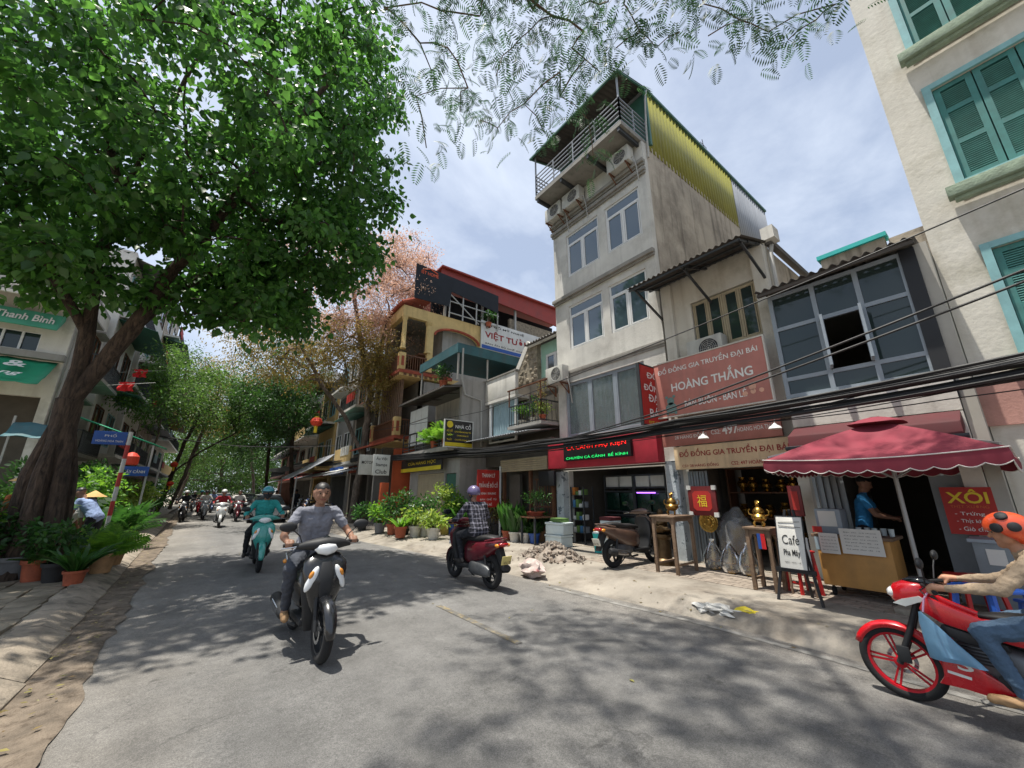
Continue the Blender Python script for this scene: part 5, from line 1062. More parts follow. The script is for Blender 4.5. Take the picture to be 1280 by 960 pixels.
street_tree('slim green tree rising in front of the balconies past the red flags', (-2.6, 26, .1), (-2.5, 26, 6), [(46, (-2.6, 25.6, 6.6), (1.4, 1.8, 2.0))], 120, .8, .15, 'quad', 'leaf_street', 32, .014)
street_tree('dense dark green tree beyond the dry tree on the shop side', (5.0, 33, .1), (4.2, 32.5, 7), [(140, (2.9, 31.5, 7.4), (2.6, 4.0, 2.2)), (60, (3.4, 32, 10.2), (3.0, 3.6, 2.4))], 130, 1.0, .17, 'quad', 'leaf_deep', 33, .02, 'bark_dark')
street_tree('brownish olive tree crown closing the view above the far road', (-2.6, 48, .1), (-1, 47, 9), [(110, (-.5, 46, 10.5), (4.5, 5, 4.2))], 120, 1.3, .22, 'quad', 'leaf_olive', 34, .026)
street_tree('far green tree on the shop side past the parked car', (5.0, 47, .1), (4, 46, 8), [(110, (3.4, 45, 9), (4, 5, 4.2))], 120, 1.3, .24, 'quad', 'leaf_deep', 35, .026, 'bark_dark')
street_tree('distant green tree at the left edge of the far road', (-3, 66, .1), (-2, 65, 9), [(100, (-1.8, 64, 9.5), (5, 6, 4.8))], 110, 1.7, .32, 'quad', 'leaf_street', 36, .035)
street_tree('distant green tree at the right edge of the far road', (5.5, 70, .1), (4, 68, 9), [(100, (4.5, 66, 9.5), (5, 6, 5))], 110, 1.7, .32, 'quad', 'leaf_deep', 37, .035)
street_tree('most distant tree standing where the road bends away', (1.5, 84, .1), (1, 84, 7), [(150, (1, 83, 6.2), (10, 4, 5.6))], 120, 1.9, .4, 'quad', 'leaf_street', 38, .05)
street_tree('wide low tree mass where the road disappears', (9, 100, .1), (6, 100, 5), [(170, (1, 99, 4.2), (15, 3, 4.2))], 120, 1.8, .45, 'quad', 'leaf_deep', 39, .05)
# ---- plants
M('terracotta', '#a0553a', .85, var=.28, scale=9, streak=.2); M('pot_grey', '#6f7072', .8, var=.25, scale=8); M('pot_tan', '#b48d66', .85, var=.25, scale=9); M('pot_black', '#2b2a2a', .7, var=.3, scale=8); M('pot_blue', '#2f57a0', .4, var=.2, scale=7); M('pot_yellow', '#b9a04a', .6, var=.25, scale=9); M('pot_white', '#c9c4b8', .6, var=.2, scale=9); M('soil', '#3a2c20', .98, var=.3, scale=20)
def plant(label, loc, kind='bush', h=.7, w=.35, pot='terracotta', pr=.15, ph=.24, lm='leaf_bush', seed=0, size=.09, n=260, name='potted_plant', group=None, sq=False):
    rs = np.random.RandomState(seed); t = thing(name, label, 'plant', loc, rs.uniform(0, 6), group); top = 0
    if pot:
        prof = [(pr*.72, 0), (pr*.9, ph*.75), (pr*.93, ph*.8), (pr*1.03, ph*.81), (pr*1.05, ph), (pr*.94, ph), (pr*.9, ph*.86)]
        MB().lathe(prof, 4 if sq else 18, Matrix.Rotation(R(45), 4, 'Z') if sq else None, caps=False).build('pot', pot, t, smooth=not sq)
        MB().lathe([(pr*.92, ph*.86), (.001, ph*.88)], 12, caps=True).build('soil', 'soil', t); top = ph*.85
    if kind == 'bush':
        stems = [np.array([rs.uniform(-.5, .5)*w, rs.uniform(-.5, .5)*w, top+h*rs.uniform(.45, .9)]) for _ in range(9)]
        mb = MB()
        for s in stems: mb.tube([(rs.uniform(-.03, .03), rs.uniform(-.03, .03), top-.02), (s[0]*.4, s[1]*.4, top+(s[2]-top)*.5), tuple(s)], [.012, .009, .005], 5)
        mb.build('stem', 'twig', t); cl = np.concatenate([np.array(stems), ellips(14, (0, 0, top+h*.55), (w*.8, w*.8, h*.42), rs, .2)]); crownleaves(cl, max(4, n//len(cl)), w*.38, size, 'ovate', rs, lm, t, 'foliage', .1)
    elif kind == 'tree':
        MB().tube([(0, 0, top-.02), (.03, .02, top+h*.35), (-.02, .03, top+h*.65), (0, 0, top+h*.8)], [.03, .025, .02, .01], 7).build('stem', 'twig', t, smooth=True)
        cl = ellips(24, (0, 0, top+h*.74), (w, w, h*.30), rs, .2); crownleaves(cl, max(4, n//24), w*.4, size, 'ovate', rs, lm, t, 'foliage', .2)
    elif kind == 'blade':
        a = rs.uniform(0, 6.28, n); d = np.stack([np.cos(a)*w, np.sin(a)*w, np.full(n, h)*rs.uniform(.7, 1.1, n)], 1); P = np.stack([np.cos(a)*pr*.4, np.sin(a)*pr*.4, np.full(n, top)], 1)
        Rm = rotfrom(d, rs.normal(0, .4, n)); base, Fs = LEAF['blade']; s = h*rs.uniform(.6, 1.15, n); V = np.einsum('nij,kj->nki', Rm, base*np.array([size/.1, 1, 1]))*s[:, None, None]+P[:, None]; k = len(base); off = (np.arange(n)*k)[:, None, None]
        rawmesh('foliage', V.reshape(-1, 3), [(q, (f[None]+off).reshape(-1, q)) for q, f in Fs], lm, t)
    elif kind == 'frond':
        a = rs.uniform(0, 6.28, n); el = rs.uniform(.35, 1.25, n); d = np.stack([np.cos(a)*np.cos(el), np.sin(a)*np.cos(el), np.sin(el)], 1); V, Fs = bipinnate(np.repeat(np.array([[0, 0, top]]), n, 0), d, h, rs, 14); rawmesh('foliage', V, Fs, lm, t)
    return t
# nursery on the left pavement: front row in pots
def gl_(u, v, z=.14): p = G(u, v, z); return (p.x, p.y, z)
FR = [(12, 724, 'wide grey pot holding a dark leafy shrub', 'bush', .8, .5, 'pot_grey', .33, .38, 'leaf_bush', .11, 420), (41, 726, 'terracotta pot with a dense leafy shrub beside the grey pot', 'bush', .75, .4, 'terracotta', .2, .34, 'leaf_bush', .1, 340), (66, 727, 'black pot between two terracotta pots', 'bush', .7, .38, 'pot_black', .19, .3, 'leaf_deep', .1, 300), (90, 731, 'small round terracotta pot standing forward on the kerb slabs', 'blade', .55, .5, 'terracotta', .15, .22, 'leaf_bush', .09, 70), (124, 716, 'tan pot with a bright green fern', 'frond', .62, .5, 'pot_tan', .2, .34, 'leaf_yg', .1, 36), (140, 706, 'tan pot with a low bush just behind the fern', 'bush', .5, .4, 'pot_tan', .17, .25, 'leaf_yg', .09, 300)]
for k, (u, v, lb, kd, h, w, pm, pr_, ph, lm, sz, n) in enumerate(FR): plant(lb, gl_(u, v), kd, h, w, pm, pr_, ph, lm, 40+k, sz, n)
q = random.Random(12); kinds = [('bush', 'leaf_bush'), ('bush', 'leaf_deep'), ('bush', 'leaf_yg'), ('blade', 'leaf_bush'), ('frond', 'leaf_bush'), ('bush', 'leaf_bush')]
desc = {'leaf_bush': 'green', 'leaf_deep': 'dark green', 'leaf_yg': 'bright green', 'leaf_lime': 'yellowish green'}
n = 0
for k in range(125):
    y = q.uniform(10.6, 21); x = -1.75-q.uniform(0, 3.6)*(.55+.45*(y-10)/10)-.02*(y-10)
    if abs(x-b0[0]) < .6 and abs(y-b0[1]) < .6: continue
    if -.235 < x/y < -.125 and y > 12.2: continue
    if -.235 < x/y < -.125 and y > 11.2: x -= .0; y = min(y, 11.6)
    kd, lm = q.choice(kinds); back = (-1.75-x) > 1.1; h = q.uniform(.6, 1.0)+(.55 if back and not -.235 < x/y < -.125 else 0)-(.2 if -.235 < x/y < -.125 else 0); pm = q.choice(['terracotta', 'pot_black', 'pot_tan', 'pot_grey'])
    plant(f'{desc[lm]} {"bushy" if kd == "bush" else "long leaved" if kd == "blade" else "ferny"} plant in the crowded nursery around the big tree', (x, y, .12), kd, h, q.uniform(.38, .6), pm, q.uniform(.15, .22), q.uniform(.22, .34), lm, 100+k, q.uniform(.08, .12), 90 if kd == 'blade' else 40 if kd == 'frond' else 380, group=f'{desc[lm]} {kd} nursery plants')
for k, (x, y, h, lm, lb) in enumerate([(-5.2, 14.6, 2.3, 'leaf_pale', 'tall shrub with pale whitish leaves left of the big trunk'), (-4.4, 13.2, 2.0, 'leaf_bush', 'tall dark shrub directly behind the grey pot'), (-3.6, 16.5, 2.4, 'leaf_deep', 'tall dark shrub behind the bending man'), (-2.9, 18.0, 2.2, 'leaf_yg', 'tall bright shrub behind the striped sign post'), (-3.4, 20.5, 2.6, 'leaf_bush', 'tall shrub below the dark green awning'), (-2.6, 22.8, 2.0, 'leaf_lime', 'yellow green shrub past the striped sign post'), (-2.4, 26.5, 1.9, 'leaf_bush', 'round shrub on the far left pavement'), (-2.6, 30, 1.8, 'leaf_yg', 'bright shrub farthest along the left pavement'), (-6.4, 15.5, 2.6, 'leaf_deep', 'big dark shrub under the green tarpaulin')]):
    plant(lb, (x, y, .1), 'bush', h, .95, None, .2, .2, lm, 200+k, .15, 1500, name='shrub')
plant('spiky palm under the teal tarpaulin', (-3.7, 15.2, .12), 'frond', 1.7, .9, 'pot_black', .25, .4, 'leaf_deep', 230, .1, 26, name='palm')
# right side greenery in front of the shuttered shops
def gr_(u, v, z=.15): p = G(u, v, z); return (p.x, p.y, z)
RG = [(452, 662, 'bush', .55, .4, 'pot_black', 'leaf_bush', 'low bush by the tree trunk on the shop side'), (474, 666, 'bush', .6, .4, 'pot_grey', 'leaf_yg', 'leafy pot plant below the small white sign'), (490, 668, 'bush', .8, .5, 'terracotta', 'leaf_bush', 'broad leaved plant beside the orange panel'), (505, 668, 'bush', .95, .55, 'pot_black', 'leaf_deep', 'dark broad leaved plant before the rolling shutter'), (518, 671, 'bush', .5, .4, 'pot_white', 'leaf_lime', 'low pale lime plant at the pavement edge'), (530, 670, 'bush', .85, .5, 'pot_white', 'leaf_bush', 'bushy plant with whitish flecks before the shutter'), (541, 674, 'bush', .42, .38, 'pot_white', 'leaf_lime', 'short lime bush next to the yellow pots'), (500, 672, 'blade', .4, .4, 'terracotta', 'leaf_yg', 'grassy pot plant at the pavement edge'), (556, 668, 'bush', 1.5, .5, 'pot_yellow', 'leaf_lime', 'tall yellow green bush in a yellow pot'), (566, 668, 'bush', .9, .35, 'pot_blue', 'leaf_yg', 'green bush in a bright blue pot'), (575, 669, 'blade', .6, .4, 'pot_yellow', 'leaf_bush', 'spiky plant in a square yellow pot'), (592, 668, 'blade', .8, .35, 'terracotta', 'leaf_bush', 'snake plant by the dark green door'), (634, 675, 'blade', .85, .28, 'terracotta', 'leaf_bush', 'tall snake plant in a terracotta pot under the red banner'), (643, 677, 'blade', .85, .28, 'pot_white', 'leaf_bush', 'snake plant in a white pot next to the terracotta one'), (656, 678, 'blade', .8, .28, 'pot_white', 'leaf_deep', 'dark snake plant in a white pot next to the blue pot'), (668, 679, 'bush', .3, .25, 'pot_blue', 'leaf_deep', 'small plant in a low blue pot by the rubble'), (676, 676, 'bush', .7, .4, 'pot_tan', 'leaf_bush', 'leafy plant in a tan urn by the rubble'), (620, 668, 'bush', .9, .4, 'pot_black', 'leaf_dry', 'dry climbing plant beside the red banner')]
for k, (u, v, kd, h, w, pm, lm, lb) in enumerate(RG):
    p = gr_(u, v); f_ = 1.25 if p[1] > 11 else 1; plant(lb, p, kd, h*f_, w*f_, pm, .17*f_, .28*f_, lm, 300+k, .11*f_ if kd == 'bush' else .09, 420 if kd == 'bush' else 46, sq='square' in lb)
bs = thing('plant_stand', 'dark plant stand with a bonsai tray behind the rubble', 'stand', (7.9, 9.3, .15)); f = MB()
for x in (-.3, .3):
    for y in (-.3, .3): f.bar((x, y, 0), (x, y, .72), .05)
f.build('legs', 'rail_dark', bs)['kind'] = 'stuff'; MB().box(-.36, .36, -.36, .36, .72, .76).build('top', 'wood', bs)
plant('bonsai with a wide crown on the dark plant stand', (7.9, 9.3, .91), 'tree', .6, .42, 'clay', .26, .13, 'leaf_bush', 340, .06, 520)
for k, (y, h, lm, lb) in enumerate([(9.4, .5, 'leaf_lime', 'yellowish plant hanging on the green house balcony'), (9.9, .75, 'leaf_bush', 'bushy plant on the green house balcony'), (10.5, .6, 'leaf_yg', 'light green plant at the far end of the green house balcony')]): plant(lb, (XF-.4, y, 3.81), 'bush', h, .35, 'pot_white', .14, .2, lm, 350+k, .08, 320)
plant('dry vine spilling over the balcony pergola', (XF-.5, 9.3, 3.81), 'bush', 1.3, .3, 'terracotta', .12, .2, 'leaf_dry', 356, .07, 300)
for k, (x, y, z, lb) in enumerate([(6.95, 13.4, 3.29, 'small palm in a pot behind the black and yellow sign'), (6.95, 14.4, 3.29, 'palm in a pot on the concrete balcony'), (7.3, 14.6, 5.92, 'plants on the roof terrace of the concrete house'), (11.6, 17.7, 10.95, 'bush growing on the loft edge beside the white banner')]): plant(lb, (x, y, z), 'frond' if k < 2 else 'bush', .75, .5, 'terracotta', .18, .28, 'leaf_yg' if k < 2 else 'leaf_bush', 360+k, .1, 30 if k < 2 else 420)
# ================================================================== vehicles
def paint(name, c, rough=.25): return M(name, c, rough, var=.08, scale=6, coat=.6, world=False)
paint('paint_black', '#17181b', .22); paint('paint_teal', '#3d988e', .25); paint('paint_maroon', '#5a1420', .28); paint('paint_brown', '#5a463c', .3); paint('paint_red', '#c3121f', .25); paint('paint_white', '#d6d6d2', .25); paint('paint_grey', '#7d8286', .25); paint('paint_blue', '#2d3f66', .3); paint('paint_silver', '#a3a7aa', .25)
M('rubber', '#1b1b1c', .85, var=.2, scale=20, bump=.2, bscale=80, world=False); M('plastic', '#202123', .6, var=.2, scale=10, world=False); M('seat_black', '#1c1b1c', .55, var=.15, scale=14, world=False); M('chrome', '#b9bcc0', .22, 1, var=.1, world=False); M('engine', '#6e7072', .5, .7, var=.25, scale=12, world=False); M('lens_white', '#e4e6e6', .08, var=.05, coat=.8, world=False); M('lens_orange', '#d98a24', .15, coat=.8, world=False); M('lens_red', '#a3131a', .15, coat=.8, world=False); M('plate', '#d6d2c4', .5, var=.1, scale=10, world=False); M('plate_yellow', '#cdbd78', .5, var=.1, scale=10, world=False); M('rim_grey', '#3a3c3f', .4, .6, var=.15, world=False); M('rim_red', '#b01020', .35, .2, var=.1, world=False); M('mirror_glass', '#7f8d96', .06, 1, var=.02, world=False); M('tinted', '#14181b', .08, var=.1, world=False)
RY = Matrix.Rotation(R(90), 4, 'X')
def wheel(root, x, rad, w, rim='rim_grey', spokes=5, disc=True):
    c = Matrix.Translation((x, 0, rad)) @ RY; tr = w*.52
    hub = MB().lathe([(.03, -.055), (.045, -.05), (.045, .05), (.03, .055)], 14, c)
    for k in range(spokes):
        a = 2*math.pi*k/spokes
        for da in (-.16, .16): hub.bar((x+.035*math.cos(a+da*2), 0, rad+.035*math.sin(a+da*2)), (x+(rad-tr*1.55)*math.cos(a+da*.55), 0, rad+(rad-tr*1.55)*math.sin(a+da*.55)), .014, .02, (0, 1, 0))
    h = hub.build('wheel', rim, root, smooth=True)
    prof = [(rad-tr+tr*math.cos(t), tr*.95*math.sin(t)) for t in np.linspace(0, 2*math.pi, 15)]; MB().lathe(prof, 40, c, caps=False).build('tyre', 'rubber', h, smooth=True)
    ri = rad-tr*1.75; MB().lathe([(ri-.012, -w*.36), (ri+.014, -w*.4), (ri+.004, 0), (ri+.014, w*.4), (ri-.012, w*.36), (ri-.014, 0), (ri-.012, -w*.36)], 36, c, caps=False).build('rim', rim, h, smooth=True)
    if disc: MB().lathe([(.075, .05), (.105, .05), (.105, .054), (.075, .054), (.075, .05)], 28, c, caps=False).build('brake_disc', 'chrome', h, smooth=True)
    return h
def arcshell(root, x, z, r, a0, a1, hw, mat, name='front_fender', t=.012, n=16):
    V = []; Fq = []
    cs = [(-hw, -.045), (-hw*.9, -.012), (-hw*.5, .006), (0, .012), (hw*.5, .006), (hw*.9, -.012), (hw, -.045)]; m = len(cs)
    for i in range(n+1):
        a = a0+(a1-a0)*i/n; k = math.sin(math.pi*min(1, .12+.9*min(i/n, 1-i/n)*1.6)) if False else 1-.35*(abs(i/n-.5)*2)**3
        for (y, dr) in cs: V.append((x+(r+dr)*math.cos(a), y*k, z+(r+dr)*math.sin(a)))
    mb = MB(); mb.v = V
    for i in range(n):
        for j in range(m-1): mb.f.append((i*m+j, i*m+j+1, (i+1)*m+j+1, (i+1)*m+j))
    o = mb.build(name, mat, root, smooth=True); md = o.modifiers.new('thickness', 'SOLIDIFY'); md.thickness = t; md.offset = -1; return o
def ellip(root, name, mat, c, r, rot=None, sub=3, lens=None):
    m = Matrix.Translation(c) @ (rot.to_4x4() if rot else Matrix.Identity(4)); return MB().blob((0,0,0), r, sub, 0, 0, m).build(name, mat, root, smooth=True)
from mathutils import Euler
def scooter(label, loc, rz, paintm='paint_black', style=0, group=None, plate='plate', name='scooter', simple=False, lean=0, parked=False):
    r = thing(name, label, 'scooter', loc, rz, group); r.rotation_euler = (lean, 0, rz); ax = .62; RD = .275
    wheel(r, ax, RD, .095, spokes=5, disc=not simple); wheel(r, -ax, RD, .105, spokes=5, disc=False)
    arcshell(r, ax, RD, RD+.022, R(-2), R(150), .062, paintm)
    fk = MB()
    for s in (-1, 1): fk.tube([(ax, s*.068, RD), (.52, s*.066, .58)], [.02, .024], 8)
    fk.build('fork', 'plastic', r, smooth=True)
    ap = MB().loft([(.40, .42, 0, .03, .075), (.47, .455, 0, .055, .11), (.58, .485, 0, .075, .155), (.70, .49, 0, .085, .195), (.80, .47, 0, .085, .215), (.88, .435, 0, .075, .205), (.945, .39, 0, .055, .15), (.97, .37, 0, .03, .09)], 28, 2.5, 'z').build('front_apron', paintm, r, smooth=True)
    MB().loft([(.50, .545, 0, .012, .03), (.62, .565, 0, .02, .065), (.78, .558, 0, .018, .075), (.88, .512, 0, .012, .045)], 20, 2.2, 'z').build('nose_panel', 'plastic' if style == 0 else paintm, ap, smooth=True)
    for s in (-1, 1):
        ln = ellip(ap, 'indicator', 'lens_white', (.535, s*.135, .735), (.028, .040, .125), Euler((R(s*22), R(-8), R(s*28))).to_matrix())
        ellip(ap, 'amber_bulb', 'lens_orange', (.548, s*.142, .775), (.022, .022, .04), Euler((R(s*22), R(-8), R(s*28))).to_matrix())
    MB().loft([(.22, .30, 0, .05, .10), (.30, .33, 0, .06, .13), (.42, .38, 0, .055, .15), (.60, .40, 0, .05, .19), (.82, .385, 0, .05, .20), (.93, .36, 0, .04, .13)], 20, 3, 'z').build('leg_shield', 'plastic', r, smooth=True)
    MB().box(-.12, .34, -.155, .155, .27, .335).build('floorboard', 'plastic', r, bevel=.02)
    MB().loft([(-.27, .33, 1.02, .02, .02), (-.2, .36, 1.035, .055, .04), (-.1, .385, 1.04, .08, .06), (0, .395, 1.045, .088, .07), (.1, .385, 1.04, .08, .06), (.2, .36, 1.035, .055, .04), (.27, .33, 1.02, .02, .02)], 18, 2.3, 'y').build('handlebar_cowl', paintm if style else 'plastic', r, smooth=True)
    hl = MB().loft([(-.115, .43, 1.0, .012, .012), (-.08, .45, 1.0, .035, .045), (0, .462, .995, .045, .062), (.08, .45, 1.0, .035, .045), (.115, .43, 1.0, .012, .012)], 18, 2.2, 'y').build('headlight', 'lens_white', r, smooth=True)
    MB().loft([(-.05, .40, 1.09, .02, .01), (0, .395, 1.115, .04, .02), (.05, .40, 1.09, .02, .01)], 12, 2, 'y').build('visor', 'tinted', r, smooth=True)
    for s in (-1, 1):
        g = MB().tube([(.33, s*.2, 1.04), (.29, s*.27, 1.045), (.25, s*.38, 1.035)], [.014, .017, .018], 8).build('handlebar', 'rubber', r, smooth=True)
        MB().tube([(.33, s*.24, 1.03), (.32, s*.3, 1.02), (.285, s*.40, 1.01)], [.008, .007, .006], 6).build('brake_lever', 'chrome', g, smooth=True)
        mr = MB().tube([(.32, s*.22, 1.06), (.325, s*.25, 1.13), (.33, s*.33, 1.20)], .006, 6).build('mirror', 'plastic', r, smooth=True); ellip(mr, 'mirror_shell', 'plastic', (.335, s*.37, 1.225), (.026, .085, .05)); MB().lathe([(.04, 0), (.001, .001)], 16, Matrix.Translation((.307, s*.37, 1.225)) @ Matrix.Diagonal((1, 1.8, 1, 1)) @ Matrix.Rotation(R(-90), 4, 'Y')).build('mirror_glass', 'mirror_glass', mr)
    MB().loft([(.13, 0, .50, .09, .14), (.08, 0, .52, .12, .19), (-.08, 0, .54, .145, .21), (-.3, 0, .575, .165, .19), (-.55, 0, .63, .158, .15), (-.75, 0, .69, .13, .10), (-.9, 0, .735, .09, .065), (-1.0, 0, .76, .05, .035)], 26, 2.7).build('rear_body', paintm, r, smooth=True)
    MB().loft([(.15, 0, .73, .07, .02), (.10, 0, .745, .105, .04), (-.1, 0, .765, .13, .052), (-.3, 0, .77, .14, .055), (-.42, 0, .79, .138, .06), (-.6, 0, .81, .125, .052), (-.76, 0, .815, .10, .035), (-.8, 0, .81, .06, .02)], 22, 2.6).build('seat', 'seat_black', r, smooth=True)
    MB().tube([(-.62, .15, .77), (-.85, .13, .82), (-.97, .06, .835), (-.97, -.06, .835), (-.85, -.13, .82), (-.62, -.15, .77)], .014, 8).build('grab_rail', paintm if style == 1 else 'chrome', r, smooth=True)
    ellip(r, 'tail_light', 'lens_red', (-.965, 0, .735), (.055, .10, .04))
    for s in (-1, 1): ellip(r, 'rear_indicator', 'lens_orange', (-.93, s*.115, .72), (.05, .03, .03))
    MB().prism([(-.80, .66), (-.78, .62), (-.98, .34), (-1.04, .34), (-1.02, .42), (-.9, .68)], -.055, .055, 'y').build('rear_fender', 'plastic', r, bevel=.012)
    pl = MB().box(-.005, .005, -.095, .095, -.07, .07, Matrix.Translation((-1.045, 0, .50)) @ Matrix.Rotation(R(-18), 4, 'Y')).build('number_plate', plate, r, bevel=.004)
    for z, s_ in ((.53, '29-D1'), (.47, '456.78')): text(s_, (-1.052-(.5-z)*.3, 0, z), (0, -1, 0), (-.3, 0, .95), .15, .045, 'txt_dark', pl, d=.004)
    MB().loft([(-.05, 0, .33, .09, .07), (-.2, 0, .33, .12, .11), (-.45, 0, .33, .12, .11), (-.6, 0, .32, .10, .08)], 16, 3.2).build('engine', 'engine', r, smooth=True)
    MB().loft([(-.12, .12, .31, .03, .06), (-.2, .125, .31, .045, .1), (-.5, .13, .30, .045, .1), (-.68, .13, .29, .04, .085), (-.74, .13, .285, .02, .05)], 16, 3).build('drive_case', 'engine', r, smooth=True)
    ex = MB().tube([(.0, -.1, .2), (-.2, -.13, .19), (-.32, -.15, .235)], .02, 8).tube([(-.3, -.165, .24), (-.36, -.17, .25), (-.84, -.175, .33), (-.88, -.175, .335)], [.035, .062, .066, .045], 14).build('exhaust', 'plastic', r, smooth=True)
    MB().loft([(-.42, -.225, .27, .012, .035), (-.55, -.232, .285, .016, .045), (-.72, -.235, .31, .012, .038)], 12, 3).build('heat_shield', 'chrome', ex, smooth=True)
    for s in (-1, 1): MB().tube([(-.62, s*.105, .30), (-.56, s*.115, .60)], [.022, .022], 8).build('shock_absorber', 'plastic', r, smooth=True)
    MB().tube([(-.05, .1, .24), (-.22, .2, .015), (-.26, .2, .012)] if parked else [(-.05, .1, .24), (-.25, .14, .19), (-.3, .14, .19)], .012, 6).build('side_stand', 'plastic', r)
    return r
def zroad(x, y): return roadz(x, y) if edgeL(y) < x < edgeR(y) else zR(x, y)
HB = (1.10, 5.15)
black_sc = scooter('glossy black scooter ridden by the man in a grey t-shirt', (HB[0]-.02, HB[1], zroad(*HB)), R(-88), 'paint_black')
teal_sc = scooter('teal scooter following behind the black scooter', (1.08, 10.6, zroad(1.1, 10.6)), R(-92), 'paint_teal', 1)
mar_sc = scooter('dark maroon scooter ridden away by the person in plaid', (4.07, 6.62, zroad(4.07, 6.6)), R(91), 'paint_maroon', 1, plate='plate_yellow')
prk_sc = scooter('brown scooter parked in front of the fish tank shop', (7.3, 5.45, .145), R(-4), 'paint_brown', 1, lean=R(-3), parked=True)
# far traffic
FB = [(-.95, 29.3, 'paint_black', 'far black scooter hugging the left kerb'), (-.05, 30.6, 'paint_grey', 'far grey scooter in the middle of the oncoming lane'), (.62, 23.6, 'paint_white', 'white scooter with a round pale front leading the far traffic'), (1.45, 27.5, 'paint_maroon', 'far dark red scooter beside the black car'), (-.35, 36.5, 'paint_red', 'far red scooter behind the grey one'), (.35, 40, 'paint_blue', 'far blue scooter behind the white one'), (-.9, 44, 'paint_grey', 'farthest scooter along the left kerb')]
far_sc = []
for x, y, pm, lb in FB:
    o = copy_tree(teal_sc, None, {'paint_teal': pm}); o.location = (x, y, zroad(x, y)); o.rotation_euler = (0, 0, R(-90+rng.uniform(-4, 4))); tag(o, lb, 'scooter', 'oncoming scooters far down the road'); far_sc.append((o, x, y))
PK = [(4.9, 24.5, 'paint_black', 'first black scooter parked beyond the dry tree'), (5.0, 25.4, 'paint_blue', 'blue scooter parked beyond the dry tree'), (5.1, 26.4, 'paint_maroon', 'maroon scooter parked in the row beyond the dry tree'), (5.0, 27.6, 'paint_grey', 'grey scooter at the end of the parked row')]
for x, y, pm, lb in PK:
    o = copy_tree(teal_sc, None, {'paint_teal': pm}); o.location = (x, y, zR(x, y)); o.rotation_euler = (0, 0, R(170+rng.uniform(-12, 12))); tag(o, lb, 'scooter', 'scooters parked beyond the dry tree')
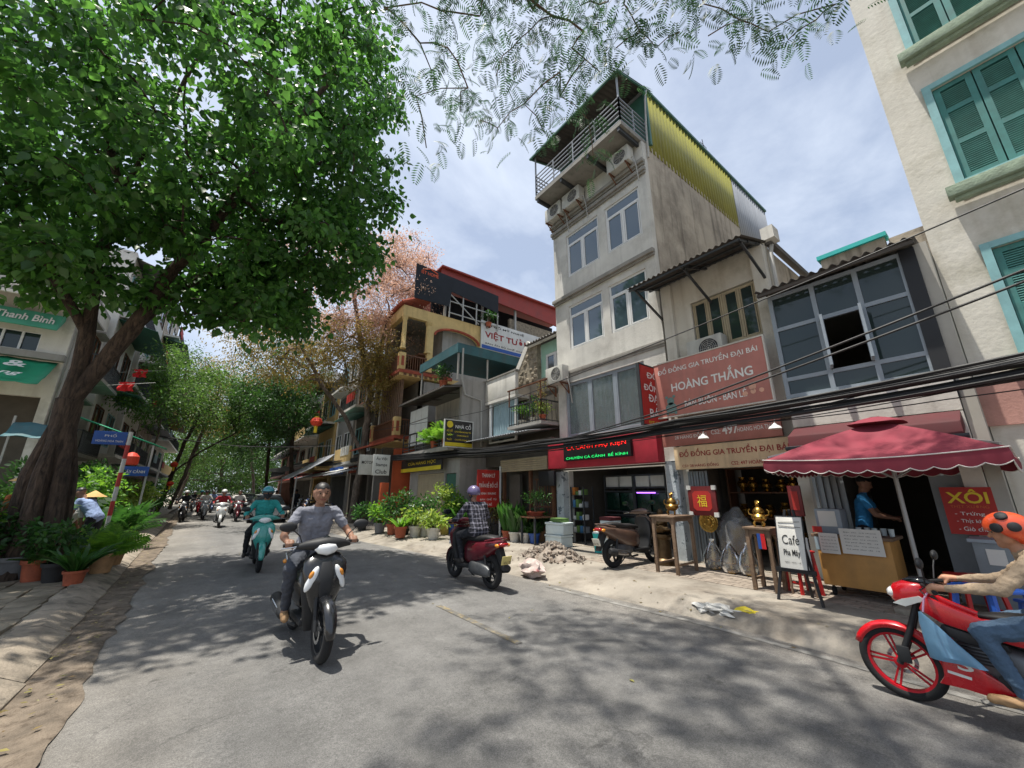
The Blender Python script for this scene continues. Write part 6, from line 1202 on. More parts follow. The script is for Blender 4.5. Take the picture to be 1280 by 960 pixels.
# ---- red underbone motorcycle
def underbone(label, loc, rz):
    r = thing('motorcycle', label, 'motorcycle', loc, rz); ax = .64; RD = .295
    wheel(r, ax, RD, .078, 'rim_red', 5); wheel(r, -ax, RD, .09, 'rim_red', 5)
    arcshell(r, ax, RD, RD+.02, R(18), R(190), .05, 'paint_red')
    for s in (-1, 1): MB().tube([(ax, s*.07, RD), (.52, s*.07, .58), (.40, s*.06, .92)], [.024, .024, .018], 10).build('fork', 'plastic', r, smooth=True)
    MB().box(ax-.09, ax+.0, .078, .10, RD+.02, RD+.15).build('brake_caliper', 'plastic', r, bevel=.01)
    hc = MB().loft([(.60, 0, .86, .04, .05), (.57, 0, .87, .085, .085), (.50, 0, .885, .115, .105), (.40, 0, .91, .11, .09), (.33, 0, .94, .07, .05)], 24, 2.6).build('headlight_cowl', 'paint_red', r, smooth=True)
    MB().loft([(.625, 0, .87, .03, .025), (.60, 0, .875, .07, .045), (.55, 0, .885, .09, .05)], 18, 2.4).build('headlight', 'lens_white', hc, smooth=True)
    for s in (-1, 1): MB().prism([(.58, .80), (.50, .785), (.36, .86), (.40, .885), (.52, .84)], s*.105, s*.122, 'y').build('cowl_stripe', 'white_sign', hc)
    MB().loft([(.50, 0, .985, .03, .012), (.44, 0, 1.0, .07, .03), (.36, 0, 1.0, .08, .03), (.30, 0, .985, .04, .015)], 16, 2.4).build('meter', 'tinted', r, smooth=True)
    for s in (-1, 1):
        g = MB().tube([(.37, 0, .97), (.36, s*.12, .985), (.29, s*.25, .985), (.25, s*.37, .97)], [.013, .013, .016, .018], 8).build('handlebar', 'rubber', r, smooth=True); MB().tube([(.33, s*.22, .98), (.35, s*.3, .965), (.31, s*.40, .95)], .007, 6).build('brake_lever', 'chrome', g)
        mr = MB().tube([(.32, s*.22, 1.0), (.31, s*.27, 1.1), (.30, s*.34, 1.17)], .006, 6).build('mirror', 'plastic', r, smooth=True); ellip(mr, 'mirror_shell', 'plastic', (.30, s*.38, 1.19), (.025, .075, .045))
    # side fairings sweep from the steering head down to a pointed belly
    for s in (-1, 1):
        MB().prism([(.36, .90), (.42, .78), (.30, .70), (.02, .64), (-.28, .60), (-.25, .70), (.0, .76), (.22, .84)], s*.085, s*.135, 'y').build('side_fairing', 'paint_red', r, bevel=.018)
        lf = MB().prism([(.34, .56), (.36, .30), (.40, .235), (.25, .24), (-.10, .21), (-.05, .30), (.16, .42), (.22, .55)], s*.10, s*.15, 'y').build('belly_fairing', 'paint_red', r, bevel=.015)
        MB().prism([(.30, .69), (.33, .62), (.18, .58), (-.05, .57), (-.04, .62)], s*.10, s*.128, 'y').build('trim_panel', 'plastic', r, bevel=.008)
        text('S', (.22, s*.152, .42), (-s, 0, 0), (0, 0, 1), .09, .085, 'txt_white', lf, off=.02, d=.003)
        MB().bar((.33, s*.1525, .345), (.2, s*.1525, .33), .004, .02).build('stripe', 'txt_white', lf)
    MB().loft([(.26, 0, .50, .06, .10), (.15, 0, .47, .10, .17), (-.1, 0, .42, .12, .16), (-.28, 0, .38, .10, .12)], 16, 3.2).build('engine', 'engine', r, smooth=True)
    ec = MB().lathe([(.02, 0), (.085, .0), (.085, .02), (.02, .035)], 20, Matrix.Translation((-.02, .12, .34)) @ Matrix.Rotation(R(-90), 4, 'X')).build('engine_cover', 'plastic', r, smooth=True)
    fins = MB()
    for k in range(6): fins.box(.05, .24, -.11, .11, .44+k*.024, .452+k*.024)
    fins.build('cooling_fins', 'plastic', r)
    MB().tube([(.38, 0, .9), (.2, 0, .68), (-.15, 0, .6), (-.5, 0, .62)], .035, 10).build('frame', 'plastic', r, smooth=True)
    MB().loft([(.10, 0, .74, .06, .04), (-.05, 0, .74, .11, .07), (-.35, 0, .75, .13, .09), (-.7, 0, .80, .09, .07), (-.95, 0, .86, .035, .03)], 20, 2.7).build('tail_body', 'paint_red', r, smooth=True)
    MB().loft([(.08, 0, .79, .06, .02), (-.08, 0, .80, .11, .035), (-.35, 0, .82, .13, .04), (-.55, 0, .86, .12, .04), (-.8, 0, .88, .08, .03)], 20, 2.7).build('seat', 'seat_black', r, smooth=True)
    ellip(r, 'tail_light', 'lens_red', (-.94, 0, .85), (.05, .07, .03)); MB().prism([(-.8, .76), (-.95, .45), (-1.0, .45), (-.92, .8)], -.06, .06, 'y').build('rear_fender', 'plastic', r, bevel=.01)
    for s in (-1, 1): MB().bar((-.2, s*.06, .36), (-.64, s*.075, RD), .05).build('swing_arm', 'engine', r); MB().tube([(-.02, s*.1, .25), (-.02, s*.24, .25)], .016, 8).build('footpeg', 'rubber', r)
    MB().tube([(.1, -.1, .25), (-.2, -.14, .24), (-.3, -.16, .27)], .02, 8).tube([(-.28, -.17, .27), (-.35, -.175, .28), (-.85, -.19, .42)], [.03, .055, .055], 12).build('exhaust', 'chrome', r, smooth=True)
    return r
RB = (4.74, .43)
red_mc = underbone('red motorcycle with red spoked wheels entering beside the cafe', (RB[0], RB[1], zroad(*RB)), R(90)); red_mc.scale = (.9, .9, .9)
# shopping bag on its hook
M('bag_blue', '#7fb0cf', .3, var=.2, scale=5, trans=.3, world=False); M('bag_pink', '#c79ab8', .4, var=.2)
bg_ = thing('plastic_bag', 'light blue plastic bag hanging from the red motorcycle', 'bag', (RB[0]-.19, RB[1]+.27, zroad(*RB))); bg_.scale = (.9, .9, .9); 
mb = MB().loft([(.78, 0, .10, .008, .01), (.70, 0, .06, .02, .05), (.58, 0, .02, .035, .10), (.47, 0, -.04, .04, .15), (.435, 0, -.05, .03, .16)], 18, 2.4, 'z')
mb.v = [(v[0]+.03*noise.noise(Vector(v)*14), v[1]+.02*noise.noise(Vector(v)*11+Vector((3, 0, 0))), v[2]) for v in mb.v]; mb.build('bag', 'bag_blue', bg_, smooth=True)
MB().tube([(0, .08, .78), (.03, .06, .88), (.05, .03, .93)], .007, 6).build('handle', 'bag_pink', bg_)
# ---- cars far down the road
def car(label, loc, rz, pm):
    r = thing('car', label, 'car', loc, rz)
    MB().loft([(2.15, 0, .55, .60, .16, 4), (2.05, 0, .56, .78, .24, 4), (1.3, 0, .60, .86, .30, 4), (0, 0, .62, .88, .32, 4), (-1.4, 0, .62, .87, .32, 4), (-2.05, 0, .62, .80, .28, 4), (-2.15, 0, .6, .62, .2, 4)], 28, 4).build('body', pm, r, smooth=True)
    MB().loft([(.92, 0, .92, .78, .03, 3.5), (.35, 0, 1.13, .68, .26, 3.5), (-.2, 0, 1.17, .68, .27, 3.5), (-.9, 0, 1.15, .66, .25, 3.5), (-1.65, 0, .95, .74, .04, 3.5)], 28, 3.5).build('cabin', 'tinted', r, smooth=True)
    MB().loft([(.30, 0, 1.41, .55, .02, 3), (-.2, 0, 1.44, .60, .025, 3), (-.9, 0, 1.41, .56, .02, 3)], 20, 3).build('roof', pm, r, smooth=True)
    for s in (-1, 1):
        ellip(r, 'headlight', 'lens_white', (2.02, s*.58, .66), (.1, .17, .07)); ellip(r, 'tail_light', 'lens_red', (-2.08, s*.58, .72), (.08, .17, .07)); ellip(r, 'wing_mirror', pm, (.7, s*.92, .95), (.06, .1, .06))
        for x in (1.3, -1.3):
            c = Matrix.Translation((x, s*.80, .31)) @ RY; w = MB().lathe([(.10, -.09), (.19, -.1), (.19, .1), (.10, .09)], 20, c).build('wheel', 'chrome', r, smooth=True); MB().lathe([(.19, -.1), (.29, -.1), (.31, -.06), (.31, .06), (.29, .1), (.19, .1)], 24, c, caps=False).build('tyre', 'rubber', w, smooth=True)
    MB().box(2.1, 2.17, -.26, .26, .42, .54).build('number_plate', 'plate', r); MB().box(2.09, 2.155, -.4, .4, .58, .68).build('grille', 'plastic', r)
    return r
car('black car with dark windows far ahead on the shop side of the road', (2.35, 37.2, 0.02), R(90), 'paint_black')
car('silver grey car mostly hidden behind the teal rider', (2.75, 27.0, .02), R(90), 'paint_silver')
car('white van-like car farthest down the road', (1.3, 52, .02), R(-90), 'paint_white')
# ================================================================== people
for nm, c, rg in (('skin', '#8a6550', .55), ('skin_light', '#b58467', .55), ('hair', '#14110f', .5), ('eye', '#1a1310', .2), ('lips', '#7f4a3e', .5)): M(nm, c, rg, var=.1, scale=14, world=False)
def cloth(nm, c, var=.16, b=.35): return M(nm, c, .9, var=var, scale=9, bump=b, bscale=60, world=False)
cloth('tee_grey', '#7b7d86'); cloth('trousers_grey', '#3f434c'); cloth('jacket_teal', '#2c938f'); cloth('black_cloth', '#17181b'); cloth('jeans', '#4a6076'); cloth('jacket_tan', '#a8937a'); cloth('shirt_blue', '#8fa3c9'); cloth('polo_blue', '#2f7fb6'); cloth('dark_cloth', '#23252b'); cloth('shirt_red', '#8d2028'); cloth('shirt_white', '#c9c6c0'); cloth('orange_cloth', '#b5693c'); cloth('mask', '#2c2f35'); M('sandal', '#a3805a', .7, var=.2, world=False); M('shoe', '#2c2723', .6, var=.2, world=False)
M('helmet_teal', '#3f93a0', .25, coat=.6, world=False); M('helmet_purple', '#645a7e', .3, coat=.5, world=False); M('helmet_orange', '#d8512a', .25, coat=.6, world=False); M('helmet_white', '#cfcfca', .3, coat=.5, world=False); M('helmet_black', '#1b1c1f', .25, coat=.6, world=False); M('straw', '#c9a468', .85, var=.2, scale=12, world=False)
def plaid():
    m = bpy.data.materials.new('plaid'); m.use_nodes = True; N = m.node_tree.nodes; L = m.node_tree.links; b = N['Principled BSDF']; b.inputs['Roughness'].default_value = .9
    t = N.new('ShaderNodeTexCoord'); s = N.new('ShaderNodeSeparateXYZ'); L.new(t.outputs['Object'], s.inputs[0]); fac = None
    for i, f in ((1, 95), (2, 80)):
        mu = N.new('ShaderNodeMath'); mu.operation = 'MULTIPLY'; mu.inputs[1].default_value = f; L.new(s.outputs[i], mu.inputs[0]); sn = N.new('ShaderNodeMath'); sn.operation = 'SINE'; L.new(mu.outputs[0], sn.inputs[0]); gt = N.new('ShaderNodeMapRange'); gt.inputs[1].default_value = .55; gt.inputs[2].default_value = .85; L.new(sn.outputs[0], gt.inputs[0])
        if fac is None: fac = gt.outputs[0]
        else: ad = N.new('ShaderNodeMath'); ad.operation = 'ADD'; L.new(fac, ad.inputs[0]); L.new(gt.outputs[0], ad.inputs[1]); fac = ad.outputs[0]
    hf = N.new('ShaderNodeMath'); hf.operation = 'MULTIPLY'; hf.inputs[1].default_value = .5; L.new(fac, hf.inputs[0])
    mx_ = N.new('ShaderNodeMix'); mx_.data_type = 'RGBA'; L.new(hf.outputs[0], mx_.inputs[0]); mx_.inputs[6].default_value = hx('#24242c'); mx_.inputs[7].default_value = hx('#7c7a86'); L.new(mx_.outputs[2], b.inputs['Base Color']); MATS['plaid'] = m
plaid()
class Body:
    def __init__(s): s.caps = []; s.mb = MB()
    def cap(s, a, ra, b, rb, tagm):
        a, b = Vector(a), Vector(b); s.caps.append((np.array(a), ra, np.array(b), rb, tagm)); t = b-a
        if t.length < 1e-4: t = Vector((0, 0, 1e-3)); b = a+t
        d = t.normalized(); pts = []; rr = []
        for an in (-90, -60, -30): c = R(an); pts.append(a+d*ra*math.sin(c)); rr.append(max(.0008, ra*math.cos(c)))
        pts.append(a); rr.append(ra); pts.append(b); rr.append(rb)
        for an in (30, 60, 90): c = R(an); pts.append(b+d*rb*math.sin(c)); rr.append(max(.0008, rb*math.cos(c)))
        s.mb.tube(pts, rr, 12); return s
    def chain(s, pts, rs, tagm):
        for i in range(len(pts)-1): s.cap(pts[i], rs[i], pts[i+1], rs[i+1], tagm)
        return s
    def build(s, name, parent, vox=.011, fold=.006, seed=0, smooth=4):
        o = s.mb.build(name, 'skin'); md = o.modifiers.new('r', 'REMESH'); md.mode = 'VOXEL'; md.voxel_size = vox; ms = o.modifiers.new('s', 'SMOOTH'); ms.factor = .5; ms.iterations = smooth
        dg = bpy.context.evaluated_depsgraph_get(); dg.update(); me = bpy.data.meshes.new_from_object(o.evaluated_get(dg)); bpy.data.objects.remove(o)
        n = len(me.vertices); V = np.zeros(n*3, np.float32); me.vertices.foreach_get('co', V); V = V.reshape(-1, 3).astype(float)
        def classify(Pn):
            best = np.full(len(Pn), 9e9); lab = np.zeros(len(Pn), int)
            for k, (a, ra, b, rb, tg) in enumerate(s.caps):
                ab = b-a; t = np.clip(((Pn-a) @ ab)/max(ab @ ab, 1e-9), 0, 1); d = np.linalg.norm(Pn-(a+t[:, None]*ab), axis=1)-(ra+(rb-ra)*t); u = d < best; best[u] = d[u]; lab[u] = k
            return lab
        tags = sorted({c[4] for c in s.caps}); idx = np.array([tags.index(c[4]) for c in s.caps]); isc = np.array([c[4] not in ('skin', 'skin_light', 'hair', 'eye', 'lips') for c in s.caps])
        lv = classify(V); Nn = np.zeros(n*3, np.float32); me.vertices.foreach_get('normal', Nn); Nn = Nn.reshape(-1, 3)
        w = np.array([noise.noise(Vector((p[0]*13+seed, p[1]*13, p[2]*21)))+.6*noise.noise(Vector((p[0]*30, p[1]*30+seed, p[2]*38))) for p in V]); V += Nn*(w*fold*isc[lv])[:, None]; me.vertices.foreach_set('co', V.astype(np.float32).ravel())
        m = len(me.polygons); C = np.zeros(m*3, np.float32); me.polygons.foreach_get('center', C); lf = classify(C.reshape(-1, 3).astype(float)); me.materials.clear()
        for t in tags: me.materials.append(MATS[t])
        me.polygons.foreach_set('material_index', idx[lf].astype(np.int32)); me.polygons.foreach_set('use_smooth', np.ones(m, bool)); me.update()
        me.name = name; ob = bpy.data.objects.new(name, me); COL.objects.link(ob); ob.parent = parent; return ob
def frame(f, up=(0, 0, 1)):
    f = Vector(f).normalized(); sd = Vector(up).cross(f).normalized(); u = f.cross(sd); return f, sd, u     # forward, left, up
def head(B, c, look, skin='skin', face=True, mask=None):
    """c: head centre; look: direction of the face"""
    f, l, u = frame(look); c = Vector(c); P = lambda x, y, z: c+f*x+l*y+u*z
    B.cap(P(-.02, 0, .035), .088, P(.012, 0, .035), .084, skin); B.cap(P(.012, 0, .03), .078, P(.04, 0, -.062), .05, mask or skin); B.cap(P(.045, 0, -.07), .04, P(.06, 0, -.085), .03, mask or skin)
    for s in (-1, 1):
        B.cap(P(-.01, s*.045, .02), .055, P(.02, s*.035, -.04), .045, mask or skin); B.cap(P(.0, s*.083, .02), .014, P(-.01, s*.088, -.02), .012, skin)
        B.cap(P(.062, s*.038, -.012), .026, P(.062, s*.03, -.03), .026, mask or skin)
        if face: B.cap(P(.083, s*.033, .016), .0105, P(.083, s*.033, .016), .0105, 'eye'); B.cap(P(.086, s*.018, .036), .007, P(.078, s*.052, .036), .006, 'hair')
    B.cap(P(.086, 0, .022), .012, P(.108, 0, -.018), .016, mask or skin)
    if not mask: B.cap(P(.086, -.02, -.052), .008, P(.086, .02, -.052), .008, 'lips')
    return P
def hair(root, P, mat='hair', r=.098, name='hair'):
    mb = MB(); bm = bmesh.new(); bmesh.ops.create_icosphere(bm, subdivisions=4, radius=1); o = P(0, 0, 0); f = P(1, 0, 0)-o; l = P(0, 1, 0)-o; u = P(0, 0, 1)-o
    for v in bm.verts:
        x, y, z = v.co; k = r*(1+.05*noise.noise(v.co*6))
        if z < .24+.16*noise.noise(Vector((y*5, x*3, 2))) and x > .28: k *= .70      # open face
        elif z < -.15: k *= .88
        v.co = P(-.012, 0, .038)+f*(x*k*1.08)+l*(y*k*.92)+u*(max(z, -.75)*k*1.02)
    mb.v = [tuple(v.co) for v in bm.verts]; mb.f = [tuple(v.index for v in q.verts) for q in bm.faces]; bm.free(); return mb.build(name, mat, root, smooth=True)
def helmet(root, P, mat, brim=True, r=.128, spots=None, low_=14):
    o = P(0, 0, 0); f = P(1, 0, 0)-o; l = P(0, 1, 0)-o; u = P(0, 0, 1)-o; mb = MB(); n = 26; rows = 9; V = []
    for i in range(rows+1):
        for k in range(n):
            t = 2*math.pi*k/n; e_ = max(0, min(1, (.45-math.cos(t))/.5)); a0 = R(-8-(low_-8)*e_); a = a0+(R(90)-a0)*i/rows; low = .03*(math.cos(t) < -.3)*(i == 0); V.append(P(-.012, 0, .045)+f*(math.cos(a)*math.cos(t)*r*1.1)+l*(math.cos(a)*math.sin(t)*r*.95)+u*(math.sin(a)*r*.98-low))
    mb.v = [tuple(v) for v in V]; mb.f = [(i*n+k, i*n+(k+1) % n, (i+1)*n+(k+1) % n, (i+1)*n+k) for i in range(rows) for k in range(n)]
    h = mb.build('helmet', mat, root, smooth=True); md = h.modifiers.new('t', 'SOLIDIFY'); md.thickness = .02; md.offset = -1
    if brim:
        V = []
        for k in range(13): t = R(-65+130*k/12); V += [tuple(P(-.012, 0, .045)+f*(math.cos(t)*r*1.09)+l*(math.sin(t)*r*.95)+u*.012), tuple(P(-.012, 0, .045)+f*(math.cos(t)*r*1.09+.055*math.cos(t*1.2))+l*(math.sin(t)*r*1.0)+u*(-.004))]
        b = rawmesh('brim', np.array(V), [(4, np.array([[2*k, 2*k+1, 2*k+3, 2*k+2] for k in range(12)]))], 'plastic', h, smooth=True); md = b.modifiers.new('t', 'SOLIDIFY'); md.thickness = .006
    for (az, el) in spots or ():
        d = (f*math.cos(R(az))*math.cos(R(el))+l*math.sin(R(az))*math.cos(R(el))+u*math.sin(R(el))).normalized(); q = d.to_track_quat('Z', 'Y').to_matrix().to_4x4(); c = P(-.012, 0, .045)+d*(r*.98); q.translation = c; MB().lathe([(.037, -.01), (.037, .008), (.028, .014), (.001, .016)], 16, q).build('vent_disc', 'plastic', h, smooth=True)
    return h
def fist(B, wrist, grip, axis, sd, skin, arm):
    """hand closed on a bar: palm, four curled fingers of unequal length and a thumb"""
    w, g, a = Vector(wrist), Vector(grip), Vector(axis).normalized(); f = (g-w); f -= a*f.dot(a); f.normalize(); u = f.cross(a); u = u if u.z > 0 else -u
    k0 = g-f*.012+u*.03; B.cap(w, .026, k0-a*.02, .028, skin); B.cap(w, .026, k0+a*.02, .028, skin)
    for i, (off, ln) in enumerate(((-.033, .92), (-.011, 1.05), (.011, 1.0), (.033, .82))):
        p = k0+a*off; B.chain([p, p+f*.036*ln+u*.004, p+f*.048*ln-u*.03*ln, p+f*.022*ln-u*.052*ln], [.0115, .0105, .0095, .0085], skin)
    t = k0-a*.04*sd*0+f*.0; B.chain([w+(k0-w)*.6-a*.03*sd, g-a*.045*sd-u*.012, g-a*.035*sd+f*.02-u*.03], [.0125, .0115, .0095], skin)
def open_hand(B, wrist, d, skin, sd=1, spread=(0, 1, 0)):
    w, f = Vector(wrist), Vector(d).normalized(); a = (Vector(spread)-f*Vector(spread).dot(f)).normalized(); n = f.cross(a); k0 = w+f*.075; B.cap(w, .024, k0-a*.02, .024, skin); B.cap(w, .024, k0+a*.02, .024, skin)
    for off, ln in ((-.033, .88), (-.011, 1.0), (.011, .96), (.033, .78)): p = k0+a*off; B.chain([p, p+f*.032*ln+n*.006, p+f*.056*ln+n*.018, p+f*.07*ln+n*.035], [.011, .010, .009, .008], skin)
    B.chain([w+f*.02+a*.028*sd, w+f*.05+a*.05*sd+n*.01, w+f*.075+a*.052*sd+n*.02], [.013, .011, .009], skin)
def shoe(B, ankle, toe, tagm, skin='skin', heel=.05):
    a, t = Vector(ankle), Vector(toe); d = (t-a); d.z = 0; d.normalize(); h = Vector((a.x, a.y, t.z))-d*heel
    B.cap(h, .036, t-d*.08, .042, tagm); B.cap(t-d*.08, .042, t, .03, tagm); B.cap(h+Vector((0, 0, .01)), .034, a, .036, tagm if tagm == 'shoe' else skin)
def torso(B, pel, che, neck, shl, hipw, tagm, low=None, fat=1.0):
    """two side columns, belly and shoulder yoke; shl: (left, right) shoulder points"""
    p, c, n = Vector(pel), Vector(che), Vector(neck); L_, R_ = Vector(shl[0]), Vector(shl[1]); sd = (L_-R_).normalized(); w = p.lerp(c, .45)
    for s in (-1, 1):
        B.cap(p+sd*s*hipw, .105*fat, w+sd*s*.062, .10*fat, low or tagm); B.cap(w+sd*s*.062, .10*fat, c+sd*s*.075, .108*fat, tagm); B.cap(c+sd*s*.075, .105*fat, (L_ if s > 0 else R_)-sd*s*.045, .062, tagm)
    B.cap(p, .115*fat, w, .105*fat, low or tagm); B.cap(w, .108*fat, c, .115*fat, tagm); B.cap(c, .10*fat, n-Vector((0, 0, .04)), .06, tagm); B.cap(n-Vector((0, 0, .05)), .05, L_, .056, tagm); B.cap(n-Vector((0, 0, .05)), .05, R_, .056, tagm)
def limb(B, a, m, e, r, t1, t2, cut=None, skin='skin'):
    """upper (a-m) and lower (m-e) limb; cut: fraction of the upper part that the sleeve covers, rest skin"""
    a, m, e = Vector(a), Vector(m), Vector(e)
    if cut is None: B.cap(a, r[0], m, r[1], t1); mid = m.lerp(e, .3); B.cap(m, r[1], mid, r[2], t2); B.cap(mid, r[2], e, r[3], t2)
    else: q = a.lerp(m, cut); B.cap(a, r[0], q, r[1]*1.12, t1); B.cap(q, r[1]*.86, m, r[1]*.8, skin); mid = m.lerp(e, .28); B.cap(m, r[1]*.8, mid, r[2], t2); B.cap(mid, r[2], e, r[3], t2)
def rider(label, bike_loc, rz, top, legs, feet='shoe', helm=None, skin='skin', sleeve=None, hz=1.035, look=(1, 0, -.05), gx=.255, gy=.325, seat=(-.18, 0, .90), lean=.10, knees=None, ankles=None, mask=None, vox=.011, group=None, seed=0, spots=None, fat=1.0, brim=True, spine=.34, nk=.175):
    r = thing('person', label, 'person', bike_loc, rz, group); B = Body(); p = Vector(seat); c = p+Vector((lean, 0, spine)); n = c+Vector((.05+lean*.25, 0, nk)); S1, S2 = c+Vector((.02, .185, .105)), c+Vector((.02, -.185, .105))
    torso(B, p, c, n, (S1, S2), .085, top, None, fat); B.cap(n-Vector((.01, 0, .07)), .056, n+Vector((.015, 0, .05)), .05, skin)
    P = head(B, n+Vector((.035, 0, .125)), look, skin, mask is None, mask)
    for s, S_ in ((1, S1), (-1, S2)):
        g = Vector((gx, s*gy, hz)); w = g+Vector((-.085, s*.012, .035)); el = (S_+w)/2+Vector((-.035, s*.085, -.10)); limb(B, S_, el, w, (.062, .048, .042, .029), top, skin if sleeve else top, sleeve, skin); fist(B, w, g, (.12*0, 1, 0), s, skin, top)
        kn = Vector((knees[s] if knees else (.24, s*.15, .80))); an = Vector((ankles[s] if ankles else (.16, s*.13, .43))); hp = p+Vector((.02, s*.095, -.01)); limb(B, hp, kn, an, (.098, .072, .062, .045), legs, legs)
        if feet == 'sandal': B.cap(an+Vector((0, 0, .03)), .036, an-Vector((0, 0, .03)), .032, skin)
        shoe(B, an-Vector((0, 0, .03)), an+Vector((.17, s*.02, -.075)), feet, skin)
    B.build('body', r, vox, .010, seed)
    if helm: helmet(r, P, helm, brim, spots=spots, low_=14 if brim else 46)
    else: hair(r, P)
    return r, P
zb = zroad(*HB)
rider('man in a grey t-shirt and dark trousers riding the black scooter bareheaded', (HB[0]-.02, HB[1], zb), R(-88), 'tee_grey', 'trousers_grey', 'sandal', None, 'skin', .62, look=(1, -.02, -.08), seat=(-.2, 0, .91), lean=.07, knees={1: (.26, .2, .82), -1: (.20, -.27, .80)}, ankles={1: (.18, .15, .43), -1: (.02, -.235, .40)}, vox=.0085, seed=1, fat=1.02)
_, P = rider('rider in teal jacket and helmet on the teal scooter', (1.08, 10.6, zroad(1.1, 10.6)), R(-92), 'jacket_teal', 'black_cloth', 'shoe', 'helmet_teal', 'skin', None, mask='mask', knees={1: (.24, .16, .8), -1: (.2, -.25, .76)}, ankles={1: (.16, .14, .43), -1: (.08, -.26, .36)}, seed=2, fat=1.08)
rider('rider in a dark plaid shirt and purple helmet on the maroon scooter', (4.07, 6.62, zroad(4.07, 6.6)), R(91), 'plaid', 'dark_cloth', 'shoe', 'helmet_purple', 'skin', None, mask='mask', seat=(-.22, 0, .90), lean=.12, look=(1, .1, -.05), seed=3, vox=.010, fat=1.08)
rr_, _ = rider('rider in a tan jacket and orange helmet leaning over the red motorcycle', (RB[0], RB[1], zroad(*RB)), R(90), 'jacket_tan', 'jeans', 'sandal', 'helmet_orange', 'skin_light', None, look=(1, 0, -.1), gx=.265, gy=.315, hz=.975, seat=(-.58, 0, .91), lean=.22, spine=.29, nk=.12, knees={1: (.07, .20, .70), -1: (.07, -.20, .70)}, ankles={1: (-.06, .21, .33), -1: (-.06, -.21, .33)}, vox=.0085, seed=4, spots=[(62, 2), (108, 4), (85, 48), (-62, 2), (-108, 4)], brim=False, fat=1.05); rr_.scale = (.9, .9, .9)
cols = [('dark_cloth', 'dark_cloth', 'helmet_white'), ('shirt_white', 'jeans', 'helmet_black'), ('shirt_red', 'jeans', 'helmet_white'), ('shirt_white', 'dark_cloth', None), ('jacket_tan', 'dark_cloth', 'helmet_teal'), ('shirt_blue', 'jeans', 'helmet_black'), ('dark_cloth', 'jeans', 'helmet_white')]
cn_ = {'dark_cloth': 'dark', 'shirt_white': 'white', 'shirt_red': 'dark red', 'jacket_tan': 'tan', 'shirt_blue': 'pale blue'}
for (o, x, y), (t_, l_, h_), (_, _, pm, lb), hl_ in zip(far_sc, cols, FB, ('by the kerb', 'mid lane', 'leading', 'bareheaded', 'behind others', 'near the van', 'farthest')):
    rider(f'rider in a {cn_[t_]} top on far {pm[6:]} scooter, {hl_}', (x, y, zroad(x, y)), o.rotation_euler.z, t_, l_, 'shoe', h_, 'skin', None, vox=.022, seed=x, group='riders far down the road')
def stander(label, loc, rz, top, legs, bend=0, look=(1, 0, -.1), hat=None, sleeve=.55, skin='skin', arms=None, h=1.0, vox=.013, seed=0, crouch=0):
    r = thing('person', label, 'person', loc, rz); B = Body(); p = Vector((0, 0, .92-crouch)); d = Vector((math.sin(bend), 0, math.cos(bend))); c = p+d*.36; n = c+d*.18; S1, S2 = c+d*.1+Vector((0, .18, 0)), c+d*.1+Vector((0, -.18, 0))
    torso(B, p, c, n, (S1, S2), .085, top); B.cap(n-d*.07, .052, n+d*.06, .05, skin); P = head(B, n+d*.13+Vector((.02, 0, 0)), look, skin, True)
    for s, S_ in ((1, S1), (-1, S2)):
        el, w = arms[s] if arms else ((S_.x+.02, s*.25, S_.z-.27), (S_.x+.12, s*.24, S_.z-.5)); limb(B, S_, el, w, (.06, .046, .04, .028), top, skin, sleeve, skin); open_hand(B, w, Vector(w)-Vector(el), skin, s, (1, 0, 0))
        kn = (.03+crouch*.5, s*.11, .50-crouch*.3); limb(B, (0, s*.095, p.z-.01), kn, (-.03, s*.11, .10), (.098, .07, .06, .045), legs, legs); shoe(B, (-.03, s*.11, .09), (.15, s*.12, .035), 'shoe', skin)
    B.build('body', r, vox, .007, seed); hair(r, P)
    if hat: m = Matrix.Translation(P(-.01, 0, .10)); MB().lathe([(.23, 0), (.22, .012), (.12, .07), (.01, .15)], 22, m).build('hat', 'straw', r, smooth=True)
    r.scale = (h, h, h); return r
stander('man in a pale blue shirt bending over the nursery plants', (-2.0, 13.4, .12), R(150), 'shirt_blue', 'dark_cloth', R(38), (.8, 0, -.7), None, .6, seed=11)
stander('nursery worker in a wide straw hat among the plants', (-2.55, 13.6, .12), R(20), 'shirt_white', 'dark_cloth', R(30), (.8, 0, -.6), True, .6, seed=12, crouch=.22)
stander('person in orange and a straw hat at the far left of the nursery', (-3.05, 12.35, .12), R(-20), 'orange_cloth', 'dark_cloth', R(5), (1, 0, -.2), True, .6, seed=13)
stander('man in a blue polo shirt working behind the cafe cart', (8.7, 1.92, .17), R(-85), 'polo_blue', 'dark_cloth', R(8), (1, .1, -.35), None, .55, arms={1: ((.2, .24, 1.1), (.36, .12, 1.06)), -1: ((.2, -.24, 1.1), (.36, -.12, 1.06))}, seed=14, h=.98)
for k, (x, y, t_, lb) in enumerate([(3.4, 33.5, 'shirt_red', 'distant pedestrian in a dark red top by the black car'), (3.8, 32.2, 'shirt_blue', 'distant pedestrian in pale blue on the shop side'), (4.6, 29.5, 'dark_cloth', 'distant pedestrian in dark clothes beside the parked scooters')]): stander(lb, (x, y, zroad(x, y)), R(100), t_, 'dark_cloth', 0, vox=.024, seed=20+k)
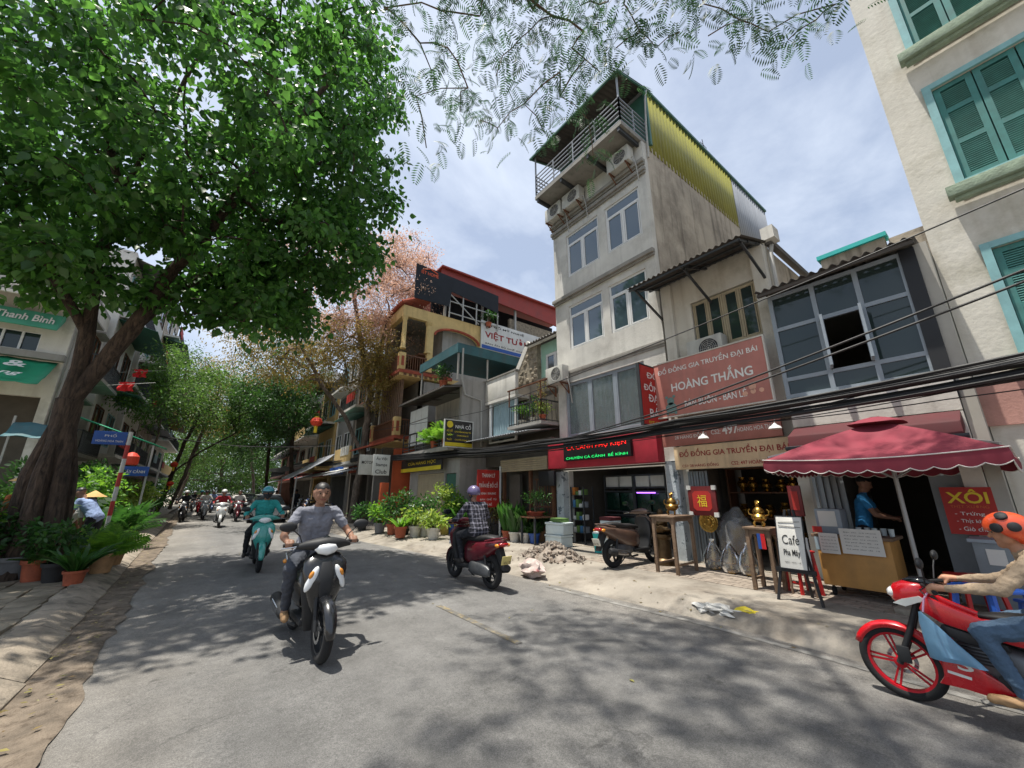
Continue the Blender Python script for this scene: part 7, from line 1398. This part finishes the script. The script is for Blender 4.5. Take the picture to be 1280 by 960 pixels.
# ================================================================== street furniture and small things
M('umbrella', '#7f2b39', .8, var=.14, scale=3); M('trim_white', '#c9c3bd', .7); M('pole_grey', '#9a9a98', .45, .4, var=.12); M('plywood', '#b98a4c', .6, var=.2, scale=4, streak=.15); M('paper', '#d3d1ca', .8, var=.06); M('bronze', '#8a6a35', .35, .85, var=.3, scale=14, world=False); M('brass', '#b8924a', .25, .95, var=.2, scale=12, world=False); M('bronze_dark', '#5b4a34', .4, .8, var=.3, scale=14, world=False); M('old_wood', '#7a6450', .85, var=.35, scale=9, bump=.3, streak=.2); M('chair_blue', '#2456b0', .4, var=.1); M('stool_red', '#b3221f', .45, var=.1); M('foam', '#c6d2d2', .7, var=.1, scale=5); M('rubble', '#8f857a', .95, var=.35, scale=6, bump=.5, second=('#6b5c50', 9, .5, .1)); M('sackcloth', '#b9a9a2', .85, var=.3, scale=8, second=('#b06a6a', 5, .6, .08)); M('litter_white', '#c4c2bc', .6, var=.2, scale=10, second=('#c9b13a', 7, .6, .06)); M('cable', '#17181a', .6, var=.15); M('plaque', '#6b1c1c', .5, var=.2, scale=6); M('post_red', '#b23a34', .6, var=.15, scale=8); M('post_white', '#c8c5be', .6, var=.15, scale=8); M('lantern', '#cf3d22', .6, var=.15)
glassmat('plastic_wrap', '#e2e4e4', .82, .22, 1.5)
# ---- market umbrella over the cafe cart
um = thing('market_umbrella', 'large maroon square umbrella with white trim shading the cafe cart', 'umbrella', (7.28, 1.22, .15)); hf = 1.09; ze, za = 1.88, 2.36; nseg = 12
per = []
for s in range(4):
    a0 = math.pi/4+s*math.pi/2; p0 = Vector((math.cos(a0), math.sin(a0)))*hf*math.sqrt(2); p1 = Vector((math.cos(a0+math.pi/2), math.sin(a0+math.pi/2)))*hf*math.sqrt(2)
    for k in range(nseg): per.append(p0.lerp(p1, k/nseg))
n = len(per); V = []; rows = 8
for j in range(rows+1):
    t = j/rows
    for i, p in enumerate(per):
        c = (i % nseg)/nseg; sag = .10*math.sin(math.pi*t)*(1-abs(2*c-1)**2)*.8+.05*(4*c*(1-c))*t
        V.append((p.x*(.06+.94*t), p.y*(.06+.94*t), za+(ze-za)*t**1.15-sag))
F4 = [(j*n+i, j*n+(i+1) % n, (j+1)*n+(i+1) % n, (j+1)*n+i) for j in range(rows) for i in range(n)]
cn_p = rawmesh('canopy', np.array(V), [(4, np.array(F4))], 'umbrella', um, smooth=True)
# scalloped valance
V = []; sub = 6
for i in range(n):
    p, q = Vector(V[0]) if False else per[i], per[(i+1) % n]; c = (i % nseg)/nseg; c2 = ((i % nseg)+1)/nseg
    for k in range(sub):
        u = k/sub; r_ = p.lerp(q, u); cc = c+(c2-c)*u; z = ze-.05*(4*cc*(1-cc)); sc = .13+.035*abs(math.sin(math.pi*(u+.0)*1)); V += [(r_.x, r_.y, z+.002), (r_.x*1.012, r_.y*1.012, z-sc*.5), (r_.x*1.006, r_.y*1.006, z-sc)]
m = n*sub; rawmesh('valance', np.array(V), [(4, np.array([(3*i+r_, 3*((i+1) % m)+r_, 3*((i+1) % m)+r_+1, 3*i+r_+1) for i in range(m) for r_ in (0, 1)]))], 'umbrella', um, smooth=True)
tr_ = MB(); tr_.tube([(V[3*i+2][0], V[3*i+2][1], V[3*i+2][2]) for i in range(0, m)]+[V[2]], .006, 4, caps=False); tr_.build('trim', 'trim_white', um)
tr_ = MB(); tr_.tube([(V[3*i][0]*1.01, V[3*i][1]*1.01, V[3*i][2]) for i in range(0, m)]+[V[0]], .007, 4, caps=False); tr_.build('trim', 'trim_white', um)
MB().loft([(za+.0, 0, 0, .30, .30, 4), (za+.06, 0, 0, .18, .18, 4), (za+.1, 0, 0, .05, .05, 3)], 20, 4, 'z').build('top_cap', 'umbrella', um, smooth=True)
MB().tube([(0, -.05, 0), (0, -.05, 2.3)], .026, 12).build('pole', 'pole_grey', um, smooth=True)
for k in range(4):
    a = math.pi/4+k*math.pi/2; e = (math.cos(a)*hf*1.36, math.sin(a)*hf*1.36, ze+.04); rb = MB().bar((0, -.05, za-.06), e, .02).build('rib', 'pole_grey', um); MB().bar((0, -.05, 1.62), (e[0]*.55, e[1]*.55, 2.05), .016).build('strut', 'pole_grey', rb)
MB().bar((.05, -.05, .9), (.05, -.05, 1.35), .02).bar((0, -.05, 1.35), (.07, -.05, 1.35), .03).bar((0, -.05, .9), (.07, -.05, .9), .03).build('crank', 'pole_grey', um)
MB().box(-.28, .28, -.33, .23, 0, .07).build('base', 'concrete', um, bevel=.02)
# ---- cafe cart
ct = thing('cafe_cart', 'wooden cafe cart with paper notices under the maroon umbrella', 'cart', (7.8, 1.85, .15))
MB().box(-.30, .30, -.42, .42, .14, .80).build('cabinet', 'plywood', ct, bevel=.008); MB().box(-.34, .34, -.46, .46, .80, .84).build('counter_top', 'old_wood', ct, bevel=.006)
for x in (-.22, .22):
    for y in (-.33, .33): MB().lathe([(.055, -.018), (.06, 0), (.055, .018)], 14, Matrix.Translation((x, y, .06)) @ RY).build('wheel', 'rubber', ct); MB().bar((x, y, .07), (x, y, .14), .03).build('castor', 'rail_dark', ct)
for y0, y1, z0, z1, mt in ((.13, .36, .58, .86, 'paper'), (-.36, .10, .60, .94, 'paper'), (.365, .42, .62, .8, 'curtain_blue')):
    nt_ = MB().box(-.352, -.346, y0, y1, z0, z1).build('notice', mt, ct)
    if mt == 'paper':
        for k in range(6 if y0 < 0 else 5): text('Cà phê đen đá  15' if k % 2 else 'Bạc xỉu  trà chanh', (-.352, (y0+y1)/2, z1-.05-k*.045), (0,-1,0), (0,0,1), (y1-y0)*.78, .018, 'txt_dark', nt_, d=.003)
MB().box(-.351, -.345, .30, .42, .865, .95).build('notice', 'red_sign', ct)
MB().box(-.2, .1, .08, .40, .84, 1.2).build('display_box', 'steel_frame', ct, bevel=.01); MB().box(-.206, -.201, .14, .36, .95, 1.17).build('card', 'paper', ct)
for k in range(5): tag(MB().lathe([(.028, 0), (.034, .09), (.036, .10)], 12).build('cup', 'foam', loc=(7.85+.05*(k % 2), 1.45+.09*k, .99), smooth=True), 'pale plastic cup standing on the cafe cart counter', 'cup', 'cups on the cafe cart')
# ---- easel with the cafe board
es = thing('easel', 'black folding easel on the pavement before the cafe', 'easel', (6.68, 2.32, .15)); f = MB()
for p, q in (((-.06, .26, 0), (.12, .05, 1.2)), ((-.06, -.26, 0), (.12, -.05, 1.2)), ((.42, 0, 0), (.12, 0, 1.2))): MB().bar(p, q, .03).build('leg', 'black', es)
MB().bar((-.02, -.24, .40), (-.02, .24, .40), .035, .05).build('ledge', 'black', es)
bd = thing('menu_board', 'white cafe menu board standing on the black easel', 'sign', (6.64, 2.32, .575)); bd.scale = (1, .8, .95); tm = Matrix.Rotation(R(9), 4, 'Y')
MB().box(-.03, -.012, -.20, .20, 0, .72, tm).build('board', 'paper', bd, bevel=.004); fm = MB()
for (a, b, c, d) in ((-.215, -.2, -.01, .735), (.2, .215, -.01, .735)): fm.box(-.034, -.008, a, b, c, d, tm)
fm.box(-.033, -.009, -.2, .2, -.012, -.001, tm).box(-.033, -.009, -.2, .2, .721, .735, tm); fm.build('frame', 'black', bd)
up_ = (math.sin(R(9)), 0, math.cos(R(9)))
def on(z): return (-.03+math.sin(R(9))*z, 0, math.cos(R(9))*z)
text('Cafe', on(.40), (0,-1,0), up_, .26, .13, 'txt_dark', bd, d=.006); text('Pha Máy', on(.21), (0,-1,0), up_, .25, .11, 'txt_dark', bd, off=.02, d=.006)
text('ngon - sạch - rẻ', on(.09), (0,-1,0), up_, .24, .03, 'txt_dark', bd, d=.006); MB().bar(tuple(Vector(on(.58))+Vector((-.006, .17, .01))), tuple(Vector(on(.58))+Vector((-.006, -.17, 0))), .006).bar(tuple(Vector(on(.64))+Vector((-.006, .17, 0))), tuple(Vector(on(.64))+Vector((-.006, -.17, .02))), .006).build('drawing', 'txt_dark', bd)
b2 = thing('menu_board', 'small grey notice board leaning behind the easel', 'sign', (7.12, 2.42, .15)); MB().box(0, .02, -.16, .16, .3, .8).build('board', 'sheet_grey', b2); text('TRÀ', (0, 0, .62), (0,-1,0), (0,0,1), .2, .1, 'txt_white', b2)
for y in (-.15, .15): MB().bar((.01, y, 0), (.01, y, .3), .025).build('leg', 'old_wood', b2)
# ---- carved stands and bronzes
def stand(label, loc, rz, w, d, h):
    r = thing('display_stand', label, 'stand', loc, rz)
    for x in (-1, 1):
        for y in (-1, 1): MB().bar((x*(w/2-.03), y*(d/2-.03), 0), (x*(w/2-.03), y*(d/2-.03), h), .055).build('leg', 'old_wood', r, bevel=.006)
    MB().box(-w/2-.02, w/2+.02, -d/2-.02, d/2+.02, h, h+.035).build('top', 'old_wood', r, bevel=.006)
    for y in (-1, 1): MB().prism([(-w/2+.058, h-.001), (w/2-.058, h-.001), (w/2-.058, h-.16), (w/2-.12, h-.07), (-w/2+.12, h-.07), (-w/2+.058, h-.16)], y*(d/2-.045), y*(d/2-.02), 'y').build('apron', 'old_wood', r)
    for x in (-1, 1): MB().prism([(-d/2+.058, h-.001), (d/2-.058, h-.001), (d/2-.058, h-.16), (d/2-.1, h-.07), (-d/2+.1, h-.07), (-d/2+.058, h-.16)], x*(w/2-.045), x*(w/2-.02), 'x').build('apron', 'old_wood', r)
    MB().bar((-w/2+.06, -d/2+.03, .16), (w/2-.06, -d/2+.03, .16), .035).bar((-w/2+.06, d/2-.03, .16), (w/2-.06, d/2-.03, .16), .035).build('stretcher', 'old_wood', r); return r
stand('tall worn wooden stand carrying a bronze censer beside the parked scooter', (7.33, 4.52, .15), R(2), .74, .46, .98)
def censer(label, loc, s, mat, name='bronze_censer'):
    r = thing(name, label, 'bronze', loc); r.scale = (s, s, s)
    for k in range(3): a = k*2.1; MB().tube([(.10*math.cos(a), .10*math.sin(a), .16), (.15*math.cos(a), .15*math.sin(a), .1), (.12*math.cos(a), .12*math.sin(a), 0)], [.035, .03, .022], 8).build('foot', mat, r, smooth=True)
    MB().lathe([(.02, .12), (.13, .15), (.19, .22), (.19, .28), (.14, .34), (.12, .36), (.15, .38), (.15, .40)], 22).build('bowl', mat, r, smooth=True)
    MB().lathe([(.14, .401), (.13, .44), (.08, .50), (.06, .52)], 20).build('lid', mat, r, smooth=True); lion = MB().blob((0, 0, .58), (.06, .05, .07), 2, .5, 3).blob((.05, 0, .65), (.045, .045, .045), 2, .6, 5).tube([(-.05, 0, .58), (-.1, 0, .64), (-.08, 0, .7)], [.02, .018, .01], 6); lion.build('lion_finial', mat, r, smooth=True)
    for s_ in (-1, 1): MB().tube([(0, s_*.17, .30), (0, s_*.25, .33), (0, s_*.26, .42), (0, s_*.22, .46)], [.02, .018, .018, .02], 8).build('handle', mat, r, smooth=True)
    return r
censer('bronze lion censer on the tall worn wooden stand', (7.33, 4.5, 1.165), .62, 'bronze')
r_ = thing('bronze_figure', 'dark bronze seated figure standing behind the parked scooter', 'bronze', (7.75, 5.05, .15)); MB().lathe([(.2, 0), (.2, .1), (.16, .14), (.16, .5), (.2, .55), (.2, .6)], 20).build('plinth', 'bronze_dark', r_, smooth=True); MB().blob((0, 0, .7), (.15, .19, .12), 3, .5, 2).blob((0, 0, .85), (.10, .13, .14), 3, .4, 4).blob((0, 0, 1.02), (.065, .06, .08), 3, .2, 6).build('figure', 'bronze_dark', r_, smooth=True)
stand('narrow old wooden stand carrying a bronze lamp beside the easel', (7.12, 2.86, .15), 0, .36, .36, .88)
censer('bronze lamp with tiers on the narrow wooden stand', (7.12, 2.86, 1.065), .58, 'brass', 'bronze_lamp')
fl = thing('flag', 'little red and blue flag tied to the narrow wooden stand', 'flag', (6.9, 2.8, .98)); MB().box(0, .008, -.06, 0, -.22, 0).build('cloth', 'flag_red', fl); MB().box(0.001, .007, .001, .05, -.22, 0).build('cloth', 'blue_sign', fl)
pq = thing('plaque', 'dark red lacquer plaque with a gold character hung by the shop doorway', 'plaque', (8.36, 4.42, 1.42)); MB().prism([(-.3, -.2), (-.2, -.3), (.2, -.3), (.3, -.2), (.3, .2), (.2, .3), (-.2, .3), (-.3, .2)], 0, .05, 'x').build('panel', 'plaque', pq, bevel=.01); MB().prism([(-.2, -.14), (-.14, -.2), (.14, -.2), (.2, -.14), (.2, .14), (.14, .2), (-.14, .2), (-.2, .14)], -.006, -.001, 'x').build('inner_field', 'red_sign', pq)
text('福', (-.006, 0, 0), (0,-1,0), (0,0,1), .2, .24, 'txt_yellow', pq, d=.004)
for y in (-.27, .27):
    for z in (-.27, .27): MB().box(-.01, .04, y-.045, y+.045, z-.045, z+.045).build('corner', 'paper', pq)
pq2 = thing('plaque', 'dark red plaque hung edge on at the far side of the shop doorway', 'plaque', (8.36, 2.72, 1.45)); MB().box(0, .05, -.1, .1, -.26, .26).build('panel', 'plaque', pq2, bevel=.01); MB().box(-.006, -.001, -.05, .05, -.16, .16).build('inner_field', 'red_sign', pq2)
pt = thing('brass_plate', 'round embossed brass plate hung on the folding gate', 'plate', (8.38, 4.35, 1.0)); m_ = Matrix.Rotation(R(-90), 4, 'Y'); MB().lathe([(.19, 0), (.2, .012), (.19, .02), (.15, .012), (.14, .02), (.06, .014), (.05, .03), (.001, .034)], 28, m_).build('dish', 'brass', pt, smooth=True); mb = MB()
for k in range(12): a = k*math.pi/6; mb.blob((-.02, .1*math.cos(a), .1*math.sin(a)), (.012, .025, .025), 1, .2, k)
mb.build('relief', 'brass', pt, smooth=True)['kind'] = 'stuff'
q = random.Random(6)
for k, (u, v, lb) in enumerate(((889, 712, 'brass bell wrapped in clear plastic beside the gate'), (911, 717, 'brass bell wrapped in clear plastic in the middle of the doorway'), (934, 720, 'brass bell wrapped in clear plastic nearest the narrow stand'))):
    p = G(u, v, .165); r = thing('wrapped_bell', lb, 'bell', (p.x+.15, p.y, .165)); MB().lathe([(.10, 0), (.1, .05), (.06, .07), (.05, .12), (.13, .16), (.14, .2), (.10, .3), (.04, .38), (.03, .42)], 18).build('bell', 'brass', r, smooth=True)
    mb = MB().lathe([(.16, .02), (.19, .12), (.18, .22), (.12, .36), (.05, .46), (.02, .5), (.05, .54)], 20, caps=False); mb.v = [(a+.02*noise.noise(Vector((a*15, b*15, c*12+k))), b+.02*noise.noise(Vector((a*15+5, b*15, c*12))), c) for a, b, c in mb.v]; mb.build('wrap', 'plastic_wrap', r, smooth=True)
ps = thing('plastic_sack', 'big clear plastic sack of goods leaning in the bronze shop doorway', 'sack', (8.75, 4.0, .17)); mb = MB().blob((0, 0, .55), (.3, .34, .5), 3, .35, 8); mb.build('sack', 'plastic_wrap', ps, smooth=True); MB().blob((0, 0, .5), (.2, .24, .38), 2, .5, 9).build('contents', 'bronze', ps, smooth=True); MB().box(-.15, .15, -.2, .2, 0, .06).build('base', 'old_wood', ps)
vs = thing('display_shelf', 'dim shelf crowded with brass vases inside the bronze shop', 'shelf', (10.2, 3.7, .17)); f = MB()
for y in (-.9, .9): f.box(-.2, .2, y-.02, y+.02, 0, 2.0)
for z in (.3, .85, 1.4, 1.95): f.box(-.2, .2, -.88, .88, z, z+.03)
f.build('frame', 'wood', vs)
vm = MB().lathe([(.07, 0), (.08, .03), (.05, .06), (.11, .16), (.12, .22), (.06, .32), (.08, .38)], 14).mesh('vase', 'brass', smooth=True)
for z in (.5, 1.05, 1.6):
    for k in range(6): o = inst(vm, 'vase', None, loc=(10.12, 2.98+k*.27+q.uniform(-.03, .03), z)); o.scale = (1, 1, q.uniform(.6, 1.05)); tag(o, 'brass vase on the dim shelf inside the bronze shop', 'vase', 'vases inside the bronze shop')
# ---- fish shop forecourt
for k, (z, x, lb) in enumerate(((.15, 8.0, 'lower white foam box by the shop pilaster'), (.47, 8.03, 'upper white foam box stacked by the shop pilaster'))):
    r = thing('foam_box', lb, 'box', (x, 8.45, z), R(8*k)); MB().box(-.22, .22, -.32, .32, 0, .25).build('box', 'foam', r, bevel=.02); MB().box(-.235, .235, -.335, .335, .252, .31).build('lid', 'foam', r, bevel=.015)
tag(MB().box(-.17, .17, -.2, .2, 0, .1).build('crate', 'box_green', loc=(8.05, 8.45, .79), bevel=.01), 'flat yellow green tray on top of the foam boxes', 'tray')
r = thing('foam_box', 'tall white foam box beside the parked scooter tail', 'box', (8.0, 6.6, .15)); MB().box(-.2, .2, -.16, .16, 0, .78).build('box', 'foam', r, bevel=.015); MB().box(-.21, .21, -.17, .17, .782, .86).build('lid', 'maroon', r, bevel=.015)
r = thing('bucket', 'teal plastic tub beside the tall foam box', 'tub', (8.05, 7.0, .15)); MB().lathe([(.15, 0), (.18, .42), (.19, .45), (.175, .45), (.14, .03)], 18).build('tub', 'turquoise_bright', r, smooth=True); MB().lathe([(.19, .451), (.18, .475), (.01, .48)], 18).build('lid', 'foam', r, smooth=True)
r = thing('television', 'black boxed television screen hung by the lattice door', 'screen', (8.25, 9.15, 2.0)); MB().box(-.05, .05, -.35, .35, -.22, .22).build('case', 'black', r, bevel=.01); MB().bar((.05, 0, 0), (.35, 0, 0), .04).build('arm', 'rail_dark', r)
# ---- rubble, sacks, litter
rp = thing('rubble_pile', 'heap of broken bricks and plaster on the pavement', 'rubble', (6.55, 7.15, .1)); H = MB(); n = 16; V = []
for j in range(8):
    for i in range(n): t = j/7; a = 2*math.pi*i/n; rr_ = (1-t)*(1+.15*noise.noise(Vector((math.cos(a), math.sin(a), 2)))); V.append((math.cos(a)*rr_*.55, math.sin(a)*rr_*.85, .36*t**.8+.02*q.random()))
H.add(V, [(j*n+i, j*n+(i+1) % n, (j+1)*n+(i+1) % n, (j+1)*n+i) for j in range(7) for i in range(n)]).build('heap', 'rubble', rp)
chunks = [MB().box(-1, 1, -.62, .62, -.4, .4) for _ in range(5)]
cms = []
for c in chunks: c.v = [(a*q.uniform(.6, 1), b*q.uniform(.6, 1), d*q.uniform(.5, 1)) for a, b, d in c.v]; cms.append(c.mesh('chunk', 'rubble', bevel=.08))
for k in range(230):
    t = q.random()**.6; a = q.uniform(0, 6.28); o = inst(q.choice(cms), 'chunk', rp, loc=(math.cos(a)*t*.62, math.sin(a)*t*.95, .38*(1-min(1, t))**.9+.03*q.random()), rot=(q.uniform(0, 6), q.uniform(0, 6), q.uniform(0, 6))); s = q.uniform(.025, .085)*(1-.3*t); o.scale = (s, s, s)
for k in range(26):
    x, y = q.uniform(5.5, 7.4), q.uniform(5.4, 9); o = inst(q.choice(cms), 'chunk', rp, loc=(x-6.55, y-7.15, zR(x, y)-.085), rot=(q.uniform(0, 6), q.uniform(0, 6), q.uniform(0, 6))); s = q.uniform(.012, .04); o.scale = (s, s, s)
p = G(655, 720, .05); tag(MB().blob((0, 0, .13), (.17, .3, .15), 3, .6, 4).blob((.05, .18, .1), (.12, .14, .12), 3, .7, 7).build('sack', 'sackcloth', loc=(p.x+.2, p.y, .03), smooth=True), 'white and pink plastic sack dumped at the road edge', 'sack')
lt = thing('litter', 'crumpled white and yellow plastic litter at the kerb before the brass shop', 'litter', (5.62, 2.85, .07))
for k, (x, y, a, b) in enumerate(((0, 0, .12, .2), (.1, -.25, .1, .16), (-.05, .2, .08, .14))): 
    mb = MB().blob((x, y, .03), (a, b, .055), 3, 1.1, 11+k); mb.build('wrapper', 'litter_white' if k != 1 else 'yellow_sign', lt)
# ---- cafe seating and xoi board
xs = thing('food_sign', 'red board with big yellow XÔI lettering on the grey door', 'sign', (8.12, .66, 1.36)); xs.scale = (1, .78, .84); MB().box(0, .02, -.30, .30, -.36, .36).build('board', 'red_sign', xs); text('XÔI', (0, 0, .22), (0,-1,0), (0,0,1), .48, .22, 'txt_yellow', xs, off=.02, d=.004); text('THỊT XƯƠNG', (0, 0, .06), (0,-1,0), (0,0,1), .44, .06, 'txt_orange', xs, d=.004)
for k, s_ in enumerate(('- Trứng', '- Thịt kho', '- Giò chả')): text(s_, (0, .02, -.05-k*.11), (0,-1,0), (0,0,1), .34, .07, 'txt_white', xs, d=.004)
def stool(label, loc, mat, h=.42, w=.3):
    r = thing('stool', label, 'stool', loc, q.uniform(0, 1))
    for x in (-1, 1):
        for y in (-1, 1): MB().bar((x*w*.5, y*w*.5, 0), (x*w*.38, y*w*.38, h-.03), .035).build('leg', mat, r)
    MB().box(-w/2, w/2, -w/2, w/2, h-.03, h).build('seat', mat, r, bevel=.012); MB().bar((-w*.45, -w*.45, .14), (w*.45, -w*.45, .14), .02).bar((-w*.45, w*.45, .14), (w*.45, w*.45, .14), .02).build('brace', mat, r); return r
stool('blue plastic stool beside the red motorcycle rider', (6.3, .55, .15), 'chair_blue', .55, .42); stool('red plastic stool under the XÔI board', (7.4, .75, .15), 'stool_red', .5, .36); stool('red plastic stool behind the easel', (7.35, 2.48, .15), 'stool_red', .6, .3); stool('small blue stool next to the taller one', (6.65, .2, .15), 'chair_blue', .42, .34)
r = thing('counter', 'grey serving counter with a notice below the XÔI board', 'counter', (7.9, .4, .15)); MB().box(-.2, .2, -.35, .3, 0, .85).build('cabinet', 'shutter_steel', r, bevel=.01); MB().box(-.23, .23, -.38, .33, .85, .89).build('top', 'steel_frame', r); MB().box(-.21, -.203, .05, .2, .6, .78).build('card', 'paper', r)
# ---- street name post and left pavement things
sp = thing('street_sign', 'blue street name plate on a red and white striped post', 'street sign', (-1.72, 13, .12))
for k in range(9): MB().tube([(0, 0, k*.32), (0, 0, (k+1)*.32-.002)], .04, 12).build('band', 'post_red' if k % 2 else 'post_white', sp, smooth=True)
pl = MB().box(-.62, -.05, -.012, .012, 2.55, 2.86).build('plate', 'blue_sign', sp, bevel=.006); text('PHỐ', (-.33, -.012, 2.77), (1,0,0), (0,0,1), .2, .08, 'txt_white', pl); text('HOÀNG HOA THÁM', (-.33, -.012, 2.64), (1,0,0), (0,0,1), .46, .06, 'txt_white', pl); MB().bar((-.05, 0, 2.6), (0, 0, 2.6), .02).bar((-.05, 0, 2.8), (0, 0, 2.8), .02).build('bracket', 'pole_grey', sp)
sg = sign('house_sign', 'small blue board hung past the striped post', (-2.35, 20.4, 2.35), .8, .35, 'blue_sign', faceX=False); T(sg, 'CÂY CẢNH', (-2.35, 20.4, 2.35), .6, .14, 'txt_white', False); MB().bar((-2.35, 20.44, 2.5), (-2.35, 20.44, 3.2), .02).build('cord', 'cable', sg); rebase(sg, (-2.35, 20.4, 2.2))
bc = thing('bird_cage', 'orange lantern shaped cage hung under the dark green awning', 'cage', (-2.45, 19.9, 2.55)); MB().lathe([(.2, 0), (.22, .05), (.22, .3), (.12, .42), (.03, .46)], 14).build('cage', 'lantern', bc); MB().bar((0, 0, .46), (0, 0, .8), .015).build('hook', 'cable', bc)
def lantern(label, loc, s=1):
    r = thing('lantern', label, 'lantern', loc); MB().loft([(-.2, 0, 0, .1, .1, 2), (-.15, 0, 0, .2, .2, 2), (0, 0, 0, .27, .27, 2), (.15, 0, 0, .2, .2, 2), (.2, 0, 0, .1, .1, 2)], 18, 2, 'z').build('shade', 'lantern', r, smooth=True); MB().lathe([(.1, .2), (.1, .25)], 12).build('cap', 'yellow_sign', r); MB().lathe([(.07, -.5), (.08, -.2)], 10).build('tassel', 'txt_yellow', r); MB().tube([(0, 0, .25), (0, 0, .8)], .012, 5).build('cord', 'cable', r); r.scale = (s, s, s)
lantern('round red lantern hanging beneath the dry tree branches', (3.5, 19.8, 4.75)); lantern('red lantern hung on the left tree trunk', (-2.05, 33.4, 3.3), .8); lantern('lower red lantern hung on the left tree trunk', (-2.0, 32.9, 2.1), .7)
# tarpaulin over the far right stalls
tq = thing('tarpaulin', 'white and blue tarpaulin sloping from the far shop fronts', 'tarpaulin'); V = []; nx, ny = 14, 8
for j in range(ny+1):
    for i in range(nx+1): u, v = i/nx, j/ny; V.append((5.9-2.0*v, 26+6*u, 3.9-1.35*v**.8-.15*math.sin(math.pi*u)*v+.04*noise.noise(Vector((u*6, v*5, 1)))))
i = np.arange(nx*ny); a = i//nx*(nx+1)+i % nx; o = rawmesh('sheet', np.array(V), [(4, np.stack([a, a+1, a+nx+2, a+nx+1], 1))], 'sheet_grey', tq, smooth=True)
for y in (26.1, 31.9): MB().bar((3.95, y, .05), (3.95, y, 2.5), .06).build('pole', 'pole_grey', tq)
rebase(tq, (5, 29, .05))
# ---- overhead cables
def cable(label, pts, r, group, sag=.0, seg=10):
    P_ = []
    for a, b in zip(pts, pts[1:]):
        a, b = Vector(a), Vector(b); ln = (b-a).length
        for k in range(seg): u = k/seg; p = a.lerp(b, u); p.z -= sag*ln*.06*4*u*(1-u); P_.append(p)
    P_.append(Vector(pts[-1])); o = MB().tube(P_, r, 6).build('overhead_cable', 'cable', smooth=True); return tag(o, label, 'cable', group)
cq = random.Random(8)
for k in range(24):
    dx, dz = cq.uniform(-.13, .13), cq.uniform(-.17, .15); w = lambda a: cq.uniform(-a, a)
    pts = [(7.55+dx, -9, 3.62+dz), (7.5+dx+w(.03), -1, 3.08+dz+w(.04)), (7.45+dx+w(.03), 4.2, 2.90+dz+w(.05)), (7.35+dx+w(.03), 8.6, 2.86+dz+w(.05)), (7.2+dx+w(.03), 13, 2.98+dz+w(.05)), (6.0+dx*.5, 20.3, 3.25+dz*.8), (5.6+dx*.5, 33, 3.6+dz), (5.4, 60, 4.4+dz)]
    cable('black overhead cable in the thick bundle sagging past the shop signs', pts, cq.uniform(.012, .03), 'cables in the thick bundle', cq.uniform(.05, .28))
for k in range(4): dz = cq.uniform(-.1, .16); cable('slack black cable looping below the thick bundle', [(7.5, -3+k*2.1, 3.0), (7.42, .5+k*2.6, 2.62+dz), (7.4, 4+k*3, 2.85)], .008, 'slack loops below the bundle', .3)
for dz in (0, .13): cable('one of two black cables slanting down into the bundle', [(7.0, -7, 4.9+dz), (7.0, -.37, 3.9+dz), (7.1, 4.25, 3.12+dz*.6), (7.35, 8.0, 2.92), (7.1, 13, 3.05)], .016, 'two cables slanting to the bundle', .1)
cable('single thin cable high above the shop signs', [(7.0, -7, 5.5), (7.0, -.6, 5.0), (7.0, 1.65, 4.79), (7.0, 7.5, 4.43), (7.0, 11.1, 4.25), (6.2, 19.9, 4.6)], .011, None, .05)
for k in range(4): cable('thin wire crossing the far road between the trees', [(-3.2, 28+k*2.5, 4.6+.2*k), (1.0, 27+k*2, 4.1+.2*k), (6.2, 26+k*2, 4.4+.2*k)], .012, 'wires across the far road', .2)
